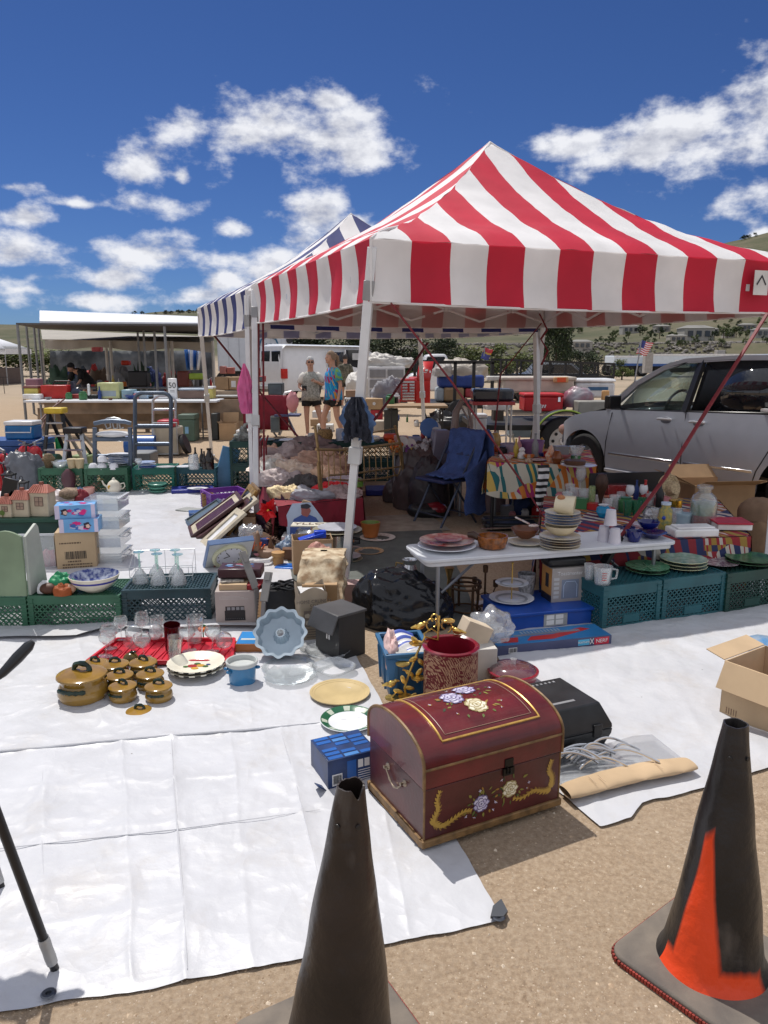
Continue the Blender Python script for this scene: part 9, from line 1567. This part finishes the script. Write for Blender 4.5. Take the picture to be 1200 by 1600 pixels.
lfm=[mat('leaf_dark',(.020,.036,.014),.8,var=.5,vs=2),mat('leaf_mid',(.050,.075,.022),.8,var=.4,vs=2),mat('leaf_light',(.13,.16,.04),.8,var=.35,vs=2)];bark=mat('bark',(.10,.07,.05),.9,var=.3,vs=6)
def crown(seed,n,leaf,cl_n,squash=.8,mats=(0,1,2)):
 rr=random.Random(seed);q=MB();cls=[]
 for i in range(cl_n):
  a_=rr.uniform(0,2*pi);r=rr.random()**.5*.36;z=rr.uniform(.22,.92);k=sin(min(1,z*1.15)*pi)**.5*.5+.5;cls.append((Vector((r*cos(a_)*k,r*sin(a_)*k,z*squash)),rr.uniform(.10,.20)))
 for i in range(n):
  c_,s2=rr.choice(cls);d=Vector((rr.gauss(0,1),rr.gauss(0,1),rr.gauss(0,.8)));d=d.normalized()*s2*rr.random()**.4;p=c_+d;a_=Vector((rr.gauss(0,1),rr.gauss(0,1),rr.gauss(0,1))).normalized()*leaf;b_=a_.cross(Vector((rr.gauss(0,1),rr.gauss(0,1),rr.gauss(0,1)))).normalized()*leaf*.6;q.k=(mats[0]if d.z<0 else mats[1])if rr.random()<.8 else mats[2];q.add([p-a_,p+b_,p+a_,p-b_],[(0,1,2,3)])  # leaves below each clump centre get a darker colour, as painted shade
 return q
protos={}
def tree(label,p,h,w,seed=0,kind='big',group=None,name=None):
 key=(kind,seed % 3)
 if key not in protos:
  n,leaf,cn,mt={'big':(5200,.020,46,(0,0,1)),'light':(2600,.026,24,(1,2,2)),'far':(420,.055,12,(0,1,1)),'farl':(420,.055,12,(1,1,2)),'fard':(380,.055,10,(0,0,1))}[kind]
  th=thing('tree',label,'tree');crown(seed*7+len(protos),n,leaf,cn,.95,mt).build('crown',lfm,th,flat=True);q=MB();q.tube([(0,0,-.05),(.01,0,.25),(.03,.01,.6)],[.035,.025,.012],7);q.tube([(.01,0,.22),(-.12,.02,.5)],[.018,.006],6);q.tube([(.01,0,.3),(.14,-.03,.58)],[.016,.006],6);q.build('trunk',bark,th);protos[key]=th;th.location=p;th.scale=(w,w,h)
  if group:th['group']=group
  return th
 t2=dup(protos[key],p,seed*1.3,label,group,(w,w,h))
 if not group and 'group' in t2:del t2['group']
 return t2
def tpx(label,x,yb,yt,wpx,Y,kind,seed,group=None):
 a_=AY(x,yb,Y);a_.z=terr(a_.x,a_.y);H=AY(x,yt,Y).z-a_.z;return tree(label,a_,H,wpx/1200*Y/.85,seed,kind,group)
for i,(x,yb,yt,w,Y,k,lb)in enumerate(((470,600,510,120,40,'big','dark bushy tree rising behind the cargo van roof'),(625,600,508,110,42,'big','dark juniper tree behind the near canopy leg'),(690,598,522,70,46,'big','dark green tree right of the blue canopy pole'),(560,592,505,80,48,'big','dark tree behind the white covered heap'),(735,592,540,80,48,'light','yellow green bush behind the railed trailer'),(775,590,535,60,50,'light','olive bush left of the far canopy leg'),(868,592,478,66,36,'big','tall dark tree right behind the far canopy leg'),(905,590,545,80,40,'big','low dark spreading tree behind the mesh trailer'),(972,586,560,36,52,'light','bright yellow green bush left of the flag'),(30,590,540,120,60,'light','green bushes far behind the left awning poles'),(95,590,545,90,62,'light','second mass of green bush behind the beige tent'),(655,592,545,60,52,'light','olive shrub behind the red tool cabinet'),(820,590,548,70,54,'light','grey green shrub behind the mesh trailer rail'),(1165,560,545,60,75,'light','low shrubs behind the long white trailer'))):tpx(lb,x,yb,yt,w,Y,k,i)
housem=[mc((.30,.29,.27),.8),mc((.24,.22,.20),.8),mc((.36,.33,.29),.8)];roofm=mat('grey_roof',(.20,.195,.18),.8,var=.15,vs=.5)
hs=[(986,519,26,'small house among trees at the left of the hillside'),(1036,517,22,'small brown house between two bushes on the hillside'),(1060,533,26,'lower grey house with wide roof on the hillside'),(1092,530,46,'largest grey two-storey house in the middle of the hillside'),(1113,520,20,'house behind the largest one on the hillside'),(1140,525,16,'small pale block house on the hillside'),(1196,525,30,'house at the right edge of the hillside'),(1170,514,22,'low house high up near the right of the hillside'),(910,545,30,'flat tan house at the foot of the hill')]
for i,(x,y,w,lb)in enumerate(hs):
 p=TP_(x,y+3)or AY(x,y,200);W_=w/1200*p.y;h=W_*.42;th=thing('house',lb,'house',p-Vector((W_/2,0,.5)),0,'houses on the hillside');q=MB();q.b2((0,0,0),(W_,W_*.7,h+.5));q.build('wall',housem[i % 3],th);q=MB();e=W_*.03;q.add([(-e,-e,h+.5),(W_+e,-e,h+.5),(W_+e,W_*.7+e,h+.5),(-e,W_*.7+e,h+.5),(W_*.2,W_*.35,h*1.25+.5),(W_*.8,W_*.35,h*1.25+.5)],[(0,1,5,4),(1,2,5),(2,3,4,5),(3,0,4),(3,2,1,0)]);q.build('roof',roofm,th)
 for k in range(3):q=MB();q.b2((W_*(.12+.28*k),-.15,.5+h*.35),(W_*(.28+.28*k),0,.5+h*.8));q.build('window',dglass,th)
rr=random.Random(91);cnt={}
spots=[(px,py)for px,py in [(rr.uniform(862,1290),rr.uniform(505,545))for _ in range(75)]]+[(rr.uniform(620,860),rr.uniform(500,530))for _ in range(14)]+[(1000,525),(1018,528),(1030,530),(1020,512),(1042,515),(1053,536),(1115,536),(1130,530),(1165,530),(1085,540),(1150,528),(1178,528)]
for i,(x,y)in enumerate(spots):
 p=TP_(x,y)
 if not p:continue
 k=('farl','far','fard')[rr.choice((0,0,1,2))];h=rr.uniform(7,13)/1200*p.y*(1.5 if i>88 else 1);tree({'farl':'light green tree on the far hillside','far':'green tree on the far hillside','fard':'dark green tree on the far hillside'}[k],p,h,h*rr.uniform(1.0,1.5),i,k,{'farl':'light green trees on the far hillside','far':'green trees on the far hillside','fard':'dark trees on the far hillside'}[k])
for i in range(26):
 x=rr.uniform(200,335)if i<18 else rr.uniform(1150,1215);d=ray(x,interp(RIDGE,x)and 554-interp(RIDGE,x));p=Vector((d.x,d.y,0)).normalized()*495;p.z=terr(p.x,p.y);h=rr.uniform(3.5,6)/1200*495*1.2;tree('dark dot-like tree on the distant ridge line',p,h,h*1.5,i,'fard','trees on the distant ridge line')
def skin_body(name,J,E,Rr,m,parent,sub=2):
 me=bpy.data.meshes.new(name);ks=list(J);me.from_pydata([J[k]for k in ks],[(ks.index(a_),ks.index(b_))for a_,b_ in E],[]);o=bpy.data.objects.new(name,me);C.objects.link(o)
 o.modifiers.new('s','SKIN');o.modifiers.new('u','SUBSURF').levels=sub
 sv=me.skin_vertices[0].data
 for i,k in enumerate(ks):r=Rr[k];sv[i].radius=r if isinstance(r,tuple)else (r,r);sv[i].use_root=(i==0)
 bpy.context.view_layer.update();dg=bpy.context.evaluated_depsgraph_get();m2=bpy.data.meshes.new_from_object(o.evaluated_get(dg));bpy.data.objects.remove(o)
 m2.materials.clear();m2.materials.append(m);m2.polygons.foreach_set('use_smooth',[True]*len(m2.polygons));r=bpy.data.objects.new(name,m2);C.objects.link(r);r.parent=parent;return r
skin=mat('skin',(.48,.27,.19),.55,var=.08,vs=8);
def person(label,loc,H,face,hair_m,tops,shorts_m,pose,ponytail=False,cap=None,glasses=False,cat='person',hide_legs=False,sk=None):
 sk=sk or skin;th=thing('person',label,cat,loc,face);k=H/1.65;th.scale=(k,k,k)
 J={'pelvis':(0,0,.90),'waist':(0,0,1.03),'chest':(0,-.01,1.22),'neck0':(0,0,1.36),'neck':(0,-.01,1.42),'head0':(0,-.02,1.50),'head':(0,-.015,1.60),
   'shL':(-.15,0,1.33),'elL':(-.23,.02,1.08),'wrL':(-.24,-.06,.86),'haL':(-.24,-.08,.79),'shR':(.15,0,1.33),'elR':(.23,.02,1.08),'wrR':(.24,-.06,.86),'haR':(.24,-.08,.79),
   'hipL':(-.09,0,.86),'knL':(-.10,-.02,.48),'anL':(-.10,.02,.09),'toL':(-.11,-.12,.04),'hipR':(.09,0,.86),'knR':(.10,-.02,.48),'anR':(.10,.02,.09),'toR':(.11,-.12,.04)}
 J.update(pose)
 E=[('pelvis','waist'),('waist','chest'),('chest','neck0'),('neck0','neck'),('neck','head0'),('head0','head'),('neck0','shL'),('shL','elL'),('elL','wrL'),('wrL','haL'),('neck0','shR'),('shR','elR'),('elR','wrR'),('wrR','haR'),('pelvis','hipL'),('hipL','knL'),('knL','anL'),('anL','toL'),('pelvis','hipR'),('hipR','knR'),('knR','anR'),('anR','toR')]
 Rr={'pelvis':(.13,.10),'waist':(.12,.10),'chest':(.135,.105),'neck0':(.075,.06),'neck':.048,'head0':(.068,.078),'head':(.072,.085),'shL':.055,'elL':.038,'wrL':.026,'haL':(.034,.018),'shR':.055,'elR':.038,'wrR':.026,'haR':(.034,.018),'hipL':.088,'knL':.058,'anL':.036,'toL':(.042,.028),'hipR':.088,'knR':.058,'anR':.036,'toR':(.042,.028)}
 skin_body('body',J,E,Rr,sk,th)
 for sd_ in 'LR':
  h_=Vector(J['ha'+sd_]);w_=Vector(J['wr'+sd_]);d=(h_-w_).normalized();s2=d.cross(Vector((0,1,.1))).normalized();q=MB()
  for f_ in range(4):b0=h_+s2*(.012*(f_-1.5))+d*.015;L_=(.050,.060,.056,.044)[f_];q.tube([b0,b0+d*L_*.55+Vector((0,-.006,0)),b0+d*L_*.8+Vector((0,-.022,0))],[.009,.008,.006],7)
  sg=1 if sd_=='L' else -1;b0=h_-d*.012+s2*.022*sg;q.tube([b0,b0+s2*.016*sg+d*.02,b0+s2*.016*sg+d*.042+Vector((0,-.01,0))],[.011,.009,.007],7);q.build('hand',sk,th)
 hd=Vector(J['head']);q=MB();q.ell(hd+Vector((0,-.004,-.012)),(.076,.092,.112),22,16);q.ell(hd+Vector((0,-.095,-.025)),(.012,.018,.022),8,6);q.ell(hd+Vector((-.076,.0,-.02)),(.010,.02,.028),8,6);q.ell(hd+Vector((.076,.0,-.02)),(.010,.02,.028),8,6);q.ell(hd+Vector((0,-.06,-.085)),(.04,.035,.03),10,8);head=q.build('face',sk,th)
 q=MB();q.ell(hd+Vector((0,-.092,-.062)),(.024,.006,.006),10,6);q.build('mouth',mc((.35,.08,.07)),th)
 if glasses:
  q=MB();[q.ell(hd+Vector((x,-.094,.002)),(.026,.006,.019),10,8)for x in (-.032,.032)];q.build('sunglasses',blk,th);q=MB();q.tube([hd+Vector((-.078,.02,.006)),hd+Vector((-.06,-.09,.006)),hd+Vector((.06,-.09,.006)),hd+Vector((.078,.02,.006))],.004,6);q.build('glasses_frame',mc((.3,.03,.03)),th)
 else:q=MB();[q.ell(hd+Vector((x,-.088,.0)),(.012,.008,.007),8,6)for x in (-.03,.03)];q.build('eyes',blk,th)
 q=MB();q.grid(lambda u,v:hd+Vector(((.086+.006*sin(u*40))*sin(v*pi*.56)*cos(2*pi*u),(.101+.006*sin(u*33))*sin(v*pi*.56)*sin(2*pi*u)+.014+.02*max(0,-sin(2*pi*u))*0,.004+(.122*cos(v*pi*.56)if sin(2*pi*u)>-.45 else max(.045,.122*cos(v*pi*.56)))-(.03*v if sin(2*pi*u)>-.3 else 0))),40,14,closed=True);q.build('hair',hair_m,th,ang=80)
 if ponytail:q=MB();q.tube([hd+Vector((0,.09,.06)),hd+Vector((0,.14,.0)),hd+Vector((.01,.15,-.10)),hd+Vector((.01,.13,-.19))],[.03,.036,.028,.010],10);q.build('ponytail',hair_m,th)
 if cap:q=MB();q.ell(hd+Vector((0,.0,.03)),(.088,.105,.095),18,10);q.ell(hd+Vector((0,-.11,.035)),(.06,.06,.012),12,6);q.build('cap',cap,th)
 def ring(c_,rx,ry,n=28):return [Vector(c_)+Vector((rx*cos(2*pi*i/n),ry*sin(2*pi*i/n),0))for i in range(n)]
 def tubecloth(nm,rings,m,mi=None,n=28):
  q=MB();vs=[]
  for ri,(c_,rx,ry)in enumerate(rings):vs+=[p+Vector((0,0,.006*sin(5*2*pi*i/n+ri)))for i,p in enumerate(ring(c_,rx*(1),ry))]
  q.add(vs,[(i*n+j,i*n+(j+1) % n,(i+1)*n+(j+1) % n,(i+1)*n+j)for i in range(len(rings)-1)for j in range(n)]);
  for v_ in range(len(q.v)):p=Vector(q.v[v_]);q.v[v_]=tuple(p+Vector((.012*fb(p*6,1),.012*fb(p*6+Vector((3,0,0)),1),0)))
  return q.build(nm,m,th,solid=.006,ang=80)
 pe,wa,ch,n0_=(Vector(J[k_])for k_ in ('pelvis','waist','chest','neck0'))
 if tops:
  low=pe+Vector((0,0,-.10));tubecloth('shirt',[(low,.205,.165),(pe+Vector((0,0,.03)),.195,.16),(wa,.18,.150),(ch,.192,.148),(ch+Vector((0,0,.07)),.195,.135),(n0_+Vector((0,0,.01)),.145,.095),(n0_+Vector((0,0,.045)),.075,.065)],tops[0])
  for sd_ in 'LR':
   a_,b_=Vector(J['sh'+sd_]),Vector(J['el'+sd_]);q=MB();q.tube([a_.lerp(n0_,.25),a_.lerp(b_,.12),a_.lerp(b_,tops[2])],[.078,.076,.070],14,caps=False);q.build('sleeve',tops[1],th,solid=.005)
 if shorts_m:
  tubecloth('shorts',[(pe+Vector((0,0,-.14)),.19,.145),(pe,.175,.14),(pe+Vector((0,0,.06)),.16,.13)],shorts_m)
  for sd_ in 'LR':
   a_,b_=Vector(J['hip'+sd_]),Vector(J['kn'+sd_]);q=MB();q.tube([a_+Vector((0,0,.02)),a_.lerp(b_,.25),a_.lerp(b_,.48)],[.105,.108,.104],16,caps=False);q.build('shorts_leg',shorts_m,th,solid=.005)
 for sd_ in 'LR':t_=Vector(J['to'+sd_]);a_=Vector(J['an'+sd_]);q=MB();q.tube([a_+Vector((0,.045,-.05)),a_.lerp(t_,.5)+Vector((0,0,-.03)),t_+Vector((0,-.03,-.0))],[.045,.05,.036],12);q.build('shoe',mc((.5,.45,.42)),th)
 return th,J
gshirt=mat('grey_patterned_top',(.20,.20,.18),.85,vs=26,col2=(.42,.42,.38));tie=leafmat('tie_dye',[(.005,.20,.50),(.01,.27,.60),(.005,.16,.45),(.02,.35,.55),(.50,.22,.03),(.005,.22,.50),(.01,.25,.55),(.35,.02,.10)],7,5)
p1=A(487,684);th,J=person('older woman with short grey hair and sunglasses wearing a grey patterned top and black shorts',p1,(AY(487,562,p1.y).z),R(12),mc((.42,.42,.42),.7),(gshirt,mc((.60,.58,.54),.8),.75),mc((.012,.012,.014),.8),
 {'elL':(-.25,-.02,1.10),'wrL':(-.20,-.20,1.03),'haL':(-.18,-.27,1.04),'elR':(.27,-.05,1.12),'wrR':(.10,-.20,1.20),'haR':(.03,-.24,1.22),'knR':(.17,-.05,.50),'anR':(.26,-.10,.10),'toR':(.30,-.22,.05),'head':(-.01,-.03,1.60),'anL':(-.08,.03,.09)},glasses=True)
q=MB();q.b2((-.22,-.33,1.02),(-.12,-.31,1.12));tag(q.build('dark_wallet',blk,None,th.location,th.rotation_euler.z),'dark wallet held in the hand of the woman in grey','wallet').scale=th.scale
p2=A(522,690);th,J=person('woman with a long brown ponytail in a blue tie-dye shirt and black shorts, walking left',p2,(AY(519,553,p2.y).z),R(-62),mc((.20,.13,.08),.7),(tie,mat('lime_sleeve',(.22,.42,.03),.8,vs=20,col2=(.02,.25,.45)),.7),mc((.012,.012,.014),.8),
 {'elR':(.22,.05,1.08),'wrR':(.22,-.0,.84),'haR':(.22,-.02,.77),'knL':(-.10,-.16,.50),'anL':(-.10,-.18,.10),'toL':(-.10,-.32,.05),'knR':(.10,.02,.49),'anR':(.10,.16,.11),'toR':(.10,.03,.04),'head':(0,-.05,1.59),'head0':(0,-.04,1.50)},ponytail=True)
camo=mat('camouflage',(.05,.05,.035),.85,vs=14,col2=(.17,.15,.11));p3=AY(540,640,24.5);p3.z=0
person('man in a camouflage shirt and cap seen from behind at the open van door',p3,AY(540,556,24.5).z,R(170),mc((.03,.02,.015)),(camo,camo,.9),mc((.05,.05,.05)),{},cap=mc((.04,.035,.035)))
p4=AY(140,640,22);p4.z=0
blksh=mc((.012,.012,.014),.85);person('person in dark clothes bending over the goods under the beige tent',p4,1.70,R(-30),mc((.03,.02,.015)),(blksh,blksh,.95),mc((.03,.03,.05)),{'chest':(0,-.22,1.14),'neck0':(0,-.34,1.20),'neck':(0,-.39,1.22),'head0':(0,-.45,1.23),'head':(0,-.50,1.27),'waist':(0,-.09,1.03),'shL':(-.16,-.32,1.16),'elL':(-.22,-.40,.92),'wrL':(-.18,-.52,.78),'haL':(-.17,-.57,.74),'shR':(.16,-.32,1.16),'elR':(.22,-.40,.92),'wrR':(.18,-.52,.78),'haR':(.17,-.57,.74)},cap=blksh)
CO=[('white',(.6,.6,.6)),('red',(.4,.02,.02)),('dark blue',(.02,.05,.2)),('green',(.04,.16,.06)),('brown',(.16,.08,.04)),('yellow',(.5,.36,.05)),('black',(.015,.015,.017)),('pink',(.5,.2,.22)),('grey',(.22,.22,.23)),('orange',(.5,.14,.02))]
KI=['box','jar','tin','bowl','bottle','parcel']
rr=random.Random(19)
for pl,x0,x1,y,z,d,n in (('on the rear grey table of the left stall',156,388,604,.80,.5,17),('on the dark back table of the left stall',64,198,604,.80,.5,12),('on the long white table',64,320,625,.76,.6,12),('on the work table by the tool chest',606,626,631,.74,.5,6),('on the tropical print cloth',786,922,719,.68,.4,15),('among the pine cones',384,452,882,0,.8,17),('on the folk print cloth',900,1075,812,.424,.9,17),('on the sand under the tropical table',776,846,812,0,.6,9),('on the knick-knack table',616,708,702,.63,.4,16),('on the sand by the red tablecloth',440,560,858,0,.5,9),('beside the far wooden boxes',600,700,668,0,2.5,12)):
 us=set()
 for i in range(n):
  a,k=rr.choice(CO),rr.choice(KI)
  if (a[0],k)in us:continue
  us.add((a[0],k));p=A(rr.uniform(x0,x1),y,z);p.y+=rr.uniform(0,d);r=rr.uniform(.025,.06)*(1.5 if p.y>12 else 1);q=MB()
  if k in ('box','parcel'):q.b2((-r,-r*.8,0),(r*1.3,r*.8,r*rr.uniform(.8,2.2)))
  elif k=='bowl':q.lathe(sc_(BOWL,r*2.6),n=18)
  elif k=='bottle':q.lathe(sc_(BT,r*1.1),n=14)
  else:q.lathe([(0,0),(r*.9,0),(r,r*.3),(r,r*1.5),(r*.7,r*1.8),(r*.75,r*2),(0,r*2.1)],n=16)
  tag(q.build(k,mc(a[1],.35),None,p,rr.uniform(-.5,.5),bev=.003 if 'x' in k else 0),'small '+a[0]+' '+k+' '+pl,k,'small goods '+pl)
